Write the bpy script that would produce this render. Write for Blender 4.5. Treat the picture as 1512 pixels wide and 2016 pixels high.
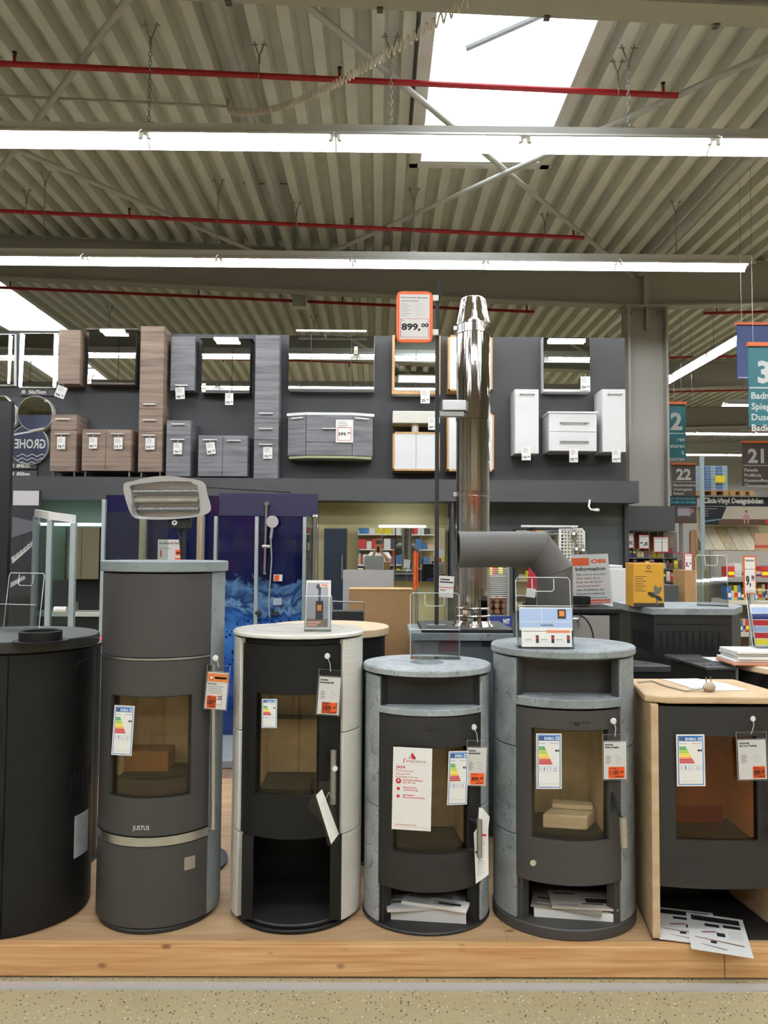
import bpy, math, random
from mathutils import Vector, Matrix
for o in list(bpy.data.objects):
    bpy.data.objects.remove(o)
SC = bpy.context.scene
COL = SC.collection
random.seed(7)
# ------------------------------------------------------------------ camera
F, H = 1514.0, 1.6                      # focal length in pixels of the 1512 x 2016 frame, eye height
PITCH, ROLL, YAW = math.atan(70 / F), math.radians(0.4), math.atan(-11 / F)
def cam_dir(u, v, f):
    u, v = u * math.cos(ROLL) - v * math.sin(ROLL), u * math.sin(ROLL) + v * math.cos(ROLL)
    x, y, z = u, f * math.cos(PITCH) - v * math.sin(PITCH), f * math.sin(PITCH) + v * math.cos(PITCH)
    c, s = math.cos(YAW), math.sin(YAW)
    return Vector((x * c - y * s, x * s + y * c, z))
cam = bpy.data.objects.new('camera', bpy.data.cameras.new('camera'))
COL.objects.link(cam)
cam.data.sensor_fit = 'HORIZONTAL'; cam.data.sensor_width = 36; cam.data.lens = 36 * F / 1512
cam.data.clip_start = 0.03; cam.data.clip_end = 200
ax, ay, az = cam_dir(1, 0, 0), cam_dir(0, 1, 0), -cam_dir(0, 0, 1)
cam.matrix_world = Matrix(((ax.x, ay.x, az.x, 0), (ax.y, ay.y, az.y, 0), (ax.z, ay.z, az.z, H), (0, 0, 0, 1)))
SC.camera = cam
def ray(px, py):
    d = cam_dir(px - 756, 1008 - py, F)
    return d.x / d.y, d.z / d.y
def at(px, py, Y):                      # point on the plane y = Y
    a, b = ray(px, py)
    return Vector((a * Y, Y, H + b * Y))
def atz(px, py, Z):                     # point on the plane z = Z
    a, b = ray(px, py)
    d = (Z - H) / b
    return Vector((a * d, d, Z))
def X(px, py, Y): return at(px, py, Y).x
def Z(px, py, Y): return at(px, py, Y).z
# ------------------------------------------------------------------ world, exposure
w = bpy.data.worlds.new('overcast_sky'); SC.world = w; w.use_nodes = True
w.node_tree.nodes['Background'].inputs[0].default_value = (0.93, 0.97, 1.0, 1)
w.node_tree.nodes['Background'].inputs[1].default_value = 7.0
SC.view_settings.view_transform = 'Standard'; SC.view_settings.look = 'None'
SC.view_settings.exposure = 0.36; SC.view_settings.gamma = 1; SC.view_settings.use_curve_mapping = False
CY = SC.cycles
CY.max_bounces = 6; CY.diffuse_bounces = 3; CY.glossy_bounces = 3; CY.transmission_bounces = 2; CY.transparent_max_bounces = 14
CY.caustics_reflective = False; CY.caustics_refractive = False; CY.sample_clamp_indirect = 8; CY.adaptive_threshold = .03
TUBE_GLOW = 115.0                       # emission of every fluorescent tube in the hall
# ------------------------------------------------------------------ materials
def lin(h):
    h = h.lstrip('#')
    r = []
    for i in (0, 2, 4):
        c = int(h[i:i + 2], 16) / 255
        r.append(c / 12.92 if c <= 0.04045 else ((c + 0.055) / 1.055) ** 2.4)
    return (r[0], r[1], r[2], 1)
MATS = {}
def newmat(name):
    m = bpy.data.materials.new(name); m.use_nodes = True
    nt = m.node_tree
    return m, nt, nt.nodes['Principled BSDF']
def M(name, col, rough=0.55, metal=0.0, col2=None, scale=8, stretch=(1, 1, 1), detail=4, lo=0.35, hi=0.65, bump=0, bscale=None, spec=0.5, emit=0, coat=0, rvar=0, bdist=.004):
    if name in MATS: return MATS[name]
    m, nt, b = newmat(name)
    b.inputs['Base Color'].default_value = lin(col)
    b.inputs['Roughness'].default_value = rough
    b.inputs['Metallic'].default_value = metal
    b.inputs['Specular IOR Level'].default_value = spec
    if coat: b.inputs['Coat Weight'].default_value = coat; b.inputs['Coat Roughness'].default_value = 0.05
    if emit:
        b.inputs['Emission Color'].default_value = lin(col); b.inputs['Emission Strength'].default_value = emit
    if col2 or bump or rvar:
        tc = nt.nodes.new('ShaderNodeTexCoord'); mp = nt.nodes.new('ShaderNodeMapping')
        mp.inputs['Scale'].default_value = stretch
        nt.links.new(tc.outputs['Object'], mp.inputs['Vector'])
        nz = nt.nodes.new('ShaderNodeTexNoise'); nz.inputs['Scale'].default_value = scale; nz.inputs['Detail'].default_value = detail
        nt.links.new(mp.outputs[0], nz.inputs['Vector'])
        if col2:
            rp = nt.nodes.new('ShaderNodeValToRGB')
            rp.color_ramp.elements[0].position = lo; rp.color_ramp.elements[1].position = hi
            rp.color_ramp.elements[0].color = lin(col); rp.color_ramp.elements[1].color = lin(col2)
            nt.links.new(nz.outputs['Fac'], rp.inputs[0]); nt.links.new(rp.outputs[0], b.inputs['Base Color'])
        if rvar:
            mr = nt.nodes.new('ShaderNodeMapRange'); mr.inputs['To Min'].default_value = rough - rvar; mr.inputs['To Max'].default_value = rough + rvar
            nt.links.new(nz.outputs['Fac'], mr.inputs['Value']); nt.links.new(mr.outputs[0], b.inputs['Roughness'])
        if bump:
            n2 = nz
            if bscale:
                n2 = nt.nodes.new('ShaderNodeTexNoise'); n2.inputs['Scale'].default_value = bscale; n2.inputs['Detail'].default_value = 3
                nt.links.new(mp.outputs[0], n2.inputs['Vector'])
            bp = nt.nodes.new('ShaderNodeBump'); bp.inputs['Strength'].default_value = bump; bp.inputs['Distance'].default_value = bdist
            nt.links.new(n2.outputs['Fac'], bp.inputs['Height']); nt.links.new(bp.outputs[0], b.inputs['Normal'])
    MATS[name] = m
    return m
def glassmat(name, tint, rough=0.0, ior=1.45, refl=1.0):
    m, nt, b = newmat(name); nt.nodes.remove(b)
    out = nt.nodes['Material Output']
    tr = nt.nodes.new('ShaderNodeBsdfTransparent'); tr.inputs[0].default_value = lin(tint)
    gl = nt.nodes.new('ShaderNodeBsdfGlossy'); gl.inputs['Roughness'].default_value = rough
    fr = nt.nodes.new('ShaderNodeFresnel'); fr.inputs[0].default_value = ior
    ge = nt.nodes.new('ShaderNodeNewGeometry')         # same reflectance on both faces of a thin sheet
    io = nt.nodes.new('ShaderNodeMapRange'); io.inputs['To Min'].default_value = ior; io.inputs['To Max'].default_value = 1 / ior
    nt.links.new(ge.outputs['Backfacing'], io.inputs['Value']); nt.links.new(io.outputs[0], fr.inputs[0])
    mu = nt.nodes.new('ShaderNodeMath'); mu.operation = 'MULTIPLY'; mu.inputs[1].default_value = refl
    mx = nt.nodes.new('ShaderNodeMixShader')
    nt.links.new(fr.outputs[0], mu.inputs[0]); nt.links.new(mu.outputs[0], mx.inputs[0])
    nt.links.new(tr.outputs[0], mx.inputs[1]); nt.links.new(gl.outputs[0], mx.inputs[2]); nt.links.new(mx.outputs[0], out.inputs[0])
    MATS[name] = m
    return m
def soapstone(name, c1, c2, vein):
    m, nt, b = newmat(name)
    tc = nt.nodes.new('ShaderNodeTexCoord')
    def noise(sc, det, dist=0):
        n = nt.nodes.new('ShaderNodeTexNoise'); n.inputs['Scale'].default_value = sc; n.inputs['Detail'].default_value = det; n.inputs['Distortion'].default_value = dist
        nt.links.new(tc.outputs['Object'], n.inputs['Vector']); return n
    a, f, v = noise(9, 6, 0.6), noise(160, 3), noise(22, 8, 1.5)
    r1 = nt.nodes.new('ShaderNodeValToRGB'); r1.color_ramp.elements[0].color = lin(c1); r1.color_ramp.elements[1].color = lin(c2)
    r1.color_ramp.elements[0].position = .3; r1.color_ramp.elements[1].position = .7
    ad = nt.nodes.new('ShaderNodeMixRGB'); ad.inputs[0].default_value = .4
    nt.links.new(a.outputs['Fac'], ad.inputs[1]); nt.links.new(f.outputs['Fac'], ad.inputs[2]); nt.links.new(ad.outputs[0], r1.inputs[0])
    r2 = nt.nodes.new('ShaderNodeValToRGB'); e = r2.color_ramp.elements
    e[0].position = .60; e[0].color = (0, 0, 0, 1); e[1].position = .66; e[1].color = (.55, .55, .55, 1)
    nt.links.new(v.outputs['Fac'], r2.inputs[0])
    mx = nt.nodes.new('ShaderNodeMixRGB'); mx.inputs[2].default_value = lin(vein)
    nt.links.new(r2.outputs[0], mx.inputs[0]); nt.links.new(r1.outputs[0], mx.inputs[1]); nt.links.new(mx.outputs[0], b.inputs['Base Color'])
    b.inputs['Roughness'].default_value = .6
    bp = nt.nodes.new('ShaderNodeBump'); bp.inputs['Strength'].default_value = .25; bp.inputs['Distance'].default_value = .003
    nt.links.new(ad.outputs[0], bp.inputs['Height']); nt.links.new(bp.outputs[0], b.inputs['Normal'])
    MATS[name] = m
    return m
def woodmat(name, c1, c2, knots=None, stretch=(2, 30, 30), scale=1.0, rough=.5):
    m, nt, b = newmat(name)
    tc = nt.nodes.new('ShaderNodeTexCoord'); mp = nt.nodes.new('ShaderNodeMapping'); mp.inputs['Scale'].default_value = stretch
    nt.links.new(tc.outputs['Object'], mp.inputs['Vector'])
    n = nt.nodes.new('ShaderNodeTexNoise'); n.inputs['Scale'].default_value = scale; n.inputs['Detail'].default_value = 6; n.inputs['Distortion'].default_value = .5
    nt.links.new(mp.outputs[0], n.inputs['Vector'])
    r = nt.nodes.new('ShaderNodeValToRGB'); e = r.color_ramp.elements
    e[0].position = .3; e[0].color = lin(c1); e[1].position = .72; e[1].color = lin(c2)
    nt.links.new(n.outputs['Fac'], r.inputs[0])
    last = r.outputs[0]
    if knots:
        vo = nt.nodes.new('ShaderNodeTexVoronoi'); vo.inputs['Scale'].default_value = 5.0
        mp2 = nt.nodes.new('ShaderNodeMapping'); mp2.inputs['Scale'].default_value = (1, 1.6, 1.6)
        nt.links.new(tc.outputs['Object'], mp2.inputs['Vector']); nt.links.new(mp2.outputs[0], vo.inputs['Vector'])
        r2 = nt.nodes.new('ShaderNodeValToRGB'); e2 = r2.color_ramp.elements
        e2[0].position = .055; e2[0].color = (1, 1, 1, 1); e2[1].position = .13; e2[1].color = (0, 0, 0, 1)
        nt.links.new(vo.outputs['Distance'], r2.inputs[0])
        mx = nt.nodes.new('ShaderNodeMixRGB'); mx.inputs[2].default_value = lin(knots)
        nt.links.new(r2.outputs[0], mx.inputs[0]); nt.links.new(last, mx.inputs[1]); last = mx.outputs[0]
    nt.links.new(last, b.inputs['Base Color']); b.inputs['Roughness'].default_value = rough
    MATS[name] = m
    return m
def terrazzo(name):
    m, nt, b = newmat(name)
    tc = nt.nodes.new('ShaderNodeTexCoord')
    last = None
    n = nt.nodes.new('ShaderNodeTexNoise'); n.inputs['Scale'].default_value = 2.2; nt.links.new(tc.outputs['Object'], n.inputs['Vector'])
    r = nt.nodes.new('ShaderNodeValToRGB'); r.color_ramp.elements[0].color = lin('#a99d78'); r.color_ramp.elements[1].color = lin('#b8ac88')
    nt.links.new(n.outputs['Fac'], r.inputs[0]); last = r.outputs[0]
    for sc, pos, col, off in ((68, .235, '#2c2a24', 0), (62, .2, '#e4dec8', 3.3), (116, .25, '#6d6852', 7.7)):
        mp = nt.nodes.new('ShaderNodeMapping'); mp.inputs['Location'].default_value = (off, off, 0); nt.links.new(tc.outputs['Object'], mp.inputs['Vector'])
        v = nt.nodes.new('ShaderNodeTexVoronoi'); v.inputs['Scale'].default_value = sc; nt.links.new(mp.outputs[0], v.inputs['Vector'])
        lt = nt.nodes.new('ShaderNodeMath'); lt.operation = 'LESS_THAN'; lt.inputs[1].default_value = pos; nt.links.new(v.outputs['Distance'], lt.inputs[0])
        sp = nt.nodes.new('ShaderNodeSeparateColor'); nt.links.new(v.outputs['Color'], sp.inputs[0])
        g2 = nt.nodes.new('ShaderNodeMath'); g2.operation = 'LESS_THAN'; g2.inputs[1].default_value = .35; nt.links.new(sp.outputs[0], g2.inputs[0])
        mu = nt.nodes.new('ShaderNodeMath'); mu.operation = 'MULTIPLY'; nt.links.new(lt.outputs[0], mu.inputs[0]); nt.links.new(g2.outputs[0], mu.inputs[1])
        mx = nt.nodes.new('ShaderNodeMixRGB'); mx.inputs[2].default_value = lin(col)
        nt.links.new(mu.outputs[0], mx.inputs[0]); nt.links.new(last, mx.inputs[1]); last = mx.outputs[0]
    nt.links.new(last, b.inputs['Base Color']); b.inputs['Roughness'].default_value = .38
    MATS[name] = m
    return m
def waterprint(name):                   # printed glass: navy above, splashing water with drops below
    m, nt, b = newmat(name)
    tc = nt.nodes.new('ShaderNodeTexCoord'); sp = nt.nodes.new('ShaderNodeSeparateXYZ'); nt.links.new(tc.outputs['Object'], sp.inputs[0])
    nz = nt.nodes.new('ShaderNodeTexNoise'); nz.inputs['Scale'].default_value = 5; nz.inputs['Detail'].default_value = 7; nz.inputs['Distortion'].default_value = 1.6
    nt.links.new(tc.outputs['Object'], nz.inputs['Vector'])
    ad = nt.nodes.new('ShaderNodeMath'); ad.operation = 'MULTIPLY_ADD'; ad.inputs[1].default_value = .5; nt.links.new(nz.outputs['Fac'], ad.inputs[0]); nt.links.new(sp.outputs['Z'], ad.inputs[2])
    r = nt.nodes.new('ShaderNodeValToRGB'); cr = r.color_ramp
    mr = nt.nodes.new('ShaderNodeMapRange'); mr.inputs['From Min'].default_value = 0.2; mr.inputs['From Max'].default_value = 2.4
    nt.links.new(ad.outputs[0], mr.inputs['Value']); nt.links.new(mr.outputs[0], r.inputs[0])
    cols = [(0, '#0b1f55'), (.3, '#17458c'), (.44, '#3f74b4'), (.5, '#183a74'), (.535, '#6c8fb4'), (.56, '#122a58'), (.6, '#54779e'), (.625, '#10163c'), (1, '#131238')]
    cr.elements[0].position = 0; cr.elements[0].color = lin(cols[0][1]); cr.elements[1].position = 1; cr.elements[1].color = lin(cols[-1][1])
    for p, c in cols[1:-1]:
        e = cr.elements.new(p); e.color = lin(c)
    v = nt.nodes.new('ShaderNodeTexVoronoi'); v.inputs['Scale'].default_value = 26; nt.links.new(tc.outputs['Object'], v.inputs['Vector'])
    l1 = nt.nodes.new('ShaderNodeMath'); l1.operation = 'LESS_THAN'; l1.inputs[1].default_value = .26; nt.links.new(v.outputs['Distance'], l1.inputs[0])
    l2 = nt.nodes.new('ShaderNodeMath'); l2.operation = 'LESS_THAN'; l2.inputs[1].default_value = 1.02; nt.links.new(sp.outputs['Z'], l2.inputs[0])
    mu = nt.nodes.new('ShaderNodeMath'); mu.operation = 'MULTIPLY'; nt.links.new(l1.outputs[0], mu.inputs[0]); nt.links.new(l2.outputs[0], mu.inputs[1])
    mx = nt.nodes.new('ShaderNodeMixRGB'); mx.inputs[2].default_value = lin('#0a1c4c'); nt.links.new(mu.outputs[0], mx.inputs[0]); nt.links.new(r.outputs[0], mx.inputs[1])
    nt.links.new(mx.outputs[0], b.inputs['Base Color']); b.inputs['Roughness'].default_value = .06
    MATS[name] = m
    return m
# plain colours used everywhere
WHITE = M('paper_white', '#e6e4de', .7)
BLACKP = M('print_black', '#151515', .7)
GREYP = M('print_grey', '#8a8a88', .7)
LGREY = M('print_light_grey', '#bdbdba', .7)
ORANGE = M('orange_print', '#e8581c', .6)
RED = M('red_print', '#c4232c', .6)
BLUE = M('blue_print', '#1d6fb5', .6)
NAVY = M('navy_print', '#1c2f7a', .6)
GREEN = M('green_print', '#2f9a47', .6)
LIME = M('lime_print', '#a8c93a', .6)
YELLOW = M('yellow_print', '#f1dd2e', .6)
AMBER = M('amber_print', '#f0a63a', .6)
SKYP = M('pale_blue_print', '#a9bfe0', .6)
CLEAR = glassmat('clear_acrylic', '#f4f6f6', .02, 1.45)
FOIL = glassmat('clear_plastic_foil', '#fbfbfb', .08, 1.4, .7)
PANE = glassmat('shower_glass', '#e4efec', 0, 1.5)
FIREGLASS = glassmat('tinted_fire_glass', '#f0e8da', .0, 1.5, .8)
MIRROR = M('mirror_silver', '#d6dad6', .01, 1.0)
CHROME = M('polished_chrome', '#d4d4d2', .12, 1.0)
BARH = M('satin_bar_handle', '#d2d2d0', .35, .7)
STEEL = M('brushed_steel', '#c2c2c2', .34, 1.0, bump=.12, scale=60, stretch=(1, 1, 25))
INOX = M('polished_stainless', '#bdb8b2', .06, 1.0, bump=.5, scale=7, stretch=(9, 9, .06), detail=3, bdist=.007)
WIRE = M('wire_steel', '#8f8f8c', .4, .8)
GALV = M('galvanised', '#9a9a94', .45, .6)
BLKMET = M('black_metal', '#0c0c0b', .55, 0, bump=.06, scale=420, spec=.3)
BLKMATT = M('black_paint', '#0a0a09', .6)
ANTHR = M('anthracite_paint', '#383634', .55, 0, bump=.05, scale=380)
CHARC = M('charcoal_paint', '#1c1b1a', .55, 0, bump=.05, scale=380)
FLUEGREY = M('flue_grey', '#4b4845', .6, 0, bump=.05, scale=300)
VERM = M('vermiculite', '#cdc2a8', .9, 0, col2='#dcd2bc', scale=14, bump=.2, bscale=90)
SOOT = M('cast_iron', '#26231f', .75)
STONE = soapstone('soapstone', '#767d7e', '#b2b8b8', '#545a5b')
STONED = soapstone('soapstone_dark', '#646a6c', '#999f9f', '#4a5052')
CONC = soapstone('concrete_stone', '#7c7f7b', '#94978f', '#6e726e')
CERAM = M('white_ceramic', '#d6d2c8', .3, 0, bump=.5, scale=7, stretch=(1, 1, 26))
CERAMS = M('white_ceramic_smooth', '#d3cfc4', .25)
SAND = woodmat('sandstone', '#b3966f', '#c8ae8a', None, (3, 3, 9), 2.0, .7)
BEIGE = M('beige_stone', '#c9ad8b', .5, col2='#d2b897', scale=20)
OAK = woodmat('oak_edge', '#b98e5a', '#cfa875', None, (30, 30, 3), 1.0)
SPRUCE = woodmat('spruce_beam', '#bd8550', '#e0b680', '#7a4524', (1.5, 34, 34), 1.4, .55)
DECK = woodmat('deck_board', '#a88660', '#c2a27a', '#8a6440', (1.5, 16, 16), 1.2, .5)
LAMINATE = woodmat('laminate_floor', '#6e5444', '#8f7460', None, (14, 1.4, 1), 1.0, .4)
BROWNW = woodmat('brown_decor', '#66564a', '#9a8472', None, (1.6, 2, 26), 1.0, .5)
GREYW = woodmat('grey_decor', '#56565a', '#858486', None, (1.6, 2, 26), 1.0, .5)
WHITEL = M('white_lacquer', '#dcdcda', .18)
WHITEP = M('white_plastic', '#dedcd6', .4)
CARD = M('cardboard', '#96734a', .75, col2='#a07c52', scale=6)
DWALL = M('dark_wall_paint', '#2f3031', .55)
DFASC = M('dark_fascia_paint', '#3a3a3b', .5)
ROOFST = M('roof_sheet_paint', '#dcdbd2', .5, 0, col2='#d2d1c7', scale=3)
BEAMP = M('beam_paint', '#a3a096', .5)
LAMPW = M('lamp_housing', '#dcdad4', .35)
TUBE = M('lit_tube', '#f3f7ff', .5, emit=TUBE_GLOW)
LED = M('lit_led', '#eaf6ff', .5, emit=7)
PIPERED = M('sprinkler_red', '#a3141c', .38)
# ------------------------------------------------------------------ mesh builder
class MB:
    def __init__(s): s.v = []; s.f = []; s.m = []
    def add(s, vs, fs, mat=None):
        n = len(s.v); s.v += [Vector(p) for p in vs]
        for f in fs: s.f.append([i + n for i in f]); s.m.append(mat)
        return s
    def box(s, x0, x1, y0, y1, z0, z1, mat=None):
        vs = [(x, y, z) for z in (z0, z1) for y in (y0, y1) for x in (x0, x1)]
        return s.add(vs, [(0, 2, 3, 1), (4, 5, 7, 6), (0, 1, 5, 4), (2, 6, 7, 3), (0, 4, 6, 2), (1, 3, 7, 5)], mat)
    def obox(s, c, ex, ey, ez, mat=None):  # centre, half-extent vectors
        c, ex, ey, ez = map(Vector, (c, ex, ey, ez))
        vs = [c + i * ex + j * ey + k * ez for k in (-1, 1) for j in (-1, 1) for i in (-1, 1)]
        return s.add(vs, [(0, 2, 3, 1), (4, 5, 7, 6), (0, 1, 5, 4), (2, 6, 7, 3), (0, 4, 6, 2), (1, 3, 7, 5)], mat)
    def prism(s, pts, d, mat=None):       # closed 3-D polygon extruded by the vector d
        pts = [Vector(p) for p in pts]; d = Vector(d); n = len(pts)
        fs = [tuple(range(n))[::-1], tuple(range(n, 2 * n))] + [(i, (i + 1) % n, n + (i + 1) % n, n + i) for i in range(n)]
        return s.add(pts + [p + d for p in pts], fs, mat)
    def tube(s, pts, r, n=8, mat=None, cap=True, closed=False):
        pts = [Vector(p) for p in pts]; k = len(pts)
        rs = r if isinstance(r, (list, tuple)) else [r] * k
        vs = []; up = None
        for i, p in enumerate(pts):
            a = pts[(i - 1) % k] if (i or closed) else p
            b = pts[(i + 1) % k] if (i < k - 1 or closed) else p
            t = (b - a).normalized()
            if up is None:
                up = Vector((0, 0, 1)) if abs(t.z) < .9 else Vector((1, 0, 0))
            u = t.cross(up)
            if u.length < 1e-4: u = t.cross(Vector((0, 1, 0)))
            u.normalize(); w = u.cross(t); up = w
            for j in range(n):
                an = 2 * math.pi * j / n
                vs.append(p + rs[i] * (math.cos(an) * u + math.sin(an) * w))
        fs = []
        for i in range(k if closed else k - 1):
            i2 = (i + 1) % k
            for j in range(n):
                j2 = (j + 1) % n
                fs.append((i * n + j, i2 * n + j, i2 * n + j2, i * n + j2))
        if cap and not closed:
            fs.append(tuple(range(n))); fs.append(tuple(range((k - 1) * n, k * n))[::-1])
        return s.add(vs, fs, mat)
    def lathe(s, prof, c, n=32, mat=None, rx=1, ry=1):   # profile (r, z) round the vertical through c
        vs = []; k = len(prof); cx, cy, cz = c
        for r, z in prof:
            for j in range(n):
                a = 2 * math.pi * j / n
                vs.append((cx + r * rx * math.cos(a), cy + r * ry * math.sin(a), cz + z))
        fs = [(i * n + j, i * n + (j + 1) % n, (i + 1) * n + (j + 1) % n, (i + 1) * n + j) for i in range(k - 1) for j in range(n)]
        return s.add(vs, fs, mat)
    def arc(s, cx, cy, rx, ry, a0, a1, z0, z1, t, n=20, mat=None):  # curved panel; angle 0 faces the camera (-y)
        vs = []; fs = []
        for i in range(n + 1):
            a = a0 + (a1 - a0) * i / n
            sa, ca = math.sin(a), math.cos(a)
            for (qx, qy) in ((rx, ry), (rx - t, ry - t)):
                for z in (z0, z1): vs.append((cx + qx * sa, cy - qy * ca, z))
        for i in range(n):
            b = i * 4; c = b + 4
            fs += [(b, c, c + 1, b + 1), (b + 2, b + 3, c + 3, c + 2), (b + 1, c + 1, c + 3, b + 3), (b, b + 2, c + 2, c)]
        fs += [(0, 1, 3, 2), (n * 4, n * 4 + 2, n * 4 + 3, n * 4 + 1)]
        return s.add(vs, fs, mat)
    def disc(s, cx, cy, rx, ry, z0, z1, n=48, mat=None, hole=None, a0=0, bev=.004, hole_c=(0, 0)):
        ring = [(math.sin(2 * math.pi * i / n), -math.cos(2 * math.pi * i / n)) for i in range(n)]
        prof = [(1, z0 + bev, 0), (1, z1 - bev, 0), (1, z1, bev)]
        if hole:
            hr, depth = hole
            lo = z0 if depth is None else z1 - depth
            vs = []
            for k, z, e in ((0, z0 + bev, 0), (0, z1 - bev, 0), (0, z1, bev)):
                vs += [(cx + (rx - e) * x, cy + (ry - e) * y, z) for x, y in ring]
            vs += [(cx + hole_c[0] + hr * x, cy + hole_c[1] + hr * y, z1) for x, y in ring]
            vs += [(cx + hole_c[0] + hr * x, cy + hole_c[1] + hr * y, lo) for x, y in ring]
            fs = [(q * n + i, q * n + (i + 1) % n, (q + 1) * n + (i + 1) % n, (q + 1) * n + i) for q in range(4) for i in range(n)]
            if depth is None:
                vs += [(cx + (rx - bev) * x, cy + (ry - bev) * y, z0) for x, y in ring]
                fs += [(4 * n + i, 4 * n + (i + 1) % n, 5 * n + (i + 1) % n, 5 * n + i) for i in range(n)]
                fs += [(5 * n + i, 5 * n + (i + 1) % n, (i + 1) % n, i) for i in range(n)]
            else:
                fs.append(tuple(range(4 * n, 5 * n))); fs.append(tuple(range(n))[::-1])
            return s.add(vs, fs, mat)
        vs = []
        for z, e in ((z0, bev), (z0 + bev, 0), (z1 - bev, 0), (z1, bev)):
            vs += [(cx + (rx - e) * x, cy + (ry - e) * y, z) for x, y in ring]
        fs = [(q * n + i, q * n + (i + 1) % n, (q + 1) * n + (i + 1) % n, (q + 1) * n + i) for q in range(3) for i in range(n)]
        fs += [tuple(range(n))[::-1], tuple(range(3 * n, 4 * n))]
        return s.add(vs, fs, mat)
    def rect(s, fr, x0, y0, x1, y1, mat, lift=0.0003):    # flat print on a card frame (O, ex, ey)
        O, ex, ey = fr; n = ex.cross(ey).normalized() * lift
        return s.add([O + ex * x + ey * y + n for x, y in ((x0, y0), (x1, y0), (x1, y1), (x0, y1))], [(0, 1, 2, 3)], mat)
    def poly(s, fr, pts, mat, lift=0.0004):
        O, ex, ey = fr; n = ex.cross(ey).normalized() * lift
        return s.add([O + ex * x + ey * y + n for x, y in pts], [tuple(range(len(pts)))], mat)
    def circ(s, fr, cx, cy, r, mat, lift=0.0004, n=20):
        return s.poly(fr, [(cx + r * math.cos(2 * math.pi * i / n), cy + r * math.sin(2 * math.pi * i / n)) for i in range(n)], mat, lift)
    def text(s, fr, txt, x, y, h, mat, width=None, align='L', bold=0.0, lift=0.0006, shear=0):
        vs, fs, (w0, w1) = glyphs(txt, bold, shear)
        k = h; kx = k if width is None else width / max(w1 - w0, 1e-6)
        sh = {'L': -w0, 'C': -(w0 + w1) / 2, 'R': -w1}[align]
        O, ex, ey = fr; n = ex.cross(ey).normalized() * lift
        return s.add([O + ex * (x + (vx + sh) * kx) + ey * (y + vy * k) + n for vx, vy in vs], fs, mat)
    def build(s, name, mat=None, parent=None, smooth=40, bevel=0, seg=2):
        root = parent
        while root is not None and root.parent is not None: root = root.parent
        off = root.location if root is not None else Vector((0, 0, 0))
        me = bpy.data.meshes.new(name)
        me.from_pydata([tuple(p - off) for p in s.v], [], s.f)
        ms = []
        idx = []
        for m in s.m:
            m = m or mat
            if m not in ms: ms.append(m)
            idx.append(ms.index(m))
        for m in ms: me.materials.append(m)
        me.polygons.foreach_set('material_index', idx)
        if smooth:
            me.polygons.foreach_set('use_smooth', [True] * len(me.polygons))
            me.set_sharp_from_angle(angle=math.radians(smooth))
        me.update()
        o = bpy.data.objects.new(name, me); COL.objects.link(o)
        if parent is not None: o.parent = parent
        if bevel:
            b = o.modifiers.new('edge', 'BEVEL'); b.width = bevel; b.segments = seg; b.limit_method = 'ANGLE'; b.angle_limit = math.radians(50)
        return o
_GL = {}
def glyphs(txt, bold, shear):
    key = (txt, bold, shear)
    if key in _GL: return _GL[key]
    cu = bpy.data.curves.new('lettering', 'FONT'); cu.body = txt; cu.size = 1.38; cu.offset = bold; cu.resolution_u = 2; cu.shear = shear
    ob = bpy.data.objects.new('lettering', cu)
    me = bpy.data.meshes.new_from_object(ob)
    vs = [(v.co.x, v.co.y) for v in me.vertices]; fs = [tuple(p.vertices) for p in me.polygons]
    bpy.data.objects.remove(ob); bpy.data.meshes.remove(me); bpy.data.curves.remove(cu)
    xs = [v[0] for v in vs] or [0, 1]
    _GL[key] = (vs, fs, (min(xs), max(xs)))
    return _GL[key]
def frame(px0, py1, px1, py0, Y, yaw=0, tilt=0, lean=0):
    """card frame whose lower left corner and size follow from where it stands on the plane y = Y; returns frame, width, height"""
    a, b = at(px0, py1, Y), at(px1, py1, Y); c = at(px0, py0, Y)
    wd, ht = b.x - a.x, c.z - a.z
    ex = Vector((math.cos(yaw), math.sin(yaw), 0)); ey = Vector((0, math.sin(tilt), math.cos(tilt)))
    if lean:
        R = Matrix.Rotation(lean, 3, 'Y'); ex, ey = R @ ex, R @ ey
    return (a, ex, ey), wd, ht
def thing(name, label, cat, loc=(0, 0, 0), group=None, rz=0):
    o = bpy.data.objects.new(name, None); COL.objects.link(o); o.empty_display_size = .05
    o.location = loc; o.rotation_euler = (0, 0, rz)
    return tag(o, label, cat, group)
def tag(o, label, cat, group=None, kind=None):
    o['label'] = label; o['category'] = cat
    if group: o['group'] = group
    if kind: o['kind'] = kind
    return o
def struct(o, label=None, cat=None):
    o['kind'] = 'structure'
    if label: o['label'] = label
    if cat: o['category'] = cat
    return o
def slab(fr, wd, ht, t, mat, mb=None):                   # sheet with thickness behind its printed face
    mb = mb or MB(); O, ex, ey = fr; n = ex.cross(ey).normalized()
    c = O + ex * wd / 2 + ey * ht / 2 - n * t / 2
    return mb.obox(c, ex * wd / 2, ey * ht / 2, n * t / 2, mat)
pi = math.pi
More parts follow.
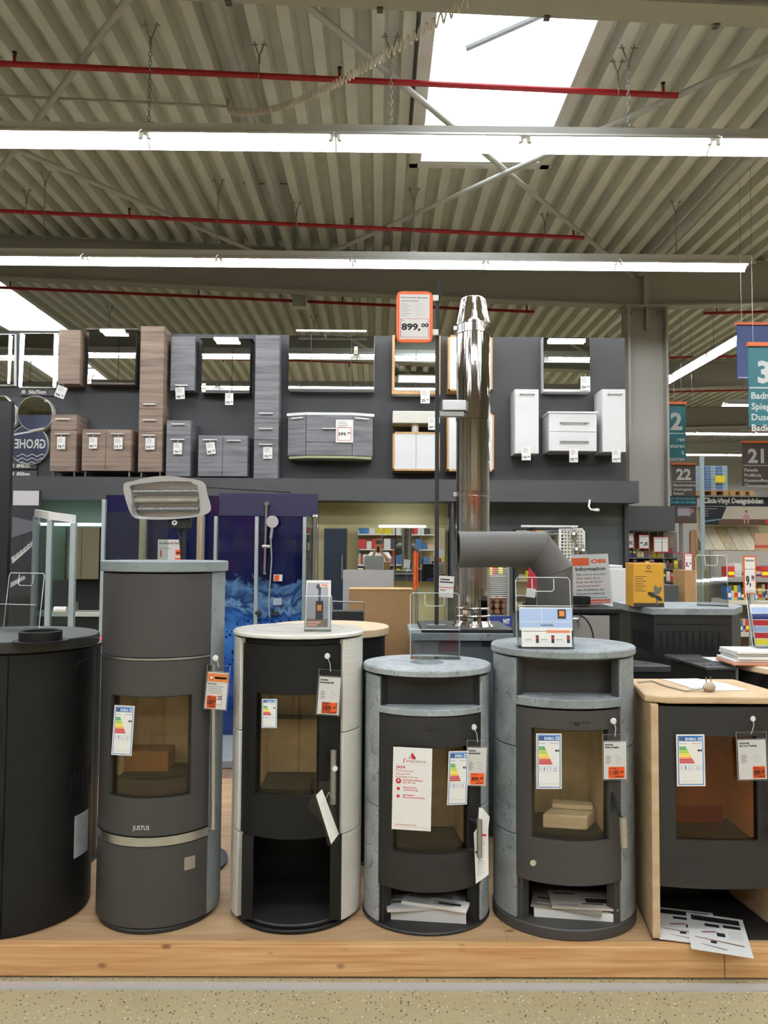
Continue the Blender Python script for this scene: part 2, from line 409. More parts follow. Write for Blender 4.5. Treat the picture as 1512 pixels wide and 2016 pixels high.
# ================================================================== the hall
def C(x):                               # underside of the roof sheet: falls to the valley over the columns
    return H + (4.165 - .037 * x if x < 3.7 else 4.028 + .033 * (x - 3.7))
HX0, HX1, HY0, HY1 = -12.08, 16.17, -8.0, 31.0
LAMP_Z = H + 3.26
struct(MB().box(HX0, HX1, HY0, HY1, -.1, 0).build('floor', terrazzo('floor_terrazzo'), smooth=0), 'beige speckled terrazzo floor of the sales hall', 'floor')
HW = M('hall_wall_paint', '#d2d1cb', .7)
struct(MB().box(HX0 - .2, HX0, HY0, HY1, 0, 6.6).build('wall_left', HW, smooth=0))
struct(MB().box(HX1, HX1 + .2, HY0, HY1, 0, 6.6).build('wall_right', HW, smooth=0))
struct(MB().box(HX0, HX1, HY1, HY1 + .2, 0, 6.6).build('wall_back', HW, smooth=0))
struct(MB().box(HX0, HX1, HY0 - .2, HY0, 0, 6.6).build('wall_front', M('hall_wall_warm', '#b6a78c', .7), smooth=0))
SKYL = [(.42, 1.67, 5.2, 7.95), (-7.58, -6.33, 11.6, 15.6), (.42, 1.67, -1.0, 2.2), (-7.58, -6.33, -.6, 3.0), (7.92, 9.17, 11.6, 15.0), (7.92, 9.17, -.6, 3.0), (-3.58, -2.33, -7, -4), (4.42, 5.67, -7, -4)]  # skylights out of view are added to bring more light into the hall
mb = MB(); PIT = .25
nx = int(round((HX1 - HX0) / PIT))
for i in range(nx):
    x0 = HX0 + i * PIT
    cuts = sorted([(s[2], s[3]) for s in SKYL if s[0] - .01 < x0 + .05 < s[1]])
    ys = [HY0]
    for a, b in cuts: ys += [a, b]
    ys.append(HY1)
    prof = [(0, 0), (.10, 0), (.13, .13), (.22, .13), (.25, 0)]
    for k in range(0, len(ys), 2):
        for (pa, za), (pb, zb) in zip(prof[:-1], prof[1:]):
            xa, xb = x0 + pa, x0 + pb
            mb.add([(xa, ys[k], C(xa) + za), (xb, ys[k], C(xb) + zb), (xb, ys[k + 1], C(xb) + zb), (xa, ys[k + 1], C(xa) + za)], [(0, 1, 2, 3)])
struct(mb.build('ceiling', ROOFST, smooth=0), 'pale trapezoidal steel roof sheeting with deep ribs', 'ceiling')
CURB = M('skylight_curb', '#cfccc6', .5)
SKYG = glassmat('skylight_glazing', '#f2f6f8', .02)
for k, (x0, x1, y0, y1) in enumerate(SKYL):
    zl = min(C(x0), C(x1)) - .02; zt = zl + .5
    t = thing('window_%d' % (k + 1), ['skylight shaft with opener between two red pipes, straight above the grey elbow flue', 'long skylight at the far left above the lit bathroom mirrors', 'added unseen skylight behind the viewer', 'skylight behind the viewer on the far side, added for light', 'skylight out of view beyond the steel column, added for light', 'skylight behind the viewer to the right, added for light', 'skylight added for light over the far end behind the viewer', 'skylight added for light over the far corner behind the viewer'][k], 'skylight', ((x0 + x1) / 2, (y0 + y1) / 2, zl))
    t['kind'] = 'structure'
    mb = MB()
    mb.box(x0 - .03, x0, y0, y1, zl, zt).box(x1, x1 + .03, y0, y1, zl, zt).box(x0 - .03, x1 + .03, y0 - .03, y0, zl, zt).box(x0 - .03, x1 + .03, y1, y1 + .03, zl, zt)
    mb.build('curb', CURB, t, 0)
    mb = MB()
    mb.box(x0 - .12, x0 - .03, y0 - .12, y1 + .12, zl - .012, zl).box(x1 + .03, x1 + .12, y0 - .12, y1 + .12, zl - .012, zl)
    mb.box(x0 - .12, x1 + .12, y1 + .03, y1 + .12, zl - .012, zl).box(x0 - .12, x1 + .12, y0 - .12, y0 - .03, zl - .012, zl)
    mb.build('trim_frame', CURB, t, 0)
    MB().box(x0, x1, y0, y1, zt - .02, zt - .01).build('pane', SKYG, t, 0)
    mb = MB()
    mb.tube([(x0 + .3, y0 + 1.2, zt - .3), (x0 + .95, y0 + 1.0, zt - .12)], .03, 8)
    mb.tube([(x0 + .2, y0 + .9, zt - .1), (x1 - .2, y0 + .9, zt - .1)], .02, 8)
    mb.tube([(x0 + .2, y0 + .75, zt - .1), (x1 - .2, y0 + .75, zt - .1)], .015, 8)
    mb.build('opener_arm', M('opener_grey', '#a9adb2', .4, .3), t)
def ibeam(name, y, label):
    fl, hw, tf, tw = .61, .1, .022, .014
    prof = [(-hw, 0), (hw, 0), (hw, tf), (tw, tf), (tw, fl - tf), (hw, fl - tf), (hw, fl), (-hw, fl), (-hw, fl - tf), (-tw, fl - tf), (-tw, tf), (-hw, tf)]
    mb = MB()
    for xa, xb in ((HX0, 3.7), (3.7, HX1)):
        mb.prism([(xa, y + p, C(xa) - .612 + q) for p, q in prof], (xb - xa, 0, C(xb) - C(xa)))
    return struct(mb.build(name, BEAMP, smooth=0), label, 'beam')
for y, lb in ((4.83, 'grey steel roof beam across the top edge of the photo'), (10.73, 'grey steel roof beam carried by the column behind the display wall'),
              (16.63, 'grey steel roof beam beyond the column'), (22.53, 'farthest grey steel roof beam in view'), (-1.07, 'grey steel roof beam behind the viewer')):
    ibeam('roof_beam', y, lb)
# column with its head plate and the stiffener of the beam above it
cx0, cx1, cy0, cy1 = 3.47, 4.03, 10.58, 10.88
zt = C(3.7) - .615
t = thing('steel_column', 'wide grey steel column beside the dark bathroom display wall', 'column', (3.75, 10.73, 0)); t['kind'] = 'structure'
COLP = M('column_paint', '#a9a69c', .5)
mb = MB()
mb.box(cx0, cx0 + .03, cy0, cy1, 0, zt - .02).box(cx1 - .03, cx1, cy0, cy1, 0, zt - .02).box(cx0 + .03, cx1 - .03, 10.715, 10.745, 0, zt - .02)
mb.build('shaft', COLP, t, 0)
MB().box(cx0 - .03, cx1 + .03, cy0 - .03, cy1 + .03, zt - .02, zt).build('head_plate', COLP, t, 0)
MB().box(3.735, 3.765, 10.6, 10.714, zt - .33, zt - .02).build('rib_plate', COLP, t, 0)
MB().box(3.71, 3.79, 10.63, 10.70, zt + .025, zt + .585).build('stiffener', COLP, t, 0)
for bx in (3.56, 3.94): MB().tube([(bx, 10.714, zt - .07), (bx, 10.67, zt - .07)], .022, 6).build('bolt', GALV, t)
# ------------------------------------------------------------------ fluorescent rows
def hook(mb, x, y, zlow, sc=1):         # V shaped hanger clamped in the roof rib
    zc = C(x) + .005
    for s in (-1, 1):
        mb.tube([(x, y, zc - .16 * sc), (x + s * .05 * sc, y, zc - .02), (x + s * .05 * sc, y, zc)], .006, 6)
        mb.tube([(x + s * .05 * sc - .025, y, zc - .03), (x + s * .05 * sc + .025, y, zc - .03)], .006, 6)
    mb.tube([(x, y, zc - .13), (x, y, zc - .19)], .011, 6)
def chain(mb, x, y, z0, z1):
    n = max(2, int((z1 - z0) / .036)); st = (z1 - z0) / n
    for i in range(n):
        zc = z0 + (i + .5) * st; hh = st * .66; ww = .011
        d = Vector((1, 0, 0)) if i % 2 else Vector((0, 1, 0))
        P = Vector((x, y, zc)); u = Vector((0, 0, 1))
        mb.tube([P + d * ww * a + u * hh * b for a, b in ((1, -.6), (1, .6), (0, 1), (-1, .6), (-1, -.6), (0, -1))], .0032, 4, closed=True)
def light_row(a0, a1, c, label, axis='x', hang=(), wide=.14, chained=True, pitch=1.53, tubes=True):
    """row of batten lights along one axis; c is its fixed coordinate"""
    def P(u, v, z): return (u, c + v, z) if axis == 'x' else (c + v, u, z)
    t = thing('light_row', label, 'light', P((a0 + a1) / 2, 0, LAMP_Z), 'fluorescent light rows')
    z = LAMP_Z
    def extr(pts, u0, u1, mb): mb.prism([P(u0, v, zz) for v, zz in pts], Vector(P(u1, 0, 0)) - Vector(P(u0, 0, 0)))
    mb = MB(); extr([(-.035, z + .065), (.035, z + .065), (.035, z + .125), (-.035, z + .125)], a0, a1, mb)
    mb.build('trunking', LAMPW, t, 0)
    n = max(1, int(round((a1 - a0) / pitch))); p = (a1 - a0) / n
    for i in range(n):
        u0, u1 = a0 + i * p + .004, a0 + (i + 1) * p - .004
        mb = MB()
        for s in (-1, 1):
            pts = [(s * .05, z + .063), (s * wide, z), (s * wide, z - .012), (s * (wide - .004), z - .012), (s * (wide - .005), z + .002), (s * .05, z + .058)]
            extr(pts, u0, u1, mb)
        extr([(-.05, z + .058), (.05, z + .058), (.05, z + .064), (-.05, z + .064)], u0, u1, mb)
        mb.build('reflector', LAMPW, t, 0)
        if tubes:
            MB().tube([P(u0 + .05, 0, z + .022), P(u1 - .05, 0, z + .022)], .013, 8).build('tube', TUBE, t)
            for uu in (u0 + .035, u1 - .035): MB().obox(P(uu, 0, z + .035), (.012, .012, 0), (-.012, .012, 0), (0, 0, .025)).build('lamp_holder', LAMPW, t, 0)
    for x in (hang or (a0 + 1, a1 - 1)):
        px, py, _ = P(x, 0, 0)
        mb = MB(); hook(mb, px, py, z)
        if chained: chain(mb, px, py, z + .125, C(px) - .17)
        else: mb.tube([(px, py, z + .125), (px, py, C(px) - .17)], .004, 5)
        mb.box(px - .04, px + .04, py - .02, py + .02, z + .125, z + .14)
        mb.build('chain' if chained else 'wire', GALV, t)
    return t
light_row(-1.9 - 4 * 1.53, -1.9 + 6 * 1.53, 6.05, 'bright fluorescent row hanging on chains just below the skylight', hang=(-5.9, -3.8, -1.87, .075, 2.0))
light_row(4.27 - 8 * 1.53, 4.27, 8.69, 'fluorescent row with an open right end hanging in front of the beam', hang=(-3.86, -1.87, .383, 3.41))
light_row(-7.6, 7.7, 4.12, 'fluorescent row hidden above the viewer and seen in the mirrors')
light_row(-7.6, 7.7, .9, 'fluorescent row over the aisle behind the viewer')
light_row(-7.6, 7.7, -1.9, 'fluorescent row farther behind the viewer')
light_row(-7.6, 7.7, -4.6, 'fluorescent row at the end of the hall behind the viewer')
light_row(11.3, 17.4, 5.55, 'fluorescent row running away into the hall beyond the column', 'y', hang=(12.6, 14.5), chained=False)
light_row(12.8, 17.4, -1.2, 'added fluorescent row hidden behind the display wall', 'y')  # unseen row added to light the roof beyond the wall
light_row(12.8, 17.4, -4.9, 'added fluorescent row hidden behind the display wall on the far side', 'y')  # second unseen row added for the roof beyond the wall
light_row(7.75, 15.4, 17.1, 'fluorescent row end behind the teal hanging sign', hang=(8.2,), chained=False)
light_row(11.3, 17.4, 9.6, 'added fluorescent row outside the frame on the right of the far hall', 'y')  # added out of view to brighten the far hall
light_row(17.2, 22.2, 3.0, 'added fluorescent row hidden by the display wall deep in the hall', 'y')  # unseen row, added to lift the light deep in the hall
light_row(11.3, 20.4, 13.2, 'added unseen fluorescent row near the far right wall of the hall', 'y')  # added beyond the frame as more light for the far hall
light_row(7.2, 15.5, 21.4, 'bright far fluorescent row beside the teal hanging sign', wide=.2)
light_row(10.2, 15.5, 26.2, 'farthest bright fluorescent row above the stacked pallets', hang=(12.7,), chained=False, wide=.22)
# ------------------------------------------------------------------ sprinkler pipes
HEADM = M('sprinkler_head', '#3a2a28', .4, .5)
def pipe(y, x0, x1, label, heads, hangers, r=.024):
    t = thing('sprinkler_pipe', label, 'pipe', ((x0 + x1) / 2, y, C((x0 + x1) / 2) - .29), 'red sprinkler pipes')
    MB().tube([(x0, y, C(x0) - .29), (x1, y, C(x1) - .29)], r, 14).build('pipe_run', PIPERED, t)
    for x in heads:
        z = C(x) - .29
        mb = MB(); mb.tube([(x, y, z + .02), (x, y, z + .055)], .014, 8, PIPERED).tube([(x, y, z + .055), (x, y, z + .1)], .008, 8)
        mb.tube([(x - .014, y, z + .06), (x - .014, y, z + .1), (x + .014, y, z + .1), (x + .014, y, z + .06)], .003, 5).tube([(x, y, z + .1), (x, y, z + .104)], .02, 10)
        mb.build('sprinkler_head', HEADM, t)
    for x in hangers:
        z = C(x) - .29
        mb = MB(); hook(mb, x, y, z, .8)
        mb.tube([(x, y, z + .03), (x, y, C(x) - .15)], .0045, 6)
        mb.tube([(x, y + (r + .003) * math.cos(a), z + (r + .003) * math.sin(a)) for a in [i * pi / 6 for i in range(12)]], .004, 5, closed=True)
        mb.build('pipe_hanger', GALV, t)
pipe(6.23, -8.5, 2.47, 'thick red sprinkler pipe crossing in front of the skylight', (2.35, -.35, -3.05), (1.97, -1.02, -4.0))
pipe(9.18, -8.5, 2.48, 'red sprinkler pipe between the two rows of fluorescent lights', (2.35, -.35, -3.05), (2.0, -1.02, -4.3))
pipe(12.13, -11, 2.47, 'red sprinkler pipe seen just above the bathroom display wall', (2.35, -.6, -2.9, -5.9), (1.0, -1.6, -4.6))
pipe(12.13, 5.19, 15, 'red sprinkler pipe starting beyond the column near the blue banner', (5.4, 8.1), (6.2, 9.2))
pipe(15.08, 4.4, 15, 'thin red sprinkler pipe above the running light beyond the column', (5.4,), (7.2,))
pipe(18.6, 6.5, 15.5, 'red sprinkler pipe under the far corrugated roof edge', (), (9.5,))
pipe(3.28, -8.5, 7, 'red sprinkler pipe above the viewer, seen in the wall mirrors', (-.6, -3.1), ())
pipe(.33, -8.5, 7, 'red sprinkler pipe behind the viewer, seen low in the wall mirrors', (-.6, -3.1), ())
# ------------------------------------------------------------------ bracing under the roof
BR = M('brace_paint', '#b4b2ab', .5)
def brace(a, b, label, r=.028):
    o = MB().tube([(a[0], a[1], C(a[0]) - .2 - a[2]), (b[0], b[1], C(b[0]) - .2 - b[2])], r, 10).build('roof_brace', BR)
    tag(o, label, 'brace', 'roof bracing bars', 'structure')
brace((-1.0, 4.93, 0), (3.55, 10.62, 0), 'diagonal roof brace passing in front of the skylight and falling to the right')
brace((3.6, 4.93, .06), (-1.1, 10.62, .06), 'diagonal roof brace rising to the upper right corner of the photo')
brace((-1.4, 4.93, 0), (-6.1, 10.62, 0), 'diagonal roof brace leaning in the upper left of the photo')
brace((-6.0, 4.93, .06), (-1.35, 10.62, .06), 'long diagonal roof brace between the lights at the left')
brace((-1.25, 4.95, -.06), (-1.25, 10.62, -.06), 'thick pale roof strut running along the sheet ribs left of the centre', .05)
brace((3.66, 4.95, -.06), (3.66, 10.62, -.06), 'thick pale roof strut running along the ribs at the right', .06)
# conduit and coiled cable
zc = C(-3) - .05
tag(MB().tube([(-6.5, 7.12, C(-6.5) - .05), (-1.46, 7.12, C(-1.46) - .05), (-1.46, 7.12, C(-1.46) + .02)], .013, 8).build('cable_conduit', M('conduit_grey', '#a8a79f', .5)), 'thin grey cable conduit under the roof ending at a coiled cable', 'conduit')
A = Vector((-1.46, 7.12, C(-1.46) - .09)); B = at(925, 0, 4.66)
pts = []
N = 1400; turns = 74
for i in range(N + 1):
    s = i / N
    p = A.lerp(B, s); p.z -= .26 * 4 * s * (1 - s) * (1 - .55 * s)
    rr = .02 + .014 * s
    an = 2 * pi * turns * (s * .55 + .45 * (1 - (1 - s) ** 2))
    pts.append(p + Vector((0, rr * math.cos(an), rr * math.sin(an))))
tag(MB().tube(pts, .0065, 5).build('coiled_cable', M('cable_cream', '#dccfbe', .5)), 'cream coiled cable sagging from the conduit towards the skylight', 'cable')
tag(MB().tube([at(480, 350, 9.0), at(480, 362, 9.0), at(567, 362, 9.0), at(592, 478, 8.95)], .012, 8).build('bent_conduit', GALV), 'short bent metal conduit dropping behind the second light row', 'conduit')

for k, px in enumerate((450, 748, 1076, 1408)):
    p = at(px, (3, 15, 31, 46)[k], 4.93); p.z = C(p.x) - .612
    MB().box(p.x - .02, p.x + .02, 4.9, 4.935, p.z - .014, p.z).box(p.x - .02, p.x + .02, 4.931, 4.945, p.z - .014, p.z + .03).build('beam_clip', M('clip_dark', '#5b5850', .5), bpy.data.objects['roof_beam'], 0)
zq = C(-1.2) - .34
t = thing('junction_box', 'small pale junction box under the red pipe above the display wall', 'box', at(590, 605, 12.0))
MB().box(X(577, 595, 12.0), X(604, 595, 12.0), 11.9, 12.06, Z(590, 607, 12.0), Z(590, 586, 12.0)).build('housing', WHITEP, t, 0, .004)
MB().box(X(574, 586, 12.0), X(606, 586, 12.0), 11.88, 12.08, Z(590, 586, 12.0), Z(590, 583, 12.0)).build('lid', BEAMP, t, 0)
MB().tube([at(590, 584, 12.0), (at(590, 584, 12.0).x, 12.0, C(-1.2) + .01)], .006, 6).build('hanger', GALV, t)
# ================================================================== bathroom display wall
WY = 9.3                                # wall plane
WT, FT, FB = Z(745, 661, WY), Z(745, 943, 8.83), Z(745, 986, 8.83)
WX1 = X(1231, 800, WY)
struct(MB().box(-9.0, WX1, WY, WY + .12, 0, WT).build('wall_bath', DWALL, smooth=0), 'dark grey display wall carrying the bathroom furniture', 'wall')
struct(MB().box(X(19, 960, 8.83), WX1, 8.83, WY, FB, FT).build('trim_1', DFASC, smooth=0), 'dark grey projecting fascia below the wall cabinets', 'fascia')
# niche back panels under the fascia
struct(MB().box(-4.35, -3.25, WY - .02, WY, 0, FB).build('wall_niche_green', M('green_glow_tint', '#4c5f50', .6), smooth=0), 'grey wall with green glow in its colour, in the niche behind the corner shower', 'wall')  # green lamp glow under the fascia is put into this wall colour
struct(MB().box(-.72, X(890, 1000, WY), WY - .02, WY, 0, FB).build('wall_niche_beige', M('beige_paint', '#b3a878', .6), smooth=0), 'yellow beige wall of the middle bathroom niche', 'wall')
struct(MB().box(X(890, 1000, WY), WX1, WY - .02, WY, 0, FB).build('wall_niche_slate', M('slate_paint', '#4a524b', .6, col2='#3e4244', scale=2), smooth=0), 'dark slate wall of the niche behind the elbow flue', 'wall')
struct(MB().box(X(888, 1000, 8.9), X(893, 1000, 8.9), 8.86, WY - .02, 0, FB).build('wall_niche_divider', DWALL, smooth=0))
struct(MB().box(WX1 - .05, WX1, 9.2, WY - .02, 0, FB).build('wall_bath_end', DWALL, smooth=0))
def hbar(mb, a, b, r=.0085, out=.03):   # bow handle between two points on a front
    a, b = Vector(a), Vector(b); d = Vector((0, -out, 0)); e = (b - a) * .1
    mb.tube([a + e, a + e + d * .9, a + d, b + d, b - e + d * .9, b - e], r, 6)
def tagbox(px0, py0, px1, py1, Y, label, price, lean=0, big=False, string=True, group='price tags on the bathroom furniture'):
    fr, wd, ht = frame(px0, py1, px1, py0, Y, lean=lean)
    t = thing('price_tag', label, 'price tag', fr[0], group)
    mb = slab(fr, wd, ht, .002, WHITE)
    for k in range(5): mb.rect(fr, wd * .14, ht * (.88 - k * .075), wd * (.6 + .06 * (k % 3)), ht * (.905 - k * .075), GREYP)
    if big:
        mb.rect(fr, wd * .1, ht * .08, wd * .9, ht * .66, RED); mb.rect(fr, wd * .13, ht * .1, wd * .87, ht * .64, WHITE, .0006)
        mb.text(fr, price[:-2], wd * .14, ht * .3, ht * .14, BLACKP, width=wd * .5, bold=.05, lift=.001); mb.text(fr, price[-2:], wd * .66, ht * .37, ht * .08, BLACKP, width=wd * .2, bold=.05, lift=.001)
    else:
        mb.text(fr, price[:-2], wd * .1, ht * .12, ht * .19, BLACKP, width=wd * .5, bold=.05); mb.text(fr, price[-2:], wd * .64, ht * .2, ht * .11, BLACKP, width=wd * .28, bold=.05)
    mb.build('card', WHITE, t, 0)
    if string:
        p = fr[0] + fr[1] * wd / 2 + fr[2] * ht
        MB().tube([p, p + Vector((0, .004, .03))], .0025, 5).build('loop', WHITEP, t)
    return t
def cabinet(name, label, cat, x0, y0, x1, y1, d, body, rows, group, front=None, legs=0, top=None, Y0=WY, handle=BARH, frame_mat=None, hin=None, bottom=None):
    """furniture unit on the wall. Front rectangle in image pixels at its own depth; rows = [(y0, y1, [(x0, x1, (handle ends, y) or None), ...])]"""
    Yf = Y0 - d; xm, ym = (x0 + x1) / 2, (y0 + y1) / 2
    XX = lambda p: X(p, ym, Yf)
    ZZ = lambda p: Z(xm, p, Yf)
    t = thing(name, label, cat, (XX(xm), Y0 - d / 2, ZZ(y1)), group)
    MB().box(XX(x0), XX(x1), Yf + .019, Y0, ZZ(y1), ZZ(y0)).build('body', body, t, 0)
    if top: MB().box(XX(x0) - .012, XX(x1) + .012, Yf - .012, Y0, ZZ(y0), ZZ(y0) + .022).build('worktop', top, t, 0, .003)
    for (ra, rb, cells) in rows:
        for (ca, cb, hd) in cells:
            g = .0025
            xa, xb, za, zb = XX(ca) + g, XX(cb) - g, ZZ(rb) + g, ZZ(ra) - g
            fm = front or body
            if frame_mat:
                w_ = .022
                dr = MB().box(xa, xb, Yf + .004, Yf + .018, za, zb).build('door', fm, t, 0)
                mb = MB()
                mb.box(xa if ca == x0 else xa + .9 * w_, xa + w_, Yf, Yf + .018, za, zb) if ca == x0 else None
                mb.box(xb - w_, xb, Yf, Yf + .018, za, zb) if cb == x1 else None
                mb.box(xa, xb, Yf, Yf + .018, za, za + w_).box(xa, xb, Yf, Yf + .018, zb - w_, zb)
                mb.build('edge_frame', frame_mat, dr, 0)
            else:
                dr = MB().box(xa, xb, Yf, Yf + .018, za, zb).build('drawer' if (rb - ra) < 45 and (cb - ca) > 30 and len(cells) == 1 and cat != 'mirror cabinet' else 'door', fm, t, 0, .0015)
            if hd:
                ha, hb, hy = hd
                mb = MB(); hbar(mb, (XX(ha), Yf, ZZ(hy)), (XX(hb), Yf, ZZ(hy))); mb.build('handle', handle, dr)
    for k in range(legs):
        xx = XX(x0) + .03 + (XX(x1) - XX(x0) - .06) * k / max(1, legs - 1)
        MB().tube([(xx, Yf + .05, ZZ(y1)), (xx, Yf + .05, FT + .0005)], .014, 10).build('leg', CHROME, t)
    return t, Yf
GB, GG = 'brown decor bathroom units', 'grey decor bathroom units'
cabinet('wall_cabinet', 'small brown wall cabinet next to the lit rectangular mirror', 'cabinet', 115, 649, 158, 756, .2, BROWNW, [(649, 756, [(115, 158, None)])], GB)
cabinet('tall_cabinet', 'tall brown cabinet with three bar handles, tallest on the wall', 'cabinet', 274, 642, 321, 929, .29, BROWNW,
        [(642, 805, [(274, 321, (283, 308, 797))]), (805, 849, [(274, 321, (283, 308, 828))]), (849, 929, [(274, 321, (283, 308, 858))])], GB, legs=2)
cabinet('base_cabinet', 'narrow brown base cabinet with drawer and door beside the round mirrors', 'cabinet', 99, 816, 150, 928, .33, BROWNW,
        [(816, 847, [(99, 150, (110, 138, 826))]), (847, 928, [(99, 150, (110, 138, 855))])], GB, legs=2)
cabinet('vanity_cabinet', 'low brown two-door vanity cabinet left of the tall brown cabinet', 'cabinet', 161, 845, 258, 927, .33, BROWNW,
        [(846, 927, [(161, 208, (172, 199, 855)), (208, 258, (219, 246, 855))])], GB, legs=2)
cabinet('wall_cabinet', 'small grey wall cabinet right of the tall brown cabinet', 'cabinet', 336, 662, 384, 769, .16, GREYW, [(662, 769, [(336, 384, (347, 371, 760))])], GG)
cabinet('tall_cabinet', 'tall grey cabinet with three bar handles left of the wide mirror cabinet', 'cabinet', 501, 660, 549, 942, .25, GREYW,
        [(660, 824, [(501, 549, (511, 538, 815))]), (824, 866, [(501, 549, (511, 538, 845))]), (866, 942, [(501, 549, (511, 538, 876))])], GG)
cabinet('base_cabinet', 'narrow grey base cabinet with drawer and door', 'cabinet', 327, 827, 375, 938, .28, GREYW,
        [(827, 857, [(327, 375, (337, 364, 836))]), (857, 938, [(327, 375, (337, 364, 866))])], GG)
cabinet('vanity_cabinet', 'low grey two-door vanity cabinet left of the tall grey cabinet', 'cabinet', 390, 857, 487, 938, .28, GREYW,
        [(857, 938, [(390, 438, (400, 427, 867)), (438, 487, (447, 474, 868))])], GG)
MTILT = .03
def mirror_cab(label, x0, y0, x1, y1, d, body, splits, led=None, group='mirror cabinets on the wall', crown=False, frm=None, stick=None):
    Yf = WY - d; xm, ym = (x0 + x1) / 2, (y0 + y1) / 2
    XX = lambda p: X(p, ym, Yf)
    ZZ = lambda p: Z(xm, p, Yf)
    t = thing('mirror_cabinet', label, 'mirror cabinet', (XX(xm), WY - d / 2, ZZ(y1)), group)
    MB().box(XX(x0), XX(x1), Yf + .034, WY, ZZ(y1), ZZ(y0)).build('body', body, t, 0)
    xs = [x0] + splits + [x1]
    for a, b in zip(xs[:-1], xs[1:]):
        za = ZZ(y1) + (.03 if frm is None else .04)
        zk = ZZ(y0) - .004; yk = MTILT * (zk - za)   # the hung doors lean back a little
        dr = MB().prism([(XX(a) + .003, Yf, za), (XX(b) - .003, Yf, za), (XX(b) - .003, Yf + yk, zk), (XX(a) + .003, Yf + yk, zk)], (0, .012, 0)).build('door', MIRROR, t, 0)
    if frm:
        mb = MB(); mb.box(XX(x0) - .03, XX(x0), Yf - .002, WY, ZZ(y1), ZZ(y0)).box(XX(x1), XX(x1) + .03, Yf - .002, WY, ZZ(y1), ZZ(y0)).box(XX(x0), XX(x1), Yf - .002, Yf + .02, ZZ(y1), ZZ(y1) + .036)
        mb.build('edge_frame', frm, t, 0)
    else:
        MB().box(XX(x0) - .0, XX(x1) + .0, Yf - .001, Yf + .02, ZZ(y1), ZZ(y1) + .027).build('light_shelf', body, t, 0)
    if crown: MB().box(XX(x0) - .025, XX(x1) + .025, Yf - .02, WY, ZZ(y0), ZZ(y0) + .02).build('crown_board', body, t, 0)
    if stick:
        a, b, c, e = stick
        sk = MB().box(XX(a), XX(b), Yf - .0015, Yf - .0005, ZZ(e), ZZ(c)); fr_ = (Vector((XX(a), Yf - .0016, ZZ(e))), Vector((1, 0, 0)), Vector((0, 0, 1)))
        sk.rect(fr_, .01, .03, .03, .05, AMBER); sk.build('sticker', WHITE, t, 0)
    if led:
        a, b, c, e = led
        yy = Yf - .06
        lm = MB().box(X(a, c, yy), X(b, c, yy), yy - .015, yy + .06, Z(xm, e, yy) + .008, Z(xm, c, yy)).build('lamp', LAMPW, t, 0)
        MB().box(X(a, c, yy) + .004, X(b, c, yy) - .004, yy - .02, yy + .055, Z(xm, e, yy), Z(xm, e, yy) + .007).build('lit_strip', LED, lm, 0)
    return t
DARKBR = M('dark_brown_edge', '#4a4038', .5); DARKGR = M('dark_grey_edge', '#3a3a3c', .5)
mirror_cab('brown edged two-door mirror cabinet with a lit lamp on top', 173, 650, 267, 757, .16, DARKBR, [233], (197, 245, 648, 653), crown=True, stick=(173, 181, 739, 756))
mirror_cab('grey edged two-door mirror cabinet with a lit lamp on top', 397, 667, 492, 774, .16, DARKGR, [457], (421, 469, 664, 669), crown=True, stick=(398, 406, 755, 772))
mirror_cab('wide three-door mirror cabinet with a thin white lamp bar', 568, 659, 737, 766, .18, WHITEL, [612, 692], stick=(697, 704, 682, 697))
t = thing('lamp_bar', 'thin white unlit lamp bar above the wide mirror cabinet', 'lamp', at(652, 652, 9.0))
MB().box(X(583, 652, 9.0), X(722, 652, 9.0), 8.98, 9.02, Z(652, 654, 9.0), Z(652, 650, 9.0)).build('bar', WHITEP, t, 0)
MB().tube([at(640, 653, 9.02), (X(640, 653, 9.02), WY + .002, Z(640, 653, 9.02))], .01, 6).build('stem', CHROME, t)
mirror_cab('oak framed two-door mirror cabinet partly behind the orange price sign', 777, 660, 862, 776, .15, WHITEP, [819], frm=OAK)
mirror_cab('white single-door mirror cabinet with a lit band above the white vanity', 1070, 663, 1162, 771, .15, WHITEL, [])
Yf = WY - .16
tag(MB().box(X(1080, 668, Yf), X(1152, 668, Yf), Yf - .012, Yf - .002, Z(1116, 674, Yf), Z(1116, 667, Yf)).build('lit_band', LED), 'lit white band across the top of the white mirror cabinet', 'lamp')
cabinet('framed_cabinet', 'oak framed white wall unit behind the upper chimney pipe', 'cabinet', 882, 660, 970, 770, .2, OAK, [(660, 770, [(882, 926, None), (926, 970, None)])], 'oak framed white units', front=WHITEL, frame_mat=OAK)
cabinet('framed_cabinet', 'oak framed white wall unit behind the lower chimney pipe', 'cabinet', 880, 812, 973, 928, .2, OAK, [(812, 928, [(880, 926, None), (926, 973, None)])], 'oak framed white units', front=WHITEL, frame_mat=OAK)
cabinet('framed_cabinet', 'oak framed white vanity unit under the square white basin', 'cabinet', 773, 850, 866, 927, .28, OAK, [(850, 927, [(773, 819, None), (819, 866, None)])], 'oak framed white units', front=WHITEL, frame_mat=OAK)
# basin over the oak framed unit
Yf = WY - .3
t = thing('wash_basin', 'square white wash basin above the oak framed vanity', 'basin', at(819, 850, Yf + .15))
MB().box(X(773, 820, Yf), X(866, 820, Yf), Yf, WY, Z(819, 833, Yf), Z(819, 809, Yf)).build('bowl', CERAMS, t, 0, .008)
mb = MB(); mb.tube([(X(818, 840, Yf), Yf + .1, Z(819, 849, Yf)), (X(818, 840, Yf), Yf + .1, Z(819, 832, Yf))], .045, 14); mb.build('pedestal', CERAMS, t)
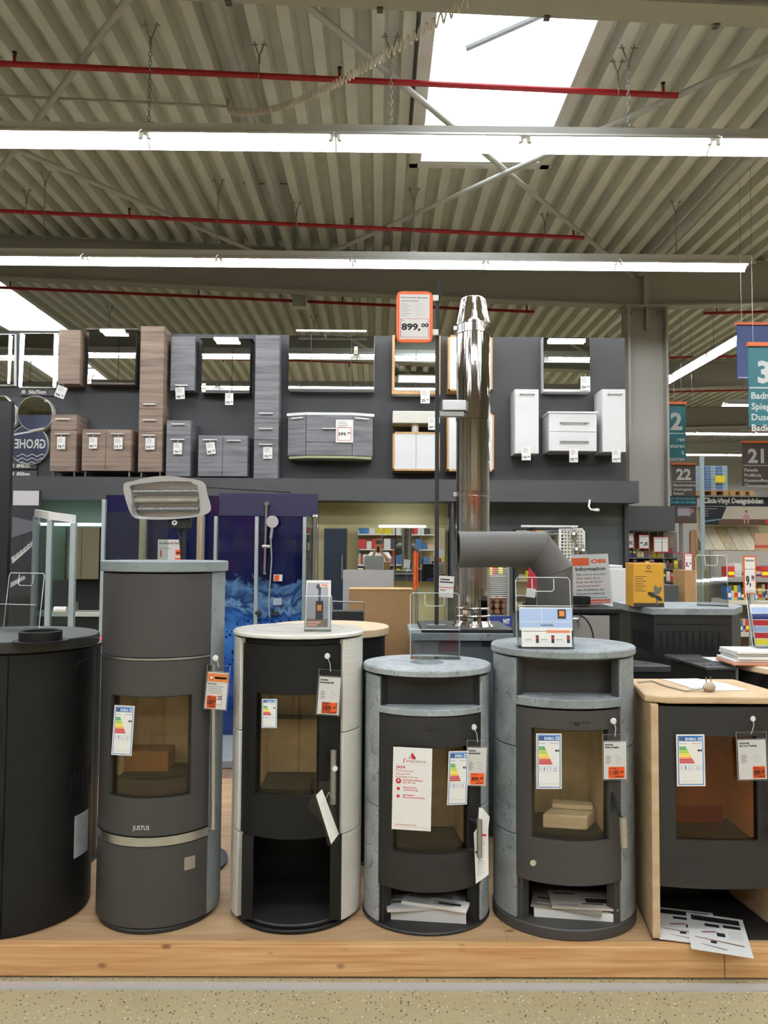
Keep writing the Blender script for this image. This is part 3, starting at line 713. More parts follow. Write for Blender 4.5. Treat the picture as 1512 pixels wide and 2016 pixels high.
# angled grey vanity with white top
d = .3; Yf = WY - d
def plan(p0, p1, p2, p3, dd):           # cut-corner plan polygon
    return [(p0, WY), (p0, Yf + dd), (p1, Yf), (p2, Yf), (p3, Yf + dd), (p3, WY)]
xa, xb, xc, xd = X(566, 860, Yf + .1), X(603, 860, Yf), X(693, 860, Yf), X(735, 860, Yf + .1)
zt_, zb_ = Z(650, 818, Yf), Z(650, 897, Yf)
t = thing('corner_vanity', 'wide grey vanity with slanted sides and thin white top', 'cabinet', ((xa + xd) / 2, WY - .15, zb_))
MB().prism([(a, b, zb_) for a, b in plan(xa + .01, xb, xc, xd - .01, .1)], (0, 0, zt_ - zb_)).build('body', GREYW, t, 0)
MB().prism([(a, b - (.012 if b < WY else 0), zt_) for a, b in plan(xa - .01, xb, xc, xd + .01, .09)], (0, 0, .035)).build('worktop', WHITEL, t, 0, .004)
MB().prism([(a, b - (.006 if b < WY else 0), zb_ - .03) for a, b in plan(xa + .02, xb + .01, xc - .01, xd - .02, .1)], (0, 0, .028)).build('light_rail', M('green_lit_rail', '#a7ad84', .5), t, 0)  # green light along the bottom strip is put into the rail colour
dr = MB().box(xb + .004, xc - .004, Yf - .016, Yf - .001, zb_ + .16, zb_ + .295).build('door', GREYW, t, 0)
dr = MB().box(xb + .004, xc - .004, Yf - .016, Yf - .001, zb_ + .005, zb_ + .155).build('door', GREYW, t, 0)
mb = MB(); hbar(mb, (X(635, 845, Yf), Yf - .016, Z(645, 845, Yf)), (X(662, 845, Yf), Yf - .016, Z(645, 845, Yf))); mb.build('handle', BARH, dr)
MB().box(xb + .004, xc - .004, Yf - .016, Yf - .001, zb_ + .30, zt_ - .004).build('drawer', GREYW, t, 0)
for a, b, ha, hb in ((xa + .012, xb - .002, 571, 596), (xd - .012, xc + .002, 727, 703)):
    n = Vector((.1, b - a, 0)) if a < b else Vector((-.1, a - b, 0))
    p0, p1 = Vector((a, Yf + .098, 0)), Vector((b, Yf + .002, 0))
    nn = Vector((0, 0, 1)).cross(p1 - p0).normalized() * (-.012 if a < b else .012)
    mb = MB(); mb.prism([p0 + Vector((0, 0, zb_ + .005)), p1 + Vector((0, 0, zb_ + .005)), p1 + nn + Vector((0, 0, zb_ + .005)), p0 + nn + Vector((0, 0, zb_ + .005))], (0, 0, zt_ - zb_ - .01))
    dd = mb.build('door', GREYW, t, 0)
    q0, q1 = p0.lerp(p1, .2) + nn, p0.lerp(p1, .85) + nn; q0.z = q1.z = zt_ - .035
    mb = MB(); hbar(mb, q0, q1); mb.build('handle', BARH, dd)
# white high gloss set
GW = 'white gloss bathroom units'
SILV = M('silver_handle', '#a9a9a9', .3, .9)
cabinet('wall_cabinet', 'tall white gloss wall cabinet left of the white drawer vanity', 'cabinet', 1014, 766, 1061, 893, .31, WHITEL, [(766, 893, [(1014, 1061, (1022, 1052, 776))])], GW, handle=SILV)
cabinet('wall_cabinet', 'tall white gloss wall cabinet at the right end of the wall', 'cabinet', 1186, 766, 1232, 890, .34, WHITEL, [(766, 890, [(1186, 1232, (1195, 1225, 776))])], GW, handle=SILV)
cabinet('drawer_vanity', 'white gloss vanity with two drawers and long handles', 'cabinet', 1081, 814, 1175, 888, .36, WHITEL, [(814, 850, [(1081, 1175, (1101, 1158, 833))]), (850, 888, [(1081, 1175, (1101, 1158, 870))])], GW, top=WHITEL, handle=SILV)
# price tags on the furniture
for (x0, y0, x1, y1, Y, lb, pr, le) in (
    (106, 756, 126, 779, 9.06, 'tilted price tag hanging below the small brown wall cabinet', '58.99', .35),
    (112, 860, 128, 884, 8.93, 'price tag on the narrow brown base cabinet', '74.99', 0),
    (175, 861, 191, 883, 8.93, 'price tag on the first door of the brown vanity', '89.99', 0),
    (224, 861, 241, 884, 8.93, 'price tag on the second door of the brown vanity', '11.99', 0),
    (286, 862, 304, 885, 8.97, 'price tag on the lowest door of the tall brown cabinet', '174.99', 0),
    (346, 763, 364, 786, 9.1, 'price tag hanging on the small grey wall cabinet', '58.99', -.06),
    (341, 872, 358, 894, 8.98, 'price tag on the narrow grey base cabinet', '74.99', 0),
    (408, 872, 425, 895, 8.98, 'slightly tilted price tag on the grey two-door vanity', '89.99', -.14),
    (443, 774, 459, 797, 9.1, 'price tag hanging under the grey edged mirror cabinet', '169.99', 0),
    (518, 880, 536, 903, 9.02, 'price tag on the tall grey cabinet', '174.99', 0),
    (828, 767, 846, 794, 9.1, 'price tag hanging under the oak framed mirror cabinet', '25.99', 0),
    (843, 822, 860, 846, 8.97, 'price tag at the edge of the square white basin', '259.99', 0),
    (1027, 879, 1045, 906, 8.95, 'price tag below the tall white wall cabinet left of the vanity', '119.99', 0),
    (1121, 883, 1138, 910, 8.91, 'price tag below the white two-drawer vanity', '329.99', 0),
    (1205, 884, 1222, 910, 8.92, 'price tag below the white wall cabinet at the wall end', '119.99', 0),
    (1143, 741, 1162, 768, 9.12, 'price tag stuck on the white mirror cabinet', '329.99', 0)):
    tagbox(x0, y0, x1, y1, Y, lb, pr, le)
tagbox(661, 826, 695, 871, 8.96, 'large white price card with red frame on the angled grey vanity', '399.99', big=True, string=False)
# lit mirrors, shaped mirrors and their size plates
def flat_mirror(label, pts, Y, extra=None, rim=None, name='wall_mirror'):
    P = [at(px, py, Y) for px, py in pts]
    if extra:
        zl_ = min(p.z for p in P)
        for p in P: p.y += MTILT * (p.z - zl_)
    c = sum(P, Vector()) / len(P)
    t = thing(name, label, 'mirror', (c.x, Y, min(p.z for p in P)), 'mirrors at the left end of the wall')
    MB().prism(P, (0, .012, 0)).build('glass', MIRROR, t, 0)
    Q = [c + (p - c) * 1.03 + Vector((0, .006, 0)) for p in P]
    MB().prism(Q, (0, WY - Y - .006, 0)).build('back_plate', rim or WHITEP, t, 0)
    if extra:
        for (x0, y0, x1, y1) in extra:
            MB().box(X(x0, y0, Y), X(x1, y0, Y), Y - .004, Y - .001, Z(x0, y1, Y), Z(x0, y0, Y)).build('lit_strip', LED, t, 0)
    return t
flat_mirror('rectangular wall mirror with lit side strips beside the brown wall cabinet', [(39, 762), (114, 762), (114, 656), (39, 656)], 9.24, [(40, 657, 46, 761), (107, 657, 113, 761)])
flat_mirror('lit mirror cut by the left edge of the photo', [(-45, 757), (27, 757), (27, 658), (-45, 658)], 9.24, [(18, 660, 22, 755), (-40, 660, -36, 755)])
circ = lambda cx, cy, r: [(cx + r * math.cos(2 * pi * i / 40), cy + r * math.sin(2 * pi * i / 40)) for i in range(40)][::-1]
flat_mirror('upper round frameless mirror overlapping the one below', circ(69, 814, 34), 9.2)
flat_mirror('lower round frameless mirror that shows reversed lettering', circ(56, 876, 38), 9.24)
flat_mirror('octagonal frameless mirror cut by the left edge of the photo', [(-45, 830), (-45, 803), (-22, 780), (9, 780), (30, 803), (30, 832), (9, 854), (-22, 854)], 9.22)
for (px0, py0, px1, py1, s, lb) in ((40, 764, 108, 778, '50x70cm', 'dark size plate under the lit rectangular mirror'), (20, 910, 72, 923, 'Ø45cm', 'upper dark size plate below the round mirrors'), (20, 926, 72, 939, 'Ø50cm', 'lower dark size plate below the round mirrors')):
    fr, wd, ht = frame(px0, py1, px1, py0, 9.27)
    mb = slab(fr, wd, ht, .01, DARKGR); mb.rect(fr, wd * .04, ht * .25, wd * .14, ht * .75, LGREY); mb.text(fr, s, wd * .24, ht * .25, ht * .5, WHITE, bold=.04, width=wd * .5)
    tag(mb.build('size_plate', DARKGR, smooth=0), lb, 'sign', 'mirror size plates')
# banner behind the viewer whose lettering shows reversed in the round mirror
by = 4.62; dd = 2 * 9.24 - by
a_, b_ = ray(57, 878)
bc = Vector((a_ * dd, by, H + b_ * dd))
t = thing('brand_banner', 'dark blue banner with white lettering and wave lines, seen in the round mirrors', 'banner', bc)
fr = (bc + Vector((.62, 0, -.9)), Vector((-1, 0, 0)), Vector((0, 0, 1)))
mb = slab(fr, 2.4, 1.45, .01, M('banner_blue', '#33364c', .6, col2='#4a4d66', scale=1.5, stretch=(3, 1, .3)))
mb.text(fr, 'GROHE', .32, .86, .17, WHITE, width=.56, bold=.03)
for k in range(3):
    mb.poly(fr, [(.34 + i * .025, .74 - k * .07 + .02 * math.sin(i * .9)) for i in range(21)] + [(.34 + i * .025, .725 - k * .07 + .02 * math.sin(i * .9)) for i in range(20, -1, -1)], WHITE)
mb.poly(fr, [(.2, 1.25), (1.0, 1.1), (1.0, 1.07), (.2, 1.22)], WHITE); mb.rect(fr, .2, .2, .22, 1.24, WHITE)
mb.build('cloth', None, t, 0)
mb = MB()
for q in (.2, 2.2): mb.tube([fr[0] + fr[1] * q + Vector((0, 0, 1.45)), Vector((fr[0].x - q, by, C(fr[0].x - q)))], .004, 5)
mb.build('hanging_wire', WIRE, t)
# ------------------------------------------------------------------ left edge partition and poster
PX1 = X(17, 1000, 7.2)
struct(MB().box(PX1 - .5, PX1, 7.2, 7.26, 0, Z(5, 790, 7.2)).build('wall_partition', M('partition_black', '#1b1c1e', .35), smooth=0), 'dark glossy partition at the left edge of the photo', 'wall')
fr, wd, ht = frame(20, 1172, 74, 966, 8.7)
mb = slab(fr, wd, ht, .03, M('poster_black', '#26262a', .35, col2='#37373d', scale=3))
mb.rect(fr, 0, ht * .86, wd * .95, ht, M('poster_pale', '#c9c5c8', .5)); mb.rect(fr, wd * .95, 0, wd, ht, BLACKP)
DG = M('poster_grey', '#5c5c62', .5)
mb.poly(fr, [(0, ht * .55), (wd * .9, ht * .63), (wd * .9, ht * .70), (0, ht * .75)], DG)
mb.poly(fr, [(.0, ht * .36), (wd * .75, ht * .52), (wd * .75, ht * .47), (wd * .05, ht * .30)], LGREY)
for k in range(5):
    for q in (0, 1):
        u0 = .1 + k * .13
        mb.poly(fr, [(wd * u0, ht * (.365 + u0 * .2 - q * .022)), (wd * (u0 + .1), ht * (.365 + (u0 + .1) * .2 - q * .022)), (wd * (u0 + .1), ht * (.357 + (u0 + .1) * .2 - q * .022)), (wd * u0, ht * (.357 + u0 * .2 - q * .022))], BLACKP, .001)
mb.poly(fr, [(0, ht * .12), (wd * .5, ht * .19), (wd * .55, ht * .16), (0, ht * .07)], LGREY)
t = thing('drain_poster', 'dark poster with pale top band showing a slotted drain grate', 'poster', (fr[0].x + wd / 2, 8.7, 0)); mb.build('print_panel', None, t, 0)
MB().box(fr[0].x + .01, fr[0].x + wd - .01, 8.702, 8.728, 0, fr[0].z).build('plinth', BLKMATT, t, 0)
# ------------------------------------------------------------------ niche behind the corner shower
YN = 8.95
t = thing('basin_vanity', 'white basin on a dark vanity behind the glass corner shower', 'basin', at(130, 1250, YN))
MB().box(X(62, 1208, YN), X(200, 1208, YN), YN, WY - .03, Z(130, 1214, YN), Z(130, 1205, YN)).build('basin_top', CERAMS, t, 0, .005)
MB().box(X(66, 1230, YN), X(196, 1230, YN), YN + .03, WY - .03, Z(130, 1262, YN), Z(130, 1214, YN)).build('cabinet_body', BLKMATT, t, 0)
MB().box(X(66, 1170, 9.26), X(202, 1170, 9.26), 9.25, WY - .025, Z(130, 1206, 9.26), Z(130, 1142, 9.26)).build('back_splash', BLKMATT, t, 0)
mb = MB(); p = at(151, 1205, YN + .14)
mb.tube([p, p + Vector((0, 0, .115)), p + Vector((0, 0, .12))], .022, 10).tube([p + Vector((0, 0, .1)), p + Vector((-.02, -.12, .1))], .014, 8).tube([p + Vector((0, 0, .12)), p + Vector((-.02, -.08, .15))], .009, 8)
mb.build('tap', CHROME, t)
mirror_t = thing('mirror_cabinet', 'tall mirror cabinet under a light bar behind the corner shower', 'mirror cabinet', at(160, 1140, 9.0))
MB().box(X(128, 1090, 9.12), X(203, 1090, 9.12), 9.12, WY - .03, Z(160, 1140, 9.12), Z(160, 1038, 9.12)).build('body', GALV, mirror_t, 0)
MB().box(X(128, 1090, 9.1), X(160, 1090, 9.1), 9.1, 9.118, Z(160, 1140, 9.1), Z(160, 1038, 9.1)).build('door', MIRROR, mirror_t, 0)
MB().box(X(161, 1090, 9.1), X(203, 1090, 9.1), 9.1, 9.118, Z(160, 1140, 9.1), Z(160, 1038, 9.1)).build('door', MIRROR, mirror_t, 0)
tag(MB().box(X(66, 1033, 9.05), X(226, 1033, 9.05), 9.05, 9.1, Z(160, 1035, 9.05), Z(160, 1030, 9.05)).build('light_bar', LED), 'lit white light bar above the mirror behind the corner shower', 'lamp')
# corner shower
YS = 7.2
ALU = M('aluminium_pale', '#b9c6c9', .3, .5)
t = thing('corner_shower', 'glass corner shower with a white top rail and pale profiles', 'shower', at(120, 1250, YS))
pA, pB, pC = at(72, 1003, YS + .5), at(100, 1008, YS), at(146, 1014, YS - .15)
mb = MB()
for a, b in ((pA, pB), (pB, pC)):
    dv = (b - a); nn = Vector((-dv.y, dv.x, 0)).normalized() * .02
    mb.prism([a - nn, b - nn, b + nn, a + nn], (0, 0, -.07))
mb.build('top_rail', WHITEP, t, 0)
zf = .02
for q in (pA, pB, pC): MB().box(q.x - .025, q.x + .025, q.y - .025, q.y + .025, zf, q.z - .07).build('profile', ALU, t, 0, .004)
for a, b in ((pA, pB), (pB, pC)):
    dv = (b - a); nn = Vector((-dv.y, dv.x, 0)).normalized() * .003; e = dv.normalized() * .026
    MB().prism([Vector((p.x, p.y, zf + .03)) for p in (a + e - nn, b - e - nn, b - e + nn, a + e + nn)], (0, 0, pC.z - .12)).build('pane', PANE, t, 0)
MB().tube([pC + Vector((-.03, -.04, -.86)), pC + Vector((-.14, -.04, -.86))], .03, 12).build('knob', WHITEP, t)
# ------------------------------------------------------------------ blue shower wall
YB = 6.35
SH0, SH1 = X(206, 1100, YB), X(630, 1100, YB)
ztp = Z(540, 972, YB)
WP = waterprint('water_print')
struct(MB().box(-2.9, -.4, YS - 2.4, YS, 0, .006).build('floor_laminate', LAMINATE, smooth=0), 'brown laminate floor strip in front of the shower', 'floor')
t = thing('shower_cabin', 'navy shower back wall printed with splashing water', 'shower', ((SH0 + SH1) / 2, YB, 0))
MB().box(X(430, 1100, YB), SH1 - .02, YB, YB + .03, .06, ztp).build('back_panel', WP, t, 0)
MB().box(SH0, X(428, 1100, YB), YB, YB + .03, .06, Z(300, 975, YB)).build('back_panel', WP, t, 0)
MB().box(X(430, 1100, YB), SH1 - .02, YB - .006, YB - .001, Z(540, 1016, YB), ztp).build('top_band', M('navy_band', '#17153a', .5), t, 0)
MB().box(SH0, SH1, YB - .75, YB, .006, .07).build('tray', M('tray_grey', '#8d9093', .45), t, 0, .01)
for px, w_ in ((203, .03), (600, .035), (505, .03), (286, .05), (398, .04), (424, .025)):
    xx = X(px, 1100, YB - .03)
    if px in (286, 398): MB().tube([(xx, YB - .1, .07), (xx, YB - .1, Z(300, 985, YB))], .034, 14).build('post', M('warm_alu', '#dccbb8', .25, .8), t)
    else: MB().box(xx - w_ / 2, xx + w_ / 2, YB - .05, YB - .008, .07, Z(300, 985 if px == 203 else 1016, YB)).build('profile', ALU, t, 0, .003)
MB().box(X(602, 1100, YB - .7), X(604, 1100, YB - .7), YB - .7, YB - .06, .09, Z(610, 1018, YB - .4)).build('pane', PANE, t, 0)
MB().box(X(207, 1100, YB - .7), X(330, 1100, YB - .7), YB - .7, YB - .694, .09, Z(300, 1010, YB - .6)).build('pane', PANE, t, 0)
mb = MB(); xx = X(620, 1100, YB - .5); mb.tube([(xx, YB - .5, .07), (xx, YB - .5, Z(620, 1020, YB - .5))], .02, 12).lathe([(.001, .03), (.018, .025), (.024, .01), (.02, 0)], (xx, YB - .5, Z(620, 1020, YB - .5)), 12)
mb.build('post', CHROME, t)
def onp(px, py, dy=0): return at(px, py, YB - .006 - dy)
mb = MB()
mb.tube([onp(525, 992, .05), onp(521, 1128, .05)], .011, 10); mb.tube([onp(525, 992, .05), onp(525, 992, -.0)], .02, 10); mb.tube([onp(521, 1128, .05), onp(521, 1128, 0)], .013, 10)
mb.tube([onp(516, 1076, .05), onp(532, 1076, .05)], .016, 10)
mb.build('shower_rail', CHROME, t)
mb = MB(); c = onp(536, 1027, .1)
for r, dy in ((.034, 0),): mb.tube([c + Vector((0, dy, 0)), c + Vector((0, .02, 0))], .05, 20)
mb.tube([c + Vector((0, .012, -.04)), onp(533, 1060, .08)], .012, 8); mb.tube([onp(533, 1060, .08), onp(535, 1100, .06), onp(529, 1185, .05), onp(531, 1215, .02)], .006, 6)
mb.build('hand_shower', M('chrome_white', '#cfcfd2', .25, .6), t)
for px, py in ((508, 1206), (542, 1206)):
    mb = MB(); c = onp(px, py, 0)
    mb.tube([c, c + Vector((0, -.012, 0))], .028, 18).tube([c + Vector((0, -.012, 0)), c + Vector((0, -.05, 0))], .018, 14, M('knob_hub', '#57606b', .3, .8))
    mb.build('control_knob', CHROME, t)
for (x0, y0, x1, y1, m_) in ((539, 1131, 556, 1144, WHITEP), (538, 1177, 555, 1191, M('plate_pale', '#9fb0bd', .4)), (541, 1132, 550, 1143, ORANGE)):
    MB().box(onp(x0, y1).x, onp(x1, y1).x, YB - (.02 if m_ is not ORANGE else .022), YB - .006, onp(x0, y1).z, onp(x0, y0).z).build('wall_plate', m_, t, 0)
fr, wd, ht = frame(310, 1108, 360, 1062, YB - .12)
mb = slab(fr, wd, ht, .004, M('card_pinkish', '#cfc6c2', .6)); mb.text(fr, 'Runddusche Palma', wd * .06, ht * .8, ht * .1, BLACKP, width=wd * .86, bold=.03)
mb.rect(fr, wd * .06, ht * .6, wd * .5, ht * .63, GREYP).rect(fr, wd * .1, ht * .25, wd * .16, ht * .55, RED).rect(fr, wd * .7, ht * .32, wd * .95, ht * .56, ORANGE).rect(fr, wd * .72, ht * .4, wd * .93, ht * .46, BLACKP, .0008).rect(fr, wd * .68, 0, wd * .95, ht * .22, ORANGE)
tag(mb.build('shower_price_card', None, smooth=0), 'pale price card with orange patches hanging in the blue shower', 'price card')
tag(MB().tube([at(375, 958, 8.835), at(571, 969, YB + .02), at(571, 974, YB + .02)], .007, 6).build('support_rod', BLKMET), 'thin black support rod above the blue shower wall', 'rod')
# ------------------------------------------------------------------ beige niche
t, Yt = cabinet('tall_cabinet', 'dark blue grey tall cabinet standing in the beige niche', 'cabinet', 637, 1040, 681, 1262, .35, M('dark_blue_lacquer', '#222a33', .25), [(1040, 1262, [(637, 681, None)])], None, Y0=WY - .03)
mb = MB(); mb.tube([(X(674, 1095, Yt), Yt - .03, Z(674, 1140, Yt)), (X(674, 1095, Yt), Yt - .03, Z(674, 1093, Yt))], .01, 8); mb.build('handle', CHROME, t)
t = thing('mirror_cabinet', 'wide mirror cabinet in the beige niche reflecting the photographer', 'mirror cabinet', at(790, 1146, 9.1))
MB().box(X(705, 1090, 9.1), X(876, 1090, 9.1), 9.1, WY - .03, Z(790, 1144, 9.1), Z(790, 1040, 9.1)).build('body', WHITEP, t, 0)
for a, b in ((705, 751), (752, 828), (829, 876)):
    MB().box(X(a, 1090, 9.08), X(b, 1090, 9.08), 9.08, 9.098, Z(790, 1144, 9.08), Z(790, 1040, 9.08)).build('door', MIRROR, t, 0)
tag(MB().box(X(746, 1036, 9.0), X(838, 1036, 9.0), 9.0, 9.05, Z(790, 1038, 9.0), Z(790, 1034, 9.0)).build('light_bar', LED), 'lit white light bar above the mirror in the beige niche', 'lamp')
t = thing('wall_plug', 'white basin tap block on the beige niche wall behind the flue pole', 'socket', at(886, 1042, 9.2))
MB().box(X(883, 1030, 9.2), X(891, 1030, 9.2), 9.2, WY - .03, Z(886, 1046, 9.2), Z(886, 1020, 9.2)).build('body', WHITEP, t, 0, .004)
# slate niche
t = thing('mirror_cabinet', 'mirror behind the wire grid under a thin lamp bar in the slate niche', 'mirror cabinet', at(1080, 1210, 9.1))
MB().box(X(1012, 1100, 9.2), X(1152, 1100, 9.2), 9.2, WY - .03, Z(1080, 1205, 9.2), Z(1080, 1042, 9.2)).build('body', BLKMATT, t, 0)
MB().box(X(1014, 1100, 9.19), X(1150, 1100, 9.19), 9.185, 9.199, Z(1080, 1203, 9.19), Z(1080, 1044, 9.19)).build('door', MIRROR, t, 0)
MB().box(X(1026, 1035, 9.0), X(1138, 1035, 9.0), 9.0, 9.03, Z(1080, 1038, 9.0), Z(1080, 1034, 9.0)).build('lamp_bar', WHITEP, t, 0)
mb = MB()
for px in (1048, 1118): mb.box(X(px, 1038, 9.02), X(px + 6, 1038, 9.02), 9.02, 9.2, Z(px, 1044, 9.02), Z(px, 1038, 9.02))
mb.build('lamp_arm', BLKMATT, t, 0)
t = thing('wire_grid', 'white wire grid panel with rounded corner hung with chrome fittings', 'grid', at(1128, 1115, 8.7))
mb = MB()
for k in range(8): mb.tube([at(1104 + k * 6.2, 1044, 8.7), at(1104 + k * 6.2, 1118, 8.7)], .006, 5)
for k in range(12): mb.tube([at(1102, 1045 + k * 6.4, 8.7), at(1150, 1045 + k * 6.4, 8.7)], .006, 5)
mb.build('mesh_panel', WHITEP, t)
MB().tube([at(1102, 1118, 8.7), at(1102, 1042, 8.7), at(1146, 1042, 8.7), at(1150, 1047, 8.7), at(1151, 1118, 8.7)], .011, 8).build('rim', WHITEP, t)
for px in (1106, 1146): MB().tube([at(px, 1050, 8.7), (at(px, 1050, 8.7).x, 9.184, at(px, 1050, 8.7).z)], .008, 6).build('wall_arm', WHITEP, t)
for k, (px, py) in enumerate(((1130, 1055), (1135, 1085), (1149, 1088))):
    mb = MB(); c = at(px, py, 8.66)
    mb.lathe([(.001, .05), (.03, .04), (.042, 0), (.03, -.05), (.001, -.07)], tuple(c), 12).tube([c + Vector((0, 0, .04)), c + Vector((.0, .03, .09))], .012, 8)
    tag(mb.build('chrome_fitting', CHROME), ['upper chrome fitting hung on the white wire grid', 'lower chrome fitting hung on the white wire grid', 'chrome fitting at the rim of the white wire grid'][k], 'fitting', 'fittings on the wire grid')
mb = MB(); mb.tube([at(1161, 984, 8.86), at(1161, 988, 8.75), at(1159, 997, 8.72), at(1163, 1003, 8.7), at(1176, 1004, 8.66)], .011, 8).lathe([(.001, .02), (.03, .012), (.03, -.012), (.001, -.016)], tuple(at(1175, 1004, 8.66)), 12)
tag(mb.build('hook_lamp', WHITEP), 'small white hook-shaped lamp under the fascia', 'lamp')
# ================================================================== platform
DF = H / -ray(745, 1928)[1]
PL = Z(745, 1863, DF)
t = thing('display_platform', 'low wooden platform with a knotty front beam carrying the stoves', 'platform', (.2, DF, 0))
xs = X(1427, 1895, DF)
MB().box(-3.2, xs - .0008, DF, DF + .045, .007, PL).build('front_beam', SPRUCE, t, 0, .004)
MB().box(xs + .0008, 3.2, DF, DF + .045, .007, PL - .001).build('front_beam', SPRUCE, t, 0, .004)
MB().box(-3.2, 3.2, DF + .02, DF + .04, 0, .007).build('kick_board', M('kick_dark', '#2c241c', .8), t, 0)
yy = DF + .0455; k = 0
while yy < 5.0:
    y2 = min(yy + .192, 5.0)
    off = (k % 3) * .9
    for a, b in ((-3.2, -1.6 + off), (-1.6 + off, .5 + off), (.5 + off, 3.2)):
        MB().box(a + .0006, b - .0006, yy + .0006, y2 - .0006, PL - .02, PL - .0012).build('plank', DECK, t, 0)
    yy = y2; k += 1
MB().box(-3.15, 3.15, DF + .05, 4.98, .017, PL - .0205).build('core', M('core_dark', '#3a2f24', .8), t, 0)
tag(MB().box(-6, 6, atz(745, 1947, .006).y, atz(745, 1934, .006).y, 0, .006).build('floor_strip', M('strip_alu', '#c3c6c8', .35, .3)), 'pale metal edging strip on the floor in front of the platform', 'strip')
# ================================================================== stove tools
class Round:
    """round stove fitted to its footprint: tangents from the camera and the front of its base"""
    def __init__(s, pxl, pxr, pyf, ry, py=1600, zb=None):
        zb = PL if zb is None else zb
        s.df = atz((pxl + pxr) / 2, pyf, zb).y; s.ry = ry; s.cy = s.df + ry
        m0, m1 = ray(pxl, py)[0], ray(pxr, py)[0]
        s.cx = (m0 + m1) * (s.cy ** 2 - ry ** 2) / (2 * s.cy)
        s.rx = math.sqrt(max(.01, (s.cx - m0 * s.cy) ** 2 - m0 ** 2 * ry ** 2))
    def ang(s, px, py, dr=0):
        m = ray(px, py)[0]; ph = math.atan(-s.cx / s.cy); lo, hi = ph - 1.42, ph + 1.42
        for _ in range(50):
            a = (lo + hi) / 2
            if (s.cx + (s.rx + dr) * math.sin(a)) / (s.cy - (s.ry + dr) * math.cos(a)) < m: lo = a
            else: hi = a
        return a
    def pt(s, a, z, dr=0): return Vector((s.cx + (s.rx + dr) * math.sin(a), s.cy - (s.ry + dr) * math.cos(a), z))
    def dep(s, a, dr=0): return s.cy - (s.ry + dr) * math.cos(a)
    def z(s, px, py, dr=0):
        return Z(px, py, s.dep(s.ang(px, py, dr), dr))
    def zf(s, py, dr=0):
        px = 745 + F * s.cx / s.cy
        return Z(px, py, s.cy - s.ry - dr)
def window_door(t, S, a0, a1, z0, z1, wa0, wa1, wz0, wz1, mat, dr=0, th=.03, glass=FIREGLASS, name='door'):
    mb = MB(); rx, ry = S.rx + dr, S.ry + dr
    mb.arc(S.cx, S.cy, rx, ry, a0, a1, wz1, z1, th, 28).arc(S.cx, S.cy, rx, ry, a0, a1, z0, wz0, th, 28)
    mb.arc(S.cx, S.cy, rx, ry, a0, wa0, wz0, wz1, th, 8).arc(S.cx, S.cy, rx, ry, wa1, a1, wz0, wz1, th, 8)
    d = mb.build(name, mat, t, 30)
    MB().arc(S.cx, S.cy, rx - .012, ry - .012, wa0 - .04, wa1 + .04, wz0 - .01, wz1 + .01, .004, 24).build('window_glass', glass, d, 30)
    # slim rebate round the pane
    e = .004
    for za in (wz0, wz1 - e): MB().arc(S.cx, S.cy, rx - .006, ry - .006, wa0, wa1, za, za + e, .006, 24).build('seal', BLKMATT, d, 30)
    return d
def firebox(t, S, wa0, wa1, z0, z1, mat=VERM, back=.05, bw=.12, floor=SOOT, baffle=True):
    y0 = S.cy - S.ry + .06; xL, xR = S.cx + (S.rx - .05) * math.sin(wa0 - .06), S.cx + (S.rx - .05) * math.sin(wa1 + .06)
    yb = S.cy + back; bL, bR = S.cx - bw, S.cx + bw
    yL, yR = S.dep(wa0 - .06, -.05), S.dep(wa1 + .06, -.05)
    def wall(p, q, o, nm):
        (ax_, ay_), (bx_, by_) = p, q
        MB().prism([(ax_, ay_, z0), (bx_, by_, z0), (bx_ + o[0], by_ + o[1], z0), (ax_ + o[0], ay_ + o[1], z0)], (0, 0, z1 - z0)).build(nm, mat, t, 0)
    wall((bL, yb), (S.cx - .001, yb), (0, .02), 'lining_board'); wall((S.cx + .001, yb), (bR, yb), (0, .02), 'lining_board')
    wall((xL, yL), (bL, yb), (-.02, .01), 'lining_board'); wall((bR, yb), (xR, yR), (.02, .01), 'lining_board')
    MB().prism([(xL, yL, z0 - .012), (xR, yR, z0 - .012), (bR + .02, yb + .02, z0 - .012), (bL - .02, yb + .02, z0 - .012)], (0, 0, .012)).build('grate_floor', floor, t, 0)
    MB().prism([(xL, yL, z1), (xR, yR, z1), (bR + .02, yb + .02, z1), (bL - .02, yb + .02, z1)], (0, 0, .012)).build('firebox_roof', SOOT, t, 0)
def shell(t, S, a, z0, z1, mat=BLKMET, dr=-.03, b=None):
    MB().arc(S.cx, S.cy, S.rx + dr, S.ry + dr, a, 2 * pi + (-a if b is None else b), z0, z1, .008, 60).build('carcass', mat, t, 40)
def cladding(t, S, a0, a1, zs, mat, dr=0, th=.026, gap=.0018, name='stone_panel'):
    for z0, z1 in zip(zs[:-1], zs[1:]):
        MB().arc(S.cx, S.cy, S.rx + dr, S.ry + dr, a0, a1, z0 + gap, z1 - gap, th, 22).build(name, mat, t, 30, .003)
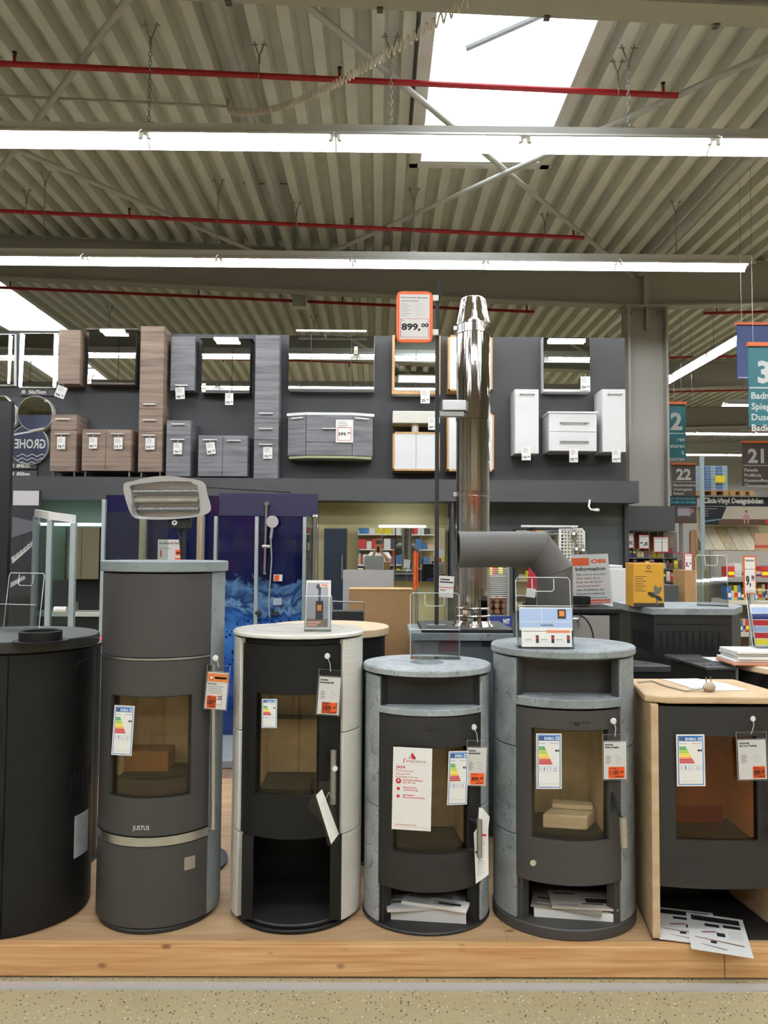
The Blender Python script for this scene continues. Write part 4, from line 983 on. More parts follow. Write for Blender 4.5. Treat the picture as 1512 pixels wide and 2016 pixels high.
def energy(t, px0, py0, px1, py1, Y, value, letter='A', lean=0, yaw=0, label='white energy label with coloured bars'):
    fr, wd, ht = frame(px0, py1, px1, py0, Y, lean=lean, yaw=yaw)
    mb = slab(fr, wd, ht, .0012, WHITE)
    b = wd * .05
    mb.rect(fr, b, b, wd - b, ht - b, BLUE, .0003); mb.rect(fr, b * 1.6, b * 1.6, wd - b * 1.6, ht - b * 1.6, WHITE, .0006)
    mb.rect(fr, b * 1.8, ht * .87, wd - b * 1.8, ht * .96, BLUE, .0009); mb.rect(fr, b * 2.2, ht * .88, wd * .28, ht * .95, NAVY, .0012)
    for i in range(12):
        an = 2 * pi * i / 12
        mb.circ(fr, wd * .19 + wd * .05 * math.cos(an), ht * .915 + wd * .05 * math.sin(an), wd * .009, YELLOW, .0015, 5)
    mb.text(fr, 'ENERG', wd * .32, ht * .888, ht * .05, WHITE, width=wd * .38, bold=.04, lift=.0015)
    for q in range(4): mb.rect(fr, wd * (.76 + .09 * (q % 2)), ht * (.885 + .035 * (q // 2)), wd * (.83 + .09 * (q % 2)), ht * (.91 + .035 * (q // 2)), WHITE, .0015)
    mb.rect(fr, wd * .1, ht * .82, wd * .35, ht * .828, GREYP, .0009).rect(fr, wd * .55, ht * .82, wd * .88, ht * .828, GREYP, .0009)
    for i, m_ in enumerate((GREEN, GREEN, LIME, LIME, YELLOW, YELLOW, AMBER, RED, RED, RED)):
        y = ht * (.765 - i * .033); l = wd * (.22 + i * .033)
        mb.poly(fr, [(wd * .1, y - ht * .026), (wd * .1 + l, y - ht * .026), (wd * .1 + l + wd * .03, y - ht * .013), (wd * .1 + l, y), (wd * .1, y)], m_, .0009)
    mb.poly(fr, [(wd * .72, ht * .69), (wd * .78, ht * .67), (wd * .9, ht * .67), (wd * .9, ht * .71), (wd * .78, ht * .71)], BLACKP, .0009)
    mb.text(fr, letter, wd * .84, ht * .677, ht * .027, WHITE, align='C', bold=.03, lift=.0013)
    mb.rect(fr, wd * .1, ht * .31, wd * .55, ht * .41, SKYP, .0009).rect(fr, wd * .115, ht * .315, wd * .535, ht * .405, WHITE, .0011)
    mb.rect(fr, wd * .58, ht * .31, wd * .9, ht * .41, SKYP, .0009).rect(fr, wd * .595, ht * .315, wd * .885, ht * .405, WHITE, .0011)
    mb.text(fr, value, wd * .74, ht * .36, ht * .028, BLACKP, align='C', lift=.0014); mb.rect(fr, wd * .68, ht * .33, wd * .8, ht * .34, GREYP, .0014)
    for q in range(3): mb.rect(fr, wd * (.16 + q * .13), ht * .33, wd * (.2 + q * .13), ht * .39, BLUE if q % 2 else LGREY, .0014)
    mb.rect(fr, wd * .1, ht * .09, wd * .9, ht * .096, LGREY, .0009)
    o = mb.build('energy_label', None, t, 0); o['label'] = label
    return o
def sleeve(label, rect, hookpx, Y, title, price, lean=0, yaw=0, old=None, style=0, hook_y=None, Yh=None):
    """clear hanging sleeve with a printed price sheet, hung from a suction hook"""
    x0, y0, x1, y1 = rect
    fr, wd, ht = frame(x0, y1, x1, y0, Y, lean=lean, yaw=yaw)
    t = thing('price_sleeve', label, 'price tag', fr[0], 'price sleeves hanging on the stoves')
    O, ex, ey = fr; n = ex.cross(ey)
    slab((O + n * .0012, ex, ey), wd, ht, .0008, FOIL).build('sleeve', FOIL, t, 0)
    MB().tube([O, O + ex * wd, O + ex * wd + ey * ht, O + ey * ht], .0009, 4, closed=True).tube([O + ey * ht * .86, O + ex * wd + ey * ht * .86], .0006, 4).build('sleeve_rim', M('sleeve_edge', '#b9bcbe', .3), t)
    fp = (O + ex * wd * .04 + ey * ht * .02, ex, ey); pw, ph = wd * .92, ht * .82
    mb = slab(fp, pw, ph, .0008, WHITE)
    if style in (0, 2):
        mb.text(fp, title[0], pw * .06, ph * .90, ph * .05, BLACKP, width=pw * .36, bold=.05); mb.text(fp, title[1], pw * .06, ph * .83, ph * .05, BLACKP, width=pw * .62, bold=.05)
        for k in range(5):
            mb.rect(fp, pw * .1, ph * (.60 - k * .045), pw * (.28 + .05 * (k % 2)), ph * (.618 - k * .045), GREYP); mb.rect(fp, pw * .55, ph * (.62 - k * .045), pw * (.72 + .06 * (k % 3)), ph * (.63 - k * .045), LGREY)
        ox0, ox1, oy0, oy1 = (.2, .92, .03, .33)
    else:
        mb.rect(fp, 0, ph * .74, pw, ph * .97, M('orange_pale', '#e98a45', .6)); mb.circ(fp, pw * .2, ph * .85, pw * .11, RED); mb.circ(fp, pw * .2, ph * .85, pw * .07, WHITE, .0007); mb.rect(fp, pw * .36, ph * .82, pw * .92, ph * .88, BLACKP)
        mb.text(fp, title[0], pw * .06, ph * .66, ph * .05, BLACKP, width=pw * .4, bold=.05)
        for k in range(4): mb.rect(fp, pw * .06, ph * (.6 - k * .05), pw * (.8 - .1 * (k % 2)), ph * (.615 - k * .05), GREYP)
        mb.rect(fp, pw * .2, ph * .12, pw * .78, ph * .42, RED); mb.rect(fp, pw * .22, ph * .13, pw * .76, ph * .41, WHITE, .0007); mb.text(fp, '25', pw * .56, ph * .26, ph * .11, BLACKP, width=pw * .2, bold=.05, lift=.001)
        ox0, ox1, oy0, oy1 = (.06, .52, .02, .36)
    if style == 2:
        ox0, ox1 = .5, .94
    mb.rect(fp, pw * ox0, ph * oy0, pw * ox1, ph * oy1, ORANGE, .0012)
    ow, oh = pw * (ox1 - ox0), ph * (oy1 - oy0)
    mb.text(fp, price[:-2], pw * ox0 + ow * .08, ph * oy0 + oh * .32, oh * .34, BLACKP, width=ow * .58, bold=.05, lift=.0016)
    mb.text(fp, price[-2:], pw * ox0 + ow * .70, ph * oy0 + oh * .46, oh * .2, BLACKP, width=ow * .22, bold=.05, lift=.0016)
    mb.rect(fp, pw * ox0 + ow * .06, ph * oy0 + oh * .86, pw * ox0 + ow * .5, ph * oy0 + oh * .9, BLACKP, .0016).rect(fp, pw * ox0 + ow * .4, ph * oy0 + oh * .1, pw * ox0 + ow * .92, ph * oy0 + oh * .16, BLACKP, .0016)
    mb.build('price_sheet', None, t, 0)
    top = O + ex * wd * .5 + ey * ht
    if hookpx:
        hp = at(hookpx[0], hookpx[1], Yh or (Y + .012))
        MB().tube([hp + Vector((0, .003, 0)), hp + Vector((0, -.004, 0))], [.0125, .009], 16).build('suction_hook', WHITEP, t)
        MB().tube([hp + Vector((0, -.005, 0)), hp.lerp(top, .5) + Vector((.004, -.006, 0)), top + Vector((0, 0, -.008))], .0012, 5).build('string', WHITEP, t)
    return t
STG = 'wood stoves in the front row'
# ================================================================== stove 1: black, cut by the left edge
S = Round(-170, 182, 1858, .3, 1600)
zt = S.z(60, 1262)
t = thing('wood_stove', 'all black curved stove cut by the left edge of the photo', 'stove', (S.cx, S.cy, PL), STG)
aL = S.ang(8, 1600)
MB().arc(S.cx, S.cy, S.rx, S.ry, aL + .006, pi - .4, PL + .012, zt - .052, .02, 46).build('side_panel', BLKMET, t, 30)
MB().arc(S.cx, S.cy, S.rx, S.ry, -1.2, aL - .006, PL + .012, zt - .052, .02, 26).build('door', BLKMET, t, 30)
MB().arc(S.cx, S.cy, S.rx - .012, S.ry - .012, -pi + .4, pi - .4, PL, zt - .04, .01, 60).build('carcass', BLKMATT, t, 30)
MB().disc(S.cx, S.cy, S.rx + .012, S.ry + .012, zt - .045, zt, 64).build('top_plate', M('black_top', '#232322', .42), t, 40)
for px in (170, 180):
    p = atz(px + 4, 1256, zt); MB().prism([p + Vector((0, 0, .0008)), p + Vector((.028, .05, .0008)), p + Vector((.034, .05, .0008)), p + Vector((.006, 0, .0008))], (0, 0, .0006)).build('vent_slot', BLKMATT, t, 0)
c = atz(80, 1262, zt)
MB().lathe([(.078, 0), (.078, .038), (.074, .042), (.07, .038), (.07, .004), (.0, .004)], (c.x, c.y, zt), 40).lathe([(.1, .001), (.1, .004), (.07, .004)], (c.x, c.y, zt), 40).build('flue_collar', BLKMET, t)
a1 = S.ang(166, 1338)
p = S.pt(a1, S.z(166, 1338)); nn = Vector((math.sin(a1) / S.rx, -math.cos(a1) / S.ry, 0)).normalized(); uu = Vector((-nn.y, nn.x, 0))
MB().tube([p + uu * .082 * math.cos(q) + Vector((0, 0, .082 * math.sin(q))) - nn * (.5 * (.082 * math.cos(q)) ** 2 / .2) for q in [i * pi / 18 for i in range(36)]], .0025, 5, closed=True).build('knockout_ring', BLKMATT, t)
for k in range(6):
    a = S.ang(140 + k * 7.5, 1530); z0 = S.z(140 + k * 7.5, 1562 - k * 4); z1 = S.z(140 + k * 7.5, 1526 - k * 4)
    MB().arc(S.cx, S.cy, S.rx + .0015, S.ry + .0015, a - .008, a + .008, z0, z1, .006, 2).build('vent_slot', M('slot_dark', '#050505', .9), t, 0)
a0, a1 = S.ang(146, 1645), S.ang(172, 1645); z0, z1 = S.z(150, 1688), S.z(150, 1606)
MB().arc(S.cx, S.cy, S.rx + .002, S.ry + .002, a0, a1, z0, z1, .002, 6).build('type_sticker', M('sticker_grey', '#a5a8ac', .5), t, 30)
mb = MB()
for k in range(9):
    zz = z1 - .012 - k * .013
    mb.arc(S.cx, S.cy, S.rx + .0026, S.ry + .0026, a0 + .03, a0 + (a1 - a0) * (.5 + .4 * ((k * 7) % 5) / 5), zz, zz + .0025, .001, 3)
mb.build('sticker_print', GREYP, t, 30)
# ================================================================== stove 2: tall grey one
S = Round(188, 433, 1841, .235, 1780)
STONEJ = soapstone('soapstone_smooth', '#6f7678', '#848b8c', '#5a6264')
zt, zu = S.zf(1106, .008), S.zf(1127, .008)
zl, zb0, zb1, zd = S.zf(1299), S.zf(1649), S.zf(1669), PL + .02
t = thing('wood_stove', 'tallest stove, anthracite with a steel band and a grey stone side', 'stove', (S.cx, S.cy, PL), STG)
aR = S.ang(411, 1500); aLs = -aR - .25
MB().disc(S.cx, S.cy, S.rx - .012, S.ry, PL, PL + .018, 64).build('base_plate', CHARC, t)
MB().disc(S.cx, S.cy, S.rx + .012, S.ry + .01, zu, zt, 64, bev=.003).build('top_plate', STONEJ, t)
shell(t, S, aR, PL + .018, zu, BLKMATT)
cladding(t, S, aR + .015, pi - .5, [PL + .018, zu], STONEJ)
cladding(t, S, -pi + .5, aLs - .015, [PL + .018, zu], STONEJ)
MB().arc(S.cx, S.cy, S.rx, S.ry, aLs, aR, zl + .006, zu - .006, .02, 32).build('upper_panel', ANTHR, t, 30, .002)
MB().arc(S.cx, S.cy, S.rx + .003, S.ry + .003, aLs, aR, zl - .003, zl + .004, .02, 32).build('steel_line', STEEL, t, 30)
wa0, wa1 = S.ang(217, 1470), S.ang(377, 1470); wz0, wz1 = S.zf(1573), S.zf(1372)
d = window_door(t, S, aLs, aR, zb0 + .003, zl - .005, wa0, wa1, wz0, wz1, ANTHR)
firebox(t, S, wa0, wa1, wz0 + .06, wz1 + .02)
MB().arc(S.cx, S.cy, S.rx - .03, S.ry - .03, wa0, wa1, wz0 - .02, wz0 + .06, .01, 20).build('log_guard', ANTHR, t, 30)
MB().arc(S.cx, S.cy, S.rx + .004, S.ry + .004, aLs, aR, zb1 + .004, zb0 - .001, .02, 32).build('steel_band', STEEL, t, 30)
MB().arc(S.cx, S.cy, S.rx, S.ry, aLs, aR, PL + .022, zb1, .02, 32).build('drawer', ANTHR, t, 30, .002)
a = S.ang(372, 1700); a_ = S.ang(362, 1700); a2 = S.ang(383, 1700)
MB().arc(S.cx, S.cy, S.rx + .004, S.ry + .004, a_, a2, S.z(372, 1711), S.z(372, 1686), .006, 4).build('drawer_pull', STEEL, t, 30)
fr, wd, ht = frame(261, 1635, 294, 1624, S.dep(S.ang(277, 1630)) - .003)
MB().text(fr, 'JUSTUS', 0, ht * .1, ht * .8, M('logo_silver', '#d8d8d6', .4), width=wd, bold=.015).build('lettering', None, t, 0)
hp = [at(421, 1312, S.dep(aR) - .03), at(420, 1632, S.dep(aR) - .03)]
mb = MB(); mb.tube(hp, .011, 12); mb.build('handle', STEEL, d)
for q in (1300, 1634): MB().tube([at(420, q + (12 if q < 1400 else -6), S.dep(aR) - .03), at(410, q + (4 if q < 1400 else 0), S.dep(aR) + .01)], .006, 8).build('handle_bracket', STEEL, d)
energy(t, 219, 1388, 259, 1486, S.dep(S.ang(240, 1430)) - .004, '7,0', lean=.045)
p0 = S.cy - .02
tag(MB().box(S.cx - .145, S.cx + .05, S.cy - .09, S.cy + .02, wz0 + .061, wz0 + .142).build('cardboard_box', CARD, bevel=.002), 'small cardboard box inside the tall anthracite stove', 'box')
fr = (Vector((S.cx - .03, S.cy - .125, wz0 + .13)), Vector((.98, .02, -.05)).normalized(), Vector((0, .55, .8)).normalized())
tag(slab(fr, .17, .1, .004, FOIL).build('plastic_bag', glassmat('bag_foil', '#d8d8d4', .15, 1.8), smooth=0), 'clear plastic bag lying on the cardboard box inside the tall stove', 'bag')
sleeve('clear price sleeve with orange header hung on the long steel handle', (401, 1308, 446, 1396), (424, 1296), S.dep(aR) - .055, ('Faro W+ 2.0', ''), '1.029.00', lean=.07, style=1, Yh=S.dep(aR) - .04)
# ================================================================== stove 3: white ceramic
S = Round(456, 707, 1838, .225, 1780)
t = thing('wood_stove', 'black stove with white ceramic sides and white top', 'stove', (S.cx, S.cy, PL), STG)
zt, zu = S.zf(1250, .02), S.zf(1263, .02)
aR = S.ang(671, 1500); aL = -aR + .05
aL = S.ang(474, 1500) if S.ang(474, 1500) > -1.2 else -aR
MB().disc(S.cx, S.cy, S.rx - .012, S.ry + .012, PL, PL + .016, 64).build('base_plate', BLKMET, t)
MB().disc(S.cx, S.cy, S.rx - .03, S.ry - .004, PL + .016, PL + .03, 64).build('base_step', CHARC, t)
MB().disc(S.cx, S.cy, S.rx + .012, S.ry + .018, zu, zt, 72, bev=.008, hole=(.068, .02)).build('top_plate', CERAMS, t)
mb = MB()
for sgn in (-1, 1):
    for i in range(12):
        pass
mb.tube([(S.cx + .15 * math.sin(q) * 1.25, S.cy - .15 * math.cos(q), zt + .0005) for q in [i * pi / 24 for i in range(48)]], .0015, 4, closed=True)
mb.build('top_groove', M('groove_grey', '#a5a298', .6), t)
MB().lathe([(.0, 0), (.067, 0)], (S.cx, S.cy, zt - .019), 30).build('flue_cover', M('cover_grey', '#8e8b84', .5), t)
shell(t, S, aR, PL + .03, zu, BLKMET)
zz = [PL + .016, S.z(695, 1632), S.z(695, 1436), zu]
cladding(t, S, aR + .012, pi - .45, zz, CERAM, name='ceramic_panel', dr=.006)
cladding(t, S, -pi + .45, aL - .012, zz, CERAM, name='ceramic_panel', dr=.006)
zd0, zd1 = S.zf(1654), S.zf(1272)
wa0, wa1 = S.ang(502, 1470), S.ang(629, 1470); wz0, wz1 = S.zf(1571), S.zf(1368)
d = window_door(t, S, aL, aR, zd0, zd1, wa0, wa1, wz0, wz1, BLKMET, dr=-.004)
MB().arc(S.cx, S.cy, S.rx - .012, S.ry - .012, aL, aR, zd1 + .002, zu, .02, 28).build('upper_rail', BLKMET, t, 30)
firebox(t, S, wa0, wa1, wz0 + .02, wz1 + .02, bw=.13)
MB().box(S.cx - .12, S.cx + .12, S.cy - .02, S.cy + .045, S.zf(1440), S.zf(1436)).build('baffle', SOOT, t, 0)
for sx in (-1, 1):
    xx = S.cx + sx * (S.rx * .66)
    MB().box(xx - .022, xx + .022, S.cy - S.ry + .045, S.cy - S.ry + .065, PL + .03, zd0).build('niche_post', BLKMET, t, 0)
MB().box(S.cx - S.rx * .62, S.cx + S.rx * .62, S.cy - S.ry * .66, S.cy + .1, zd0 + .01, zd0 + .02).build('niche_roof', BLKMATT, t, 0)
aH = S.ang(656, 1520, .035)
P0 = S.pt(aH, S.z(656, 1472), .035); P1 = S.pt(aH, S.z(656, 1576), .035)
mb = MB(); mb.tube([P0, P1], .0115, 12); mb.build('handle', M('handle_grey', '#96938d', .4, .6), d)
for q in (.15, .85): MB().tube([P0.lerp(P1, q), S.pt(aH, P0.lerp(P1, q).z, -.01)], .006, 8).build('handle_bracket', BLKMET, d)
energy(t, 515, 1376, 545, 1433, S.dep(S.ang(530, 1400), -.004) - .005, '7,0')
sleeve('clear price sleeve on a white suction hook at the white ceramic stove', (622, 1317, 668, 1407), (644, 1292), S.dep(S.ang(644, 1360)) - .012, ('Kaminofen', 'Etna Keramik weiß'), '1.379.00', lean=.06, style=0)
P2 = S.pt(aH, S.z(656, 1506), .048)
tag(MB().tube([P2 + Vector((0, .002, 0)), P2 + Vector((0, -.006, 0))], [.011, .009], 16).build('suction_cup', WHITEP), 'small white suction cup stuck on the handle of the white ceramic stove', 'hook')
t2 = thing('folded_sleeve', 'crumpled clear sleeve with folded papers dangling from the white stove handle', 'price tag', at(640, 1668, P2.y - .03))
q = P2.y - .03
pa, pb, pc, pd = at(613, 1543, q), at(650, 1536, q - .01), at(668, 1655, q - .02), at(645, 1667, q + .005)
MB().prism([pa, pd, pc, pb], (0, .003, 0)).build('sleeve', FOIL, t2, 0)
pa, pb, pc, pd = at(604, 1588, q + .012), at(620, 1556, q + .012), at(645, 1640, q + .008), at(640, 1608, q + .012)
MB().prism([pa, at(632, 1622, q + .012), pd, pb], (0, .002, 0)).build('sleeve_fold', FOIL, t2, 0)
pa, pb, pc, pd = at(622, 1566, q - .004), at(634, 1554, q - .004), at(667, 1642, q - .016), at(652, 1662, q - .008)
MB().prism([pa, pd, pc, pb], (0, .002, 0)).build('sheet', WHITE, t2, 0)
mb = MB(); mb.tube([P1 + Vector((-.004, -.014, .03)), at(648, 1560, q), at(634, 1586, q - .006)], .0012, 5); mb.build('tie', WHITEP, t2)
# ================================================================== stove 4: soapstone with big white card
def stone_stove(S, lb, px, mats, hole=None):
    """stove with stone top, open shelf, stone shelf plate, curved door and log niche; px holds the image rows that set its heights"""
    t = thing('wood_stove', lb, 'stove', (S.cx, S.cy, PL), STG)
    st, met = mats
    zt, zu = S.zf(px['top'][0], .008), S.zf(px['top'][1], .008)
    aR, aL = S.ang(*px['aR']), S.ang(*px['aL'])
    bt = px['base']
    MB().disc(S.cx, S.cy, S.rx + .004, S.ry + .004, PL, PL + bt, 72).build('base_plate', met, t)
    MB().disc(S.cx, S.cy, S.rx + .01, S.ry + .01, zu, zt, 72, bev=.005, hole=hole).build('top_plate', st, t)
    shell(t, S, aR, PL + bt, zu, met, b=aL)
    zz = [PL + bt] + [S.z(*q) for q in px['splits']] + [zu - .006]
    cladding(t, S, aR + .01, pi - .5, zz, st); cladding(t, S, -pi + .5, aL - .01, zz, st)
    MB().arc(S.cx, S.cy, S.rx - .03, S.ry - .03, aL, aR, zu - .012, zu, .02, 24).build('upper_rail', met, t, 30)
    zs1, zs0 = S.zf(px['shelf'][0]), S.zf(px['shelf'][1])
    n = 28
    pts = [S.pt(aL + .01 + (aR - aL - .02) * i / n, zs0, .004) for i in range(n + 1)]
    MB().prism(pts + [Vector((S.cx + S.rx * .8, S.cy + .1, zs0)), Vector((S.cx - S.rx * .8, S.cy + .1, zs0))], (0, 0, zs1 - zs0)).build('shelf_plate', st, t, 30, .003)
    zd0, zd1 = S.zf(px['door'][1]), S.zf(px['door'][0])
    w0, w1, w2, w3 = px['win']
    wa0, wa1 = S.ang(w0, (w1 + w3) / 2), S.ang(w2, (w1 + w3) / 2); wz1, wz0 = S.zf(w1), S.zf(w3)
    d = window_door(t, S, aL, aR, zd0, zd1, wa0, wa1, wz0, wz1, met, dr=-.001)
    firebox(t, S, wa0, wa1, wz0 + .01, wz1 + .03)
    MB().box(S.cx - S.rx * .62, S.cx + S.rx * .62, S.cy - S.ry * .66, S.cy + .12, zd0 + .02, zd0 + .03).build('niche_roof', BLKMATT, t, 0)
    for sx in (-1, 1):
        for e, th, zq in ((.022, .028, zu - .006), (.085, .04, zd0 + .02)):
            e0, e1 = (aL - .004, aL + e) if sx < 0 else (aR - e, aR + .004)
            MB().arc(S.cx, S.cy, S.rx - (.008 if e < .05 else .012), S.ry - (.008 if e < .05 else .012), e0, e1, PL + bt, zq, th, 5).build('side_post', met, t, 30)
    yb_ = S.cy - S.ry + px['nd']
    MB().box(S.cx - S.rx * .82, S.cx + S.rx * .82, yb_, yb_ + .01, zs1, zu).build('niche_back', met, t, 0)
    fr = (S.pt(-.015, zd1 - .045, .0025) + Vector((-.01, 0, 0)), Vector((1, 0, 0)), Vector((0, 0, 1)))
    MB().rect(fr, -.02, 0, .06, .003, BLKMATT).rect(fr, 0, -.01, .02, 0, BLKMATT).build('air_slider', BLKMATT, t, 0)
    return t, d, (zt, zd0, zd1, wz0, wz1, aL, aR, bt)
S4 = Round(716, 962, 1843, .225, 1800)
t, d, K = stone_stove(S4, 'dark soapstone stove with a large white card on its glass', dict(top=(1321, 1336), aR=(947, 1500), aL=(746, 1500), base=.012, nd=.11, splits=[(725, 1578)], shelf=(1398, 1411), door=(1413, 1758), win=(774, 1472, 924, 1683)), (STONE, CHARC), hole=(.07, .03))
S = S4
# JAVA card
Yc = S.dep(S.ang(812, 1550)) - .012
fr, wd, ht = frame(771, 1632, 848, 1470, Yc, yaw=-.12, lean=.015)
mb = slab(fr, wd, ht, .001, WHITE)
mb.text(fr, 'f', wd * .26, ht * .81, ht * .065, RED, width=wd * .07, shear=.3, bold=.01); mb.text(fr, 'ire', wd * .335, ht * .82, ht * .04, RED, width=wd * .15, shear=.3); mb.text(fr, 'place', wd * .49, ht * .82, ht * .04, GREYP, width=wd * .36, shear=.3)
mb.poly(fr, [(wd * .4, ht * .88), (wd * .5, ht * .94), (wd * .58, ht * .88), (wd * .56, ht * .855), (wd * .48, ht * .865)], RED, .0005); mb.poly(fr, [(wd * .39, ht * .87), (wd * .46, ht * .91), (wd * .48, ht * .865), (wd * .42, ht * .855)], LGREY, .0007); mb.poly(fr, [(wd * .54, ht * .885), (wd * .58, ht * .88), (wd * .565, ht * .855)], BLACKP, .0008)
mb.rect(fr, wd * .06, ht * .79, wd * .95, ht * .792, LGREY)
mb.text(fr, 'JAVA', wd * .08, ht * .742, ht * .035, RED, width=wd * .25, bold=.03)
for k, s_ in enumerate(('K 5032 Speckstein', 'Leistung: 8 kW', 'R1250-B490-T-447 mm)')): mb.text(fr, s_, wd * .08, ht * (.705 - k * .038), ht * .02, RED, width=wd * (.45, .36, .58)[k])
for y_, rr in ((.59, .07), (.495, .042), (.405, .042)): mb.circ(fr, wd * .15, ht * y_, wd * rr, RED)
mb.poly(fr, [(wd * .15, ht * .62), (wd * .12, ht * .585), (wd * .18, ht * .585)], WHITE, .0008)
for s_, y_, w_ in (('Scheitholzlänge', .595, .5), ('bis 33 cm', .565, .32), ('Speckstein-', .505, .37), ('verkleidung', .475, .38), ('gebogene', .415, .3), ('Panoramascheibe', .385, .57)): mb.text(fr, s_, wd * .27, ht * y_, ht * .02, RED, width=wd * w_, bold=.02)
mb.text(fr, 'www.fireplace.de', wd * .08, ht * .055, ht * .018, RED, width=wd * .54, bold=.01); mb.rect(fr, wd * .06, ht * .035, wd * .95, ht * .037, RED)
tag(mb.build('info_card', None, smooth=0), 'large white info card with red lettering on the soapstone stove glass', 'card')
energy(t, 880, 1479, 921, 1585, S.dep(S.ang(900, 1530)) - .01, '6,0', lean=.03, yaw=.2)
sleeve('clear price sleeve with orange price at the dark soapstone stove', (916, 1457, 958, 1548), (933, 1432), S.dep(S.ang(933, 1500)) - .03, ('Kaminofen', 'Java Speckstein'), '899.00', lean=.04, yaw=.1, Yh=S.dep(S.ang(933, 1432)) - .004)
aH = S.ang(944, 1640, .05)
P0, P1 = S.pt(aH, S.z(944, 1600), .05), S.pt(aH, S.z(944, 1672), .05)
mb = MB(); mb.tube([P0, P1], .0105, 12); mb.build('handle', M('handle_grey', '#96938d', .4, .6), d)
for q in (.1, .9): MB().tube([P0.lerp(P1, q), S.pt(aH, P0.lerp(P1, q).z, -.01)], .006, 8).build('handle_bracket', CHARC, d)
q = P0.y + .014
mb = MB(); mb.prism([at(933, 1640, q), at(941, 1628, q), at(943, 1590, q), at(951, 1592, q), at(964, 1608, q + .01), at(961, 1632, q + .01), at(962, 1722, q - .01), at(937, 1740, q - .01)][::-1], (0, .003, 0))
fr, wd, ht = frame(936, 1730, 960, 1640, q - .012)
for k in range(14): mb.rect(fr, wd * .1, ht * (.08 + k * .06), wd * (.5 + .3 * ((k * 5) % 7) / 7), ht * (.095 + k * .06), LGREY)
mb.rect(fr, wd * .15, ht * .93, wd * .9, ht * .98, RED)
tag(mb.build('leaflet', WHITE, smooth=0), 'white leaflet hanging behind the handle of the dark soapstone stove', 'leaflet')
# ================================================================== stove 5: soapstone with elbow flue
S5 = Round(971, 1251, 1853, .245, 1805)
S = S5
t, d, K = stone_stove(S, 'grey soapstone stove carrying the grey elbow flue and a brochure holder', dict(top=(1283, 1299), aR=(1222, 1500), aL=(1016, 1500), base=.042, nd=.15, splits=[(990, 1632), (990, 1462)], shelf=(1378, 1396), door=(1400, 1745), win=(1046, 1438, 1199, 1657)), (STONED, ANTHR))
energy(t, 1056, 1444, 1106, 1553, S.dep(S.ang(1080, 1500)) - .004, '8,5')
sleeve('clear price sleeve with orange price at the grey soapstone stove', (1187, 1446, 1236, 1536), (1208, 1420), S.dep(S.ang(1200, 1490)) - .02, ('Kaminofen', 'Kilkenny Fireplace'), '1.139.00', yaw=.05)
aH = S.ang(1217, 1600, .03)
P0 = S.pt(aH, S.z(1216, 1562), .004); P1 = S.pt(aH + .02, S.z(1221, 1600), .035); P2 = S.pt(aH + .03, S.z(1223, 1600), .045); P3 = S.pt(aH + .03, S.z(1223, 1655), .05)
MB().tube([P0, P1, P2], .006, 8).build('handle', BLKMET, d)
MB().tube([P2 + (P3 - P2) * -.02, P3], .0135, 14).build('handle_grip', M('grip_beige', '#a79f8e', .5, .3), d)
MB().box(P0.x - .008, P0.x + .004, P0.y - .002, P0.y + .01, S.z(1214, 1594), S.z(1214, 1558)).build('latch_slot', BLKMATT, d, 0)
aK = S.ang(1050, 1698); p = S.pt(aK, S.z(1050, 1698), .003)
MB().tube([p, p + Vector((0, -.002, 0))], .012, 14).build('logo_stud', CHROME, d)
# flue collar + paper parcel in the firebox
zf_ = K[3] + .012
bx = MB()
cc = Vector((S.cx - .005, S.cy - .06, zf_ + .0))
bx.prism([(cc.x - .11, cc.y - .08, zf_), (cc.x + .06, cc.y - .105, zf_), (cc.x + .12, cc.y - .01, zf_), (cc.x - .02, cc.y + .06, zf_)], (0, 0, .055)).prism([(cc.x - .06, cc.y - .02, zf_ + .056), (cc.x + .1, cc.y - .05, zf_ + .056), (cc.x + .11, cc.y + .01, zf_ + .056), (cc.x - .04, cc.y + .05, zf_ + .056)], (0, 0, .02))
tag(bx.build('wrapped_parcel', WHITE, bevel=.006), 'white wrapped parcel inside the firebox of the grey soapstone stove', 'parcel')
# papers in log niches
def papers(name, labels, base, spots, group, prints=True):
    zc = base
    for k, (x, y, rz, w_, h_, th, mat) in enumerate(spots):
        ex, ey = Vector((math.cos(rz), math.sin(rz), 0)), Vector((-math.sin(rz), math.cos(rz), 0))
        mb = MB(); O = Vector((x, y, zc + th))
        mb.obox(O - Vector((0, 0, th / 2)), ex * w_ / 2, ey * h_ / 2, Vector((0, 0, th / 2)), mat)
        fr = (O - ex * w_ / 2 - ey * h_ / 2, ex, ey)
        if prints:
            for q in range(7): mb.rect(fr, w_ * (.08 + .4 * (q % 2)), h_ * (.1 + .11 * q), w_ * (.4 + .4 * (q % 2)), h_ * (.16 + .11 * q), (GREYP, LGREY, GREYP, BLACKP, LGREY)[(q + k) % 5])
            mb.rect(fr, w_ * .55, h_ * .3, w_ * .9, h_ * .55, (RED, GREYP, BLACKP)[k % 3], .0006)
        tag(mb.build(name, None, smooth=0), labels[k], 'leaflet', group)
        zc += th + .0006
zn = PL + .012
sx, sy = S4.cx, S4.cy - .06
papers('leaflet', ['thick white paper pile at the back of the dark soapstone stove log niche', 'grey printed leaflet in the log niche of the dark soapstone stove', 'white folded leaflet sticking out of the dark soapstone stove log niche'], zn,
       [(sx - .01, sy + .02, -.12, .34, .19, .045, WHITE), (sx - .02, sy - .0, .1, .3, .17, .012, M('sheet_grey', '#c9c6c0', .6)), (sx + .03, sy - .06, -.3, .26, .07, .012, WHITE)], 'papers in the log niche of the dark soapstone stove')
zn = PL + .042; sx, sy = S5.cx, S5.cy - .06
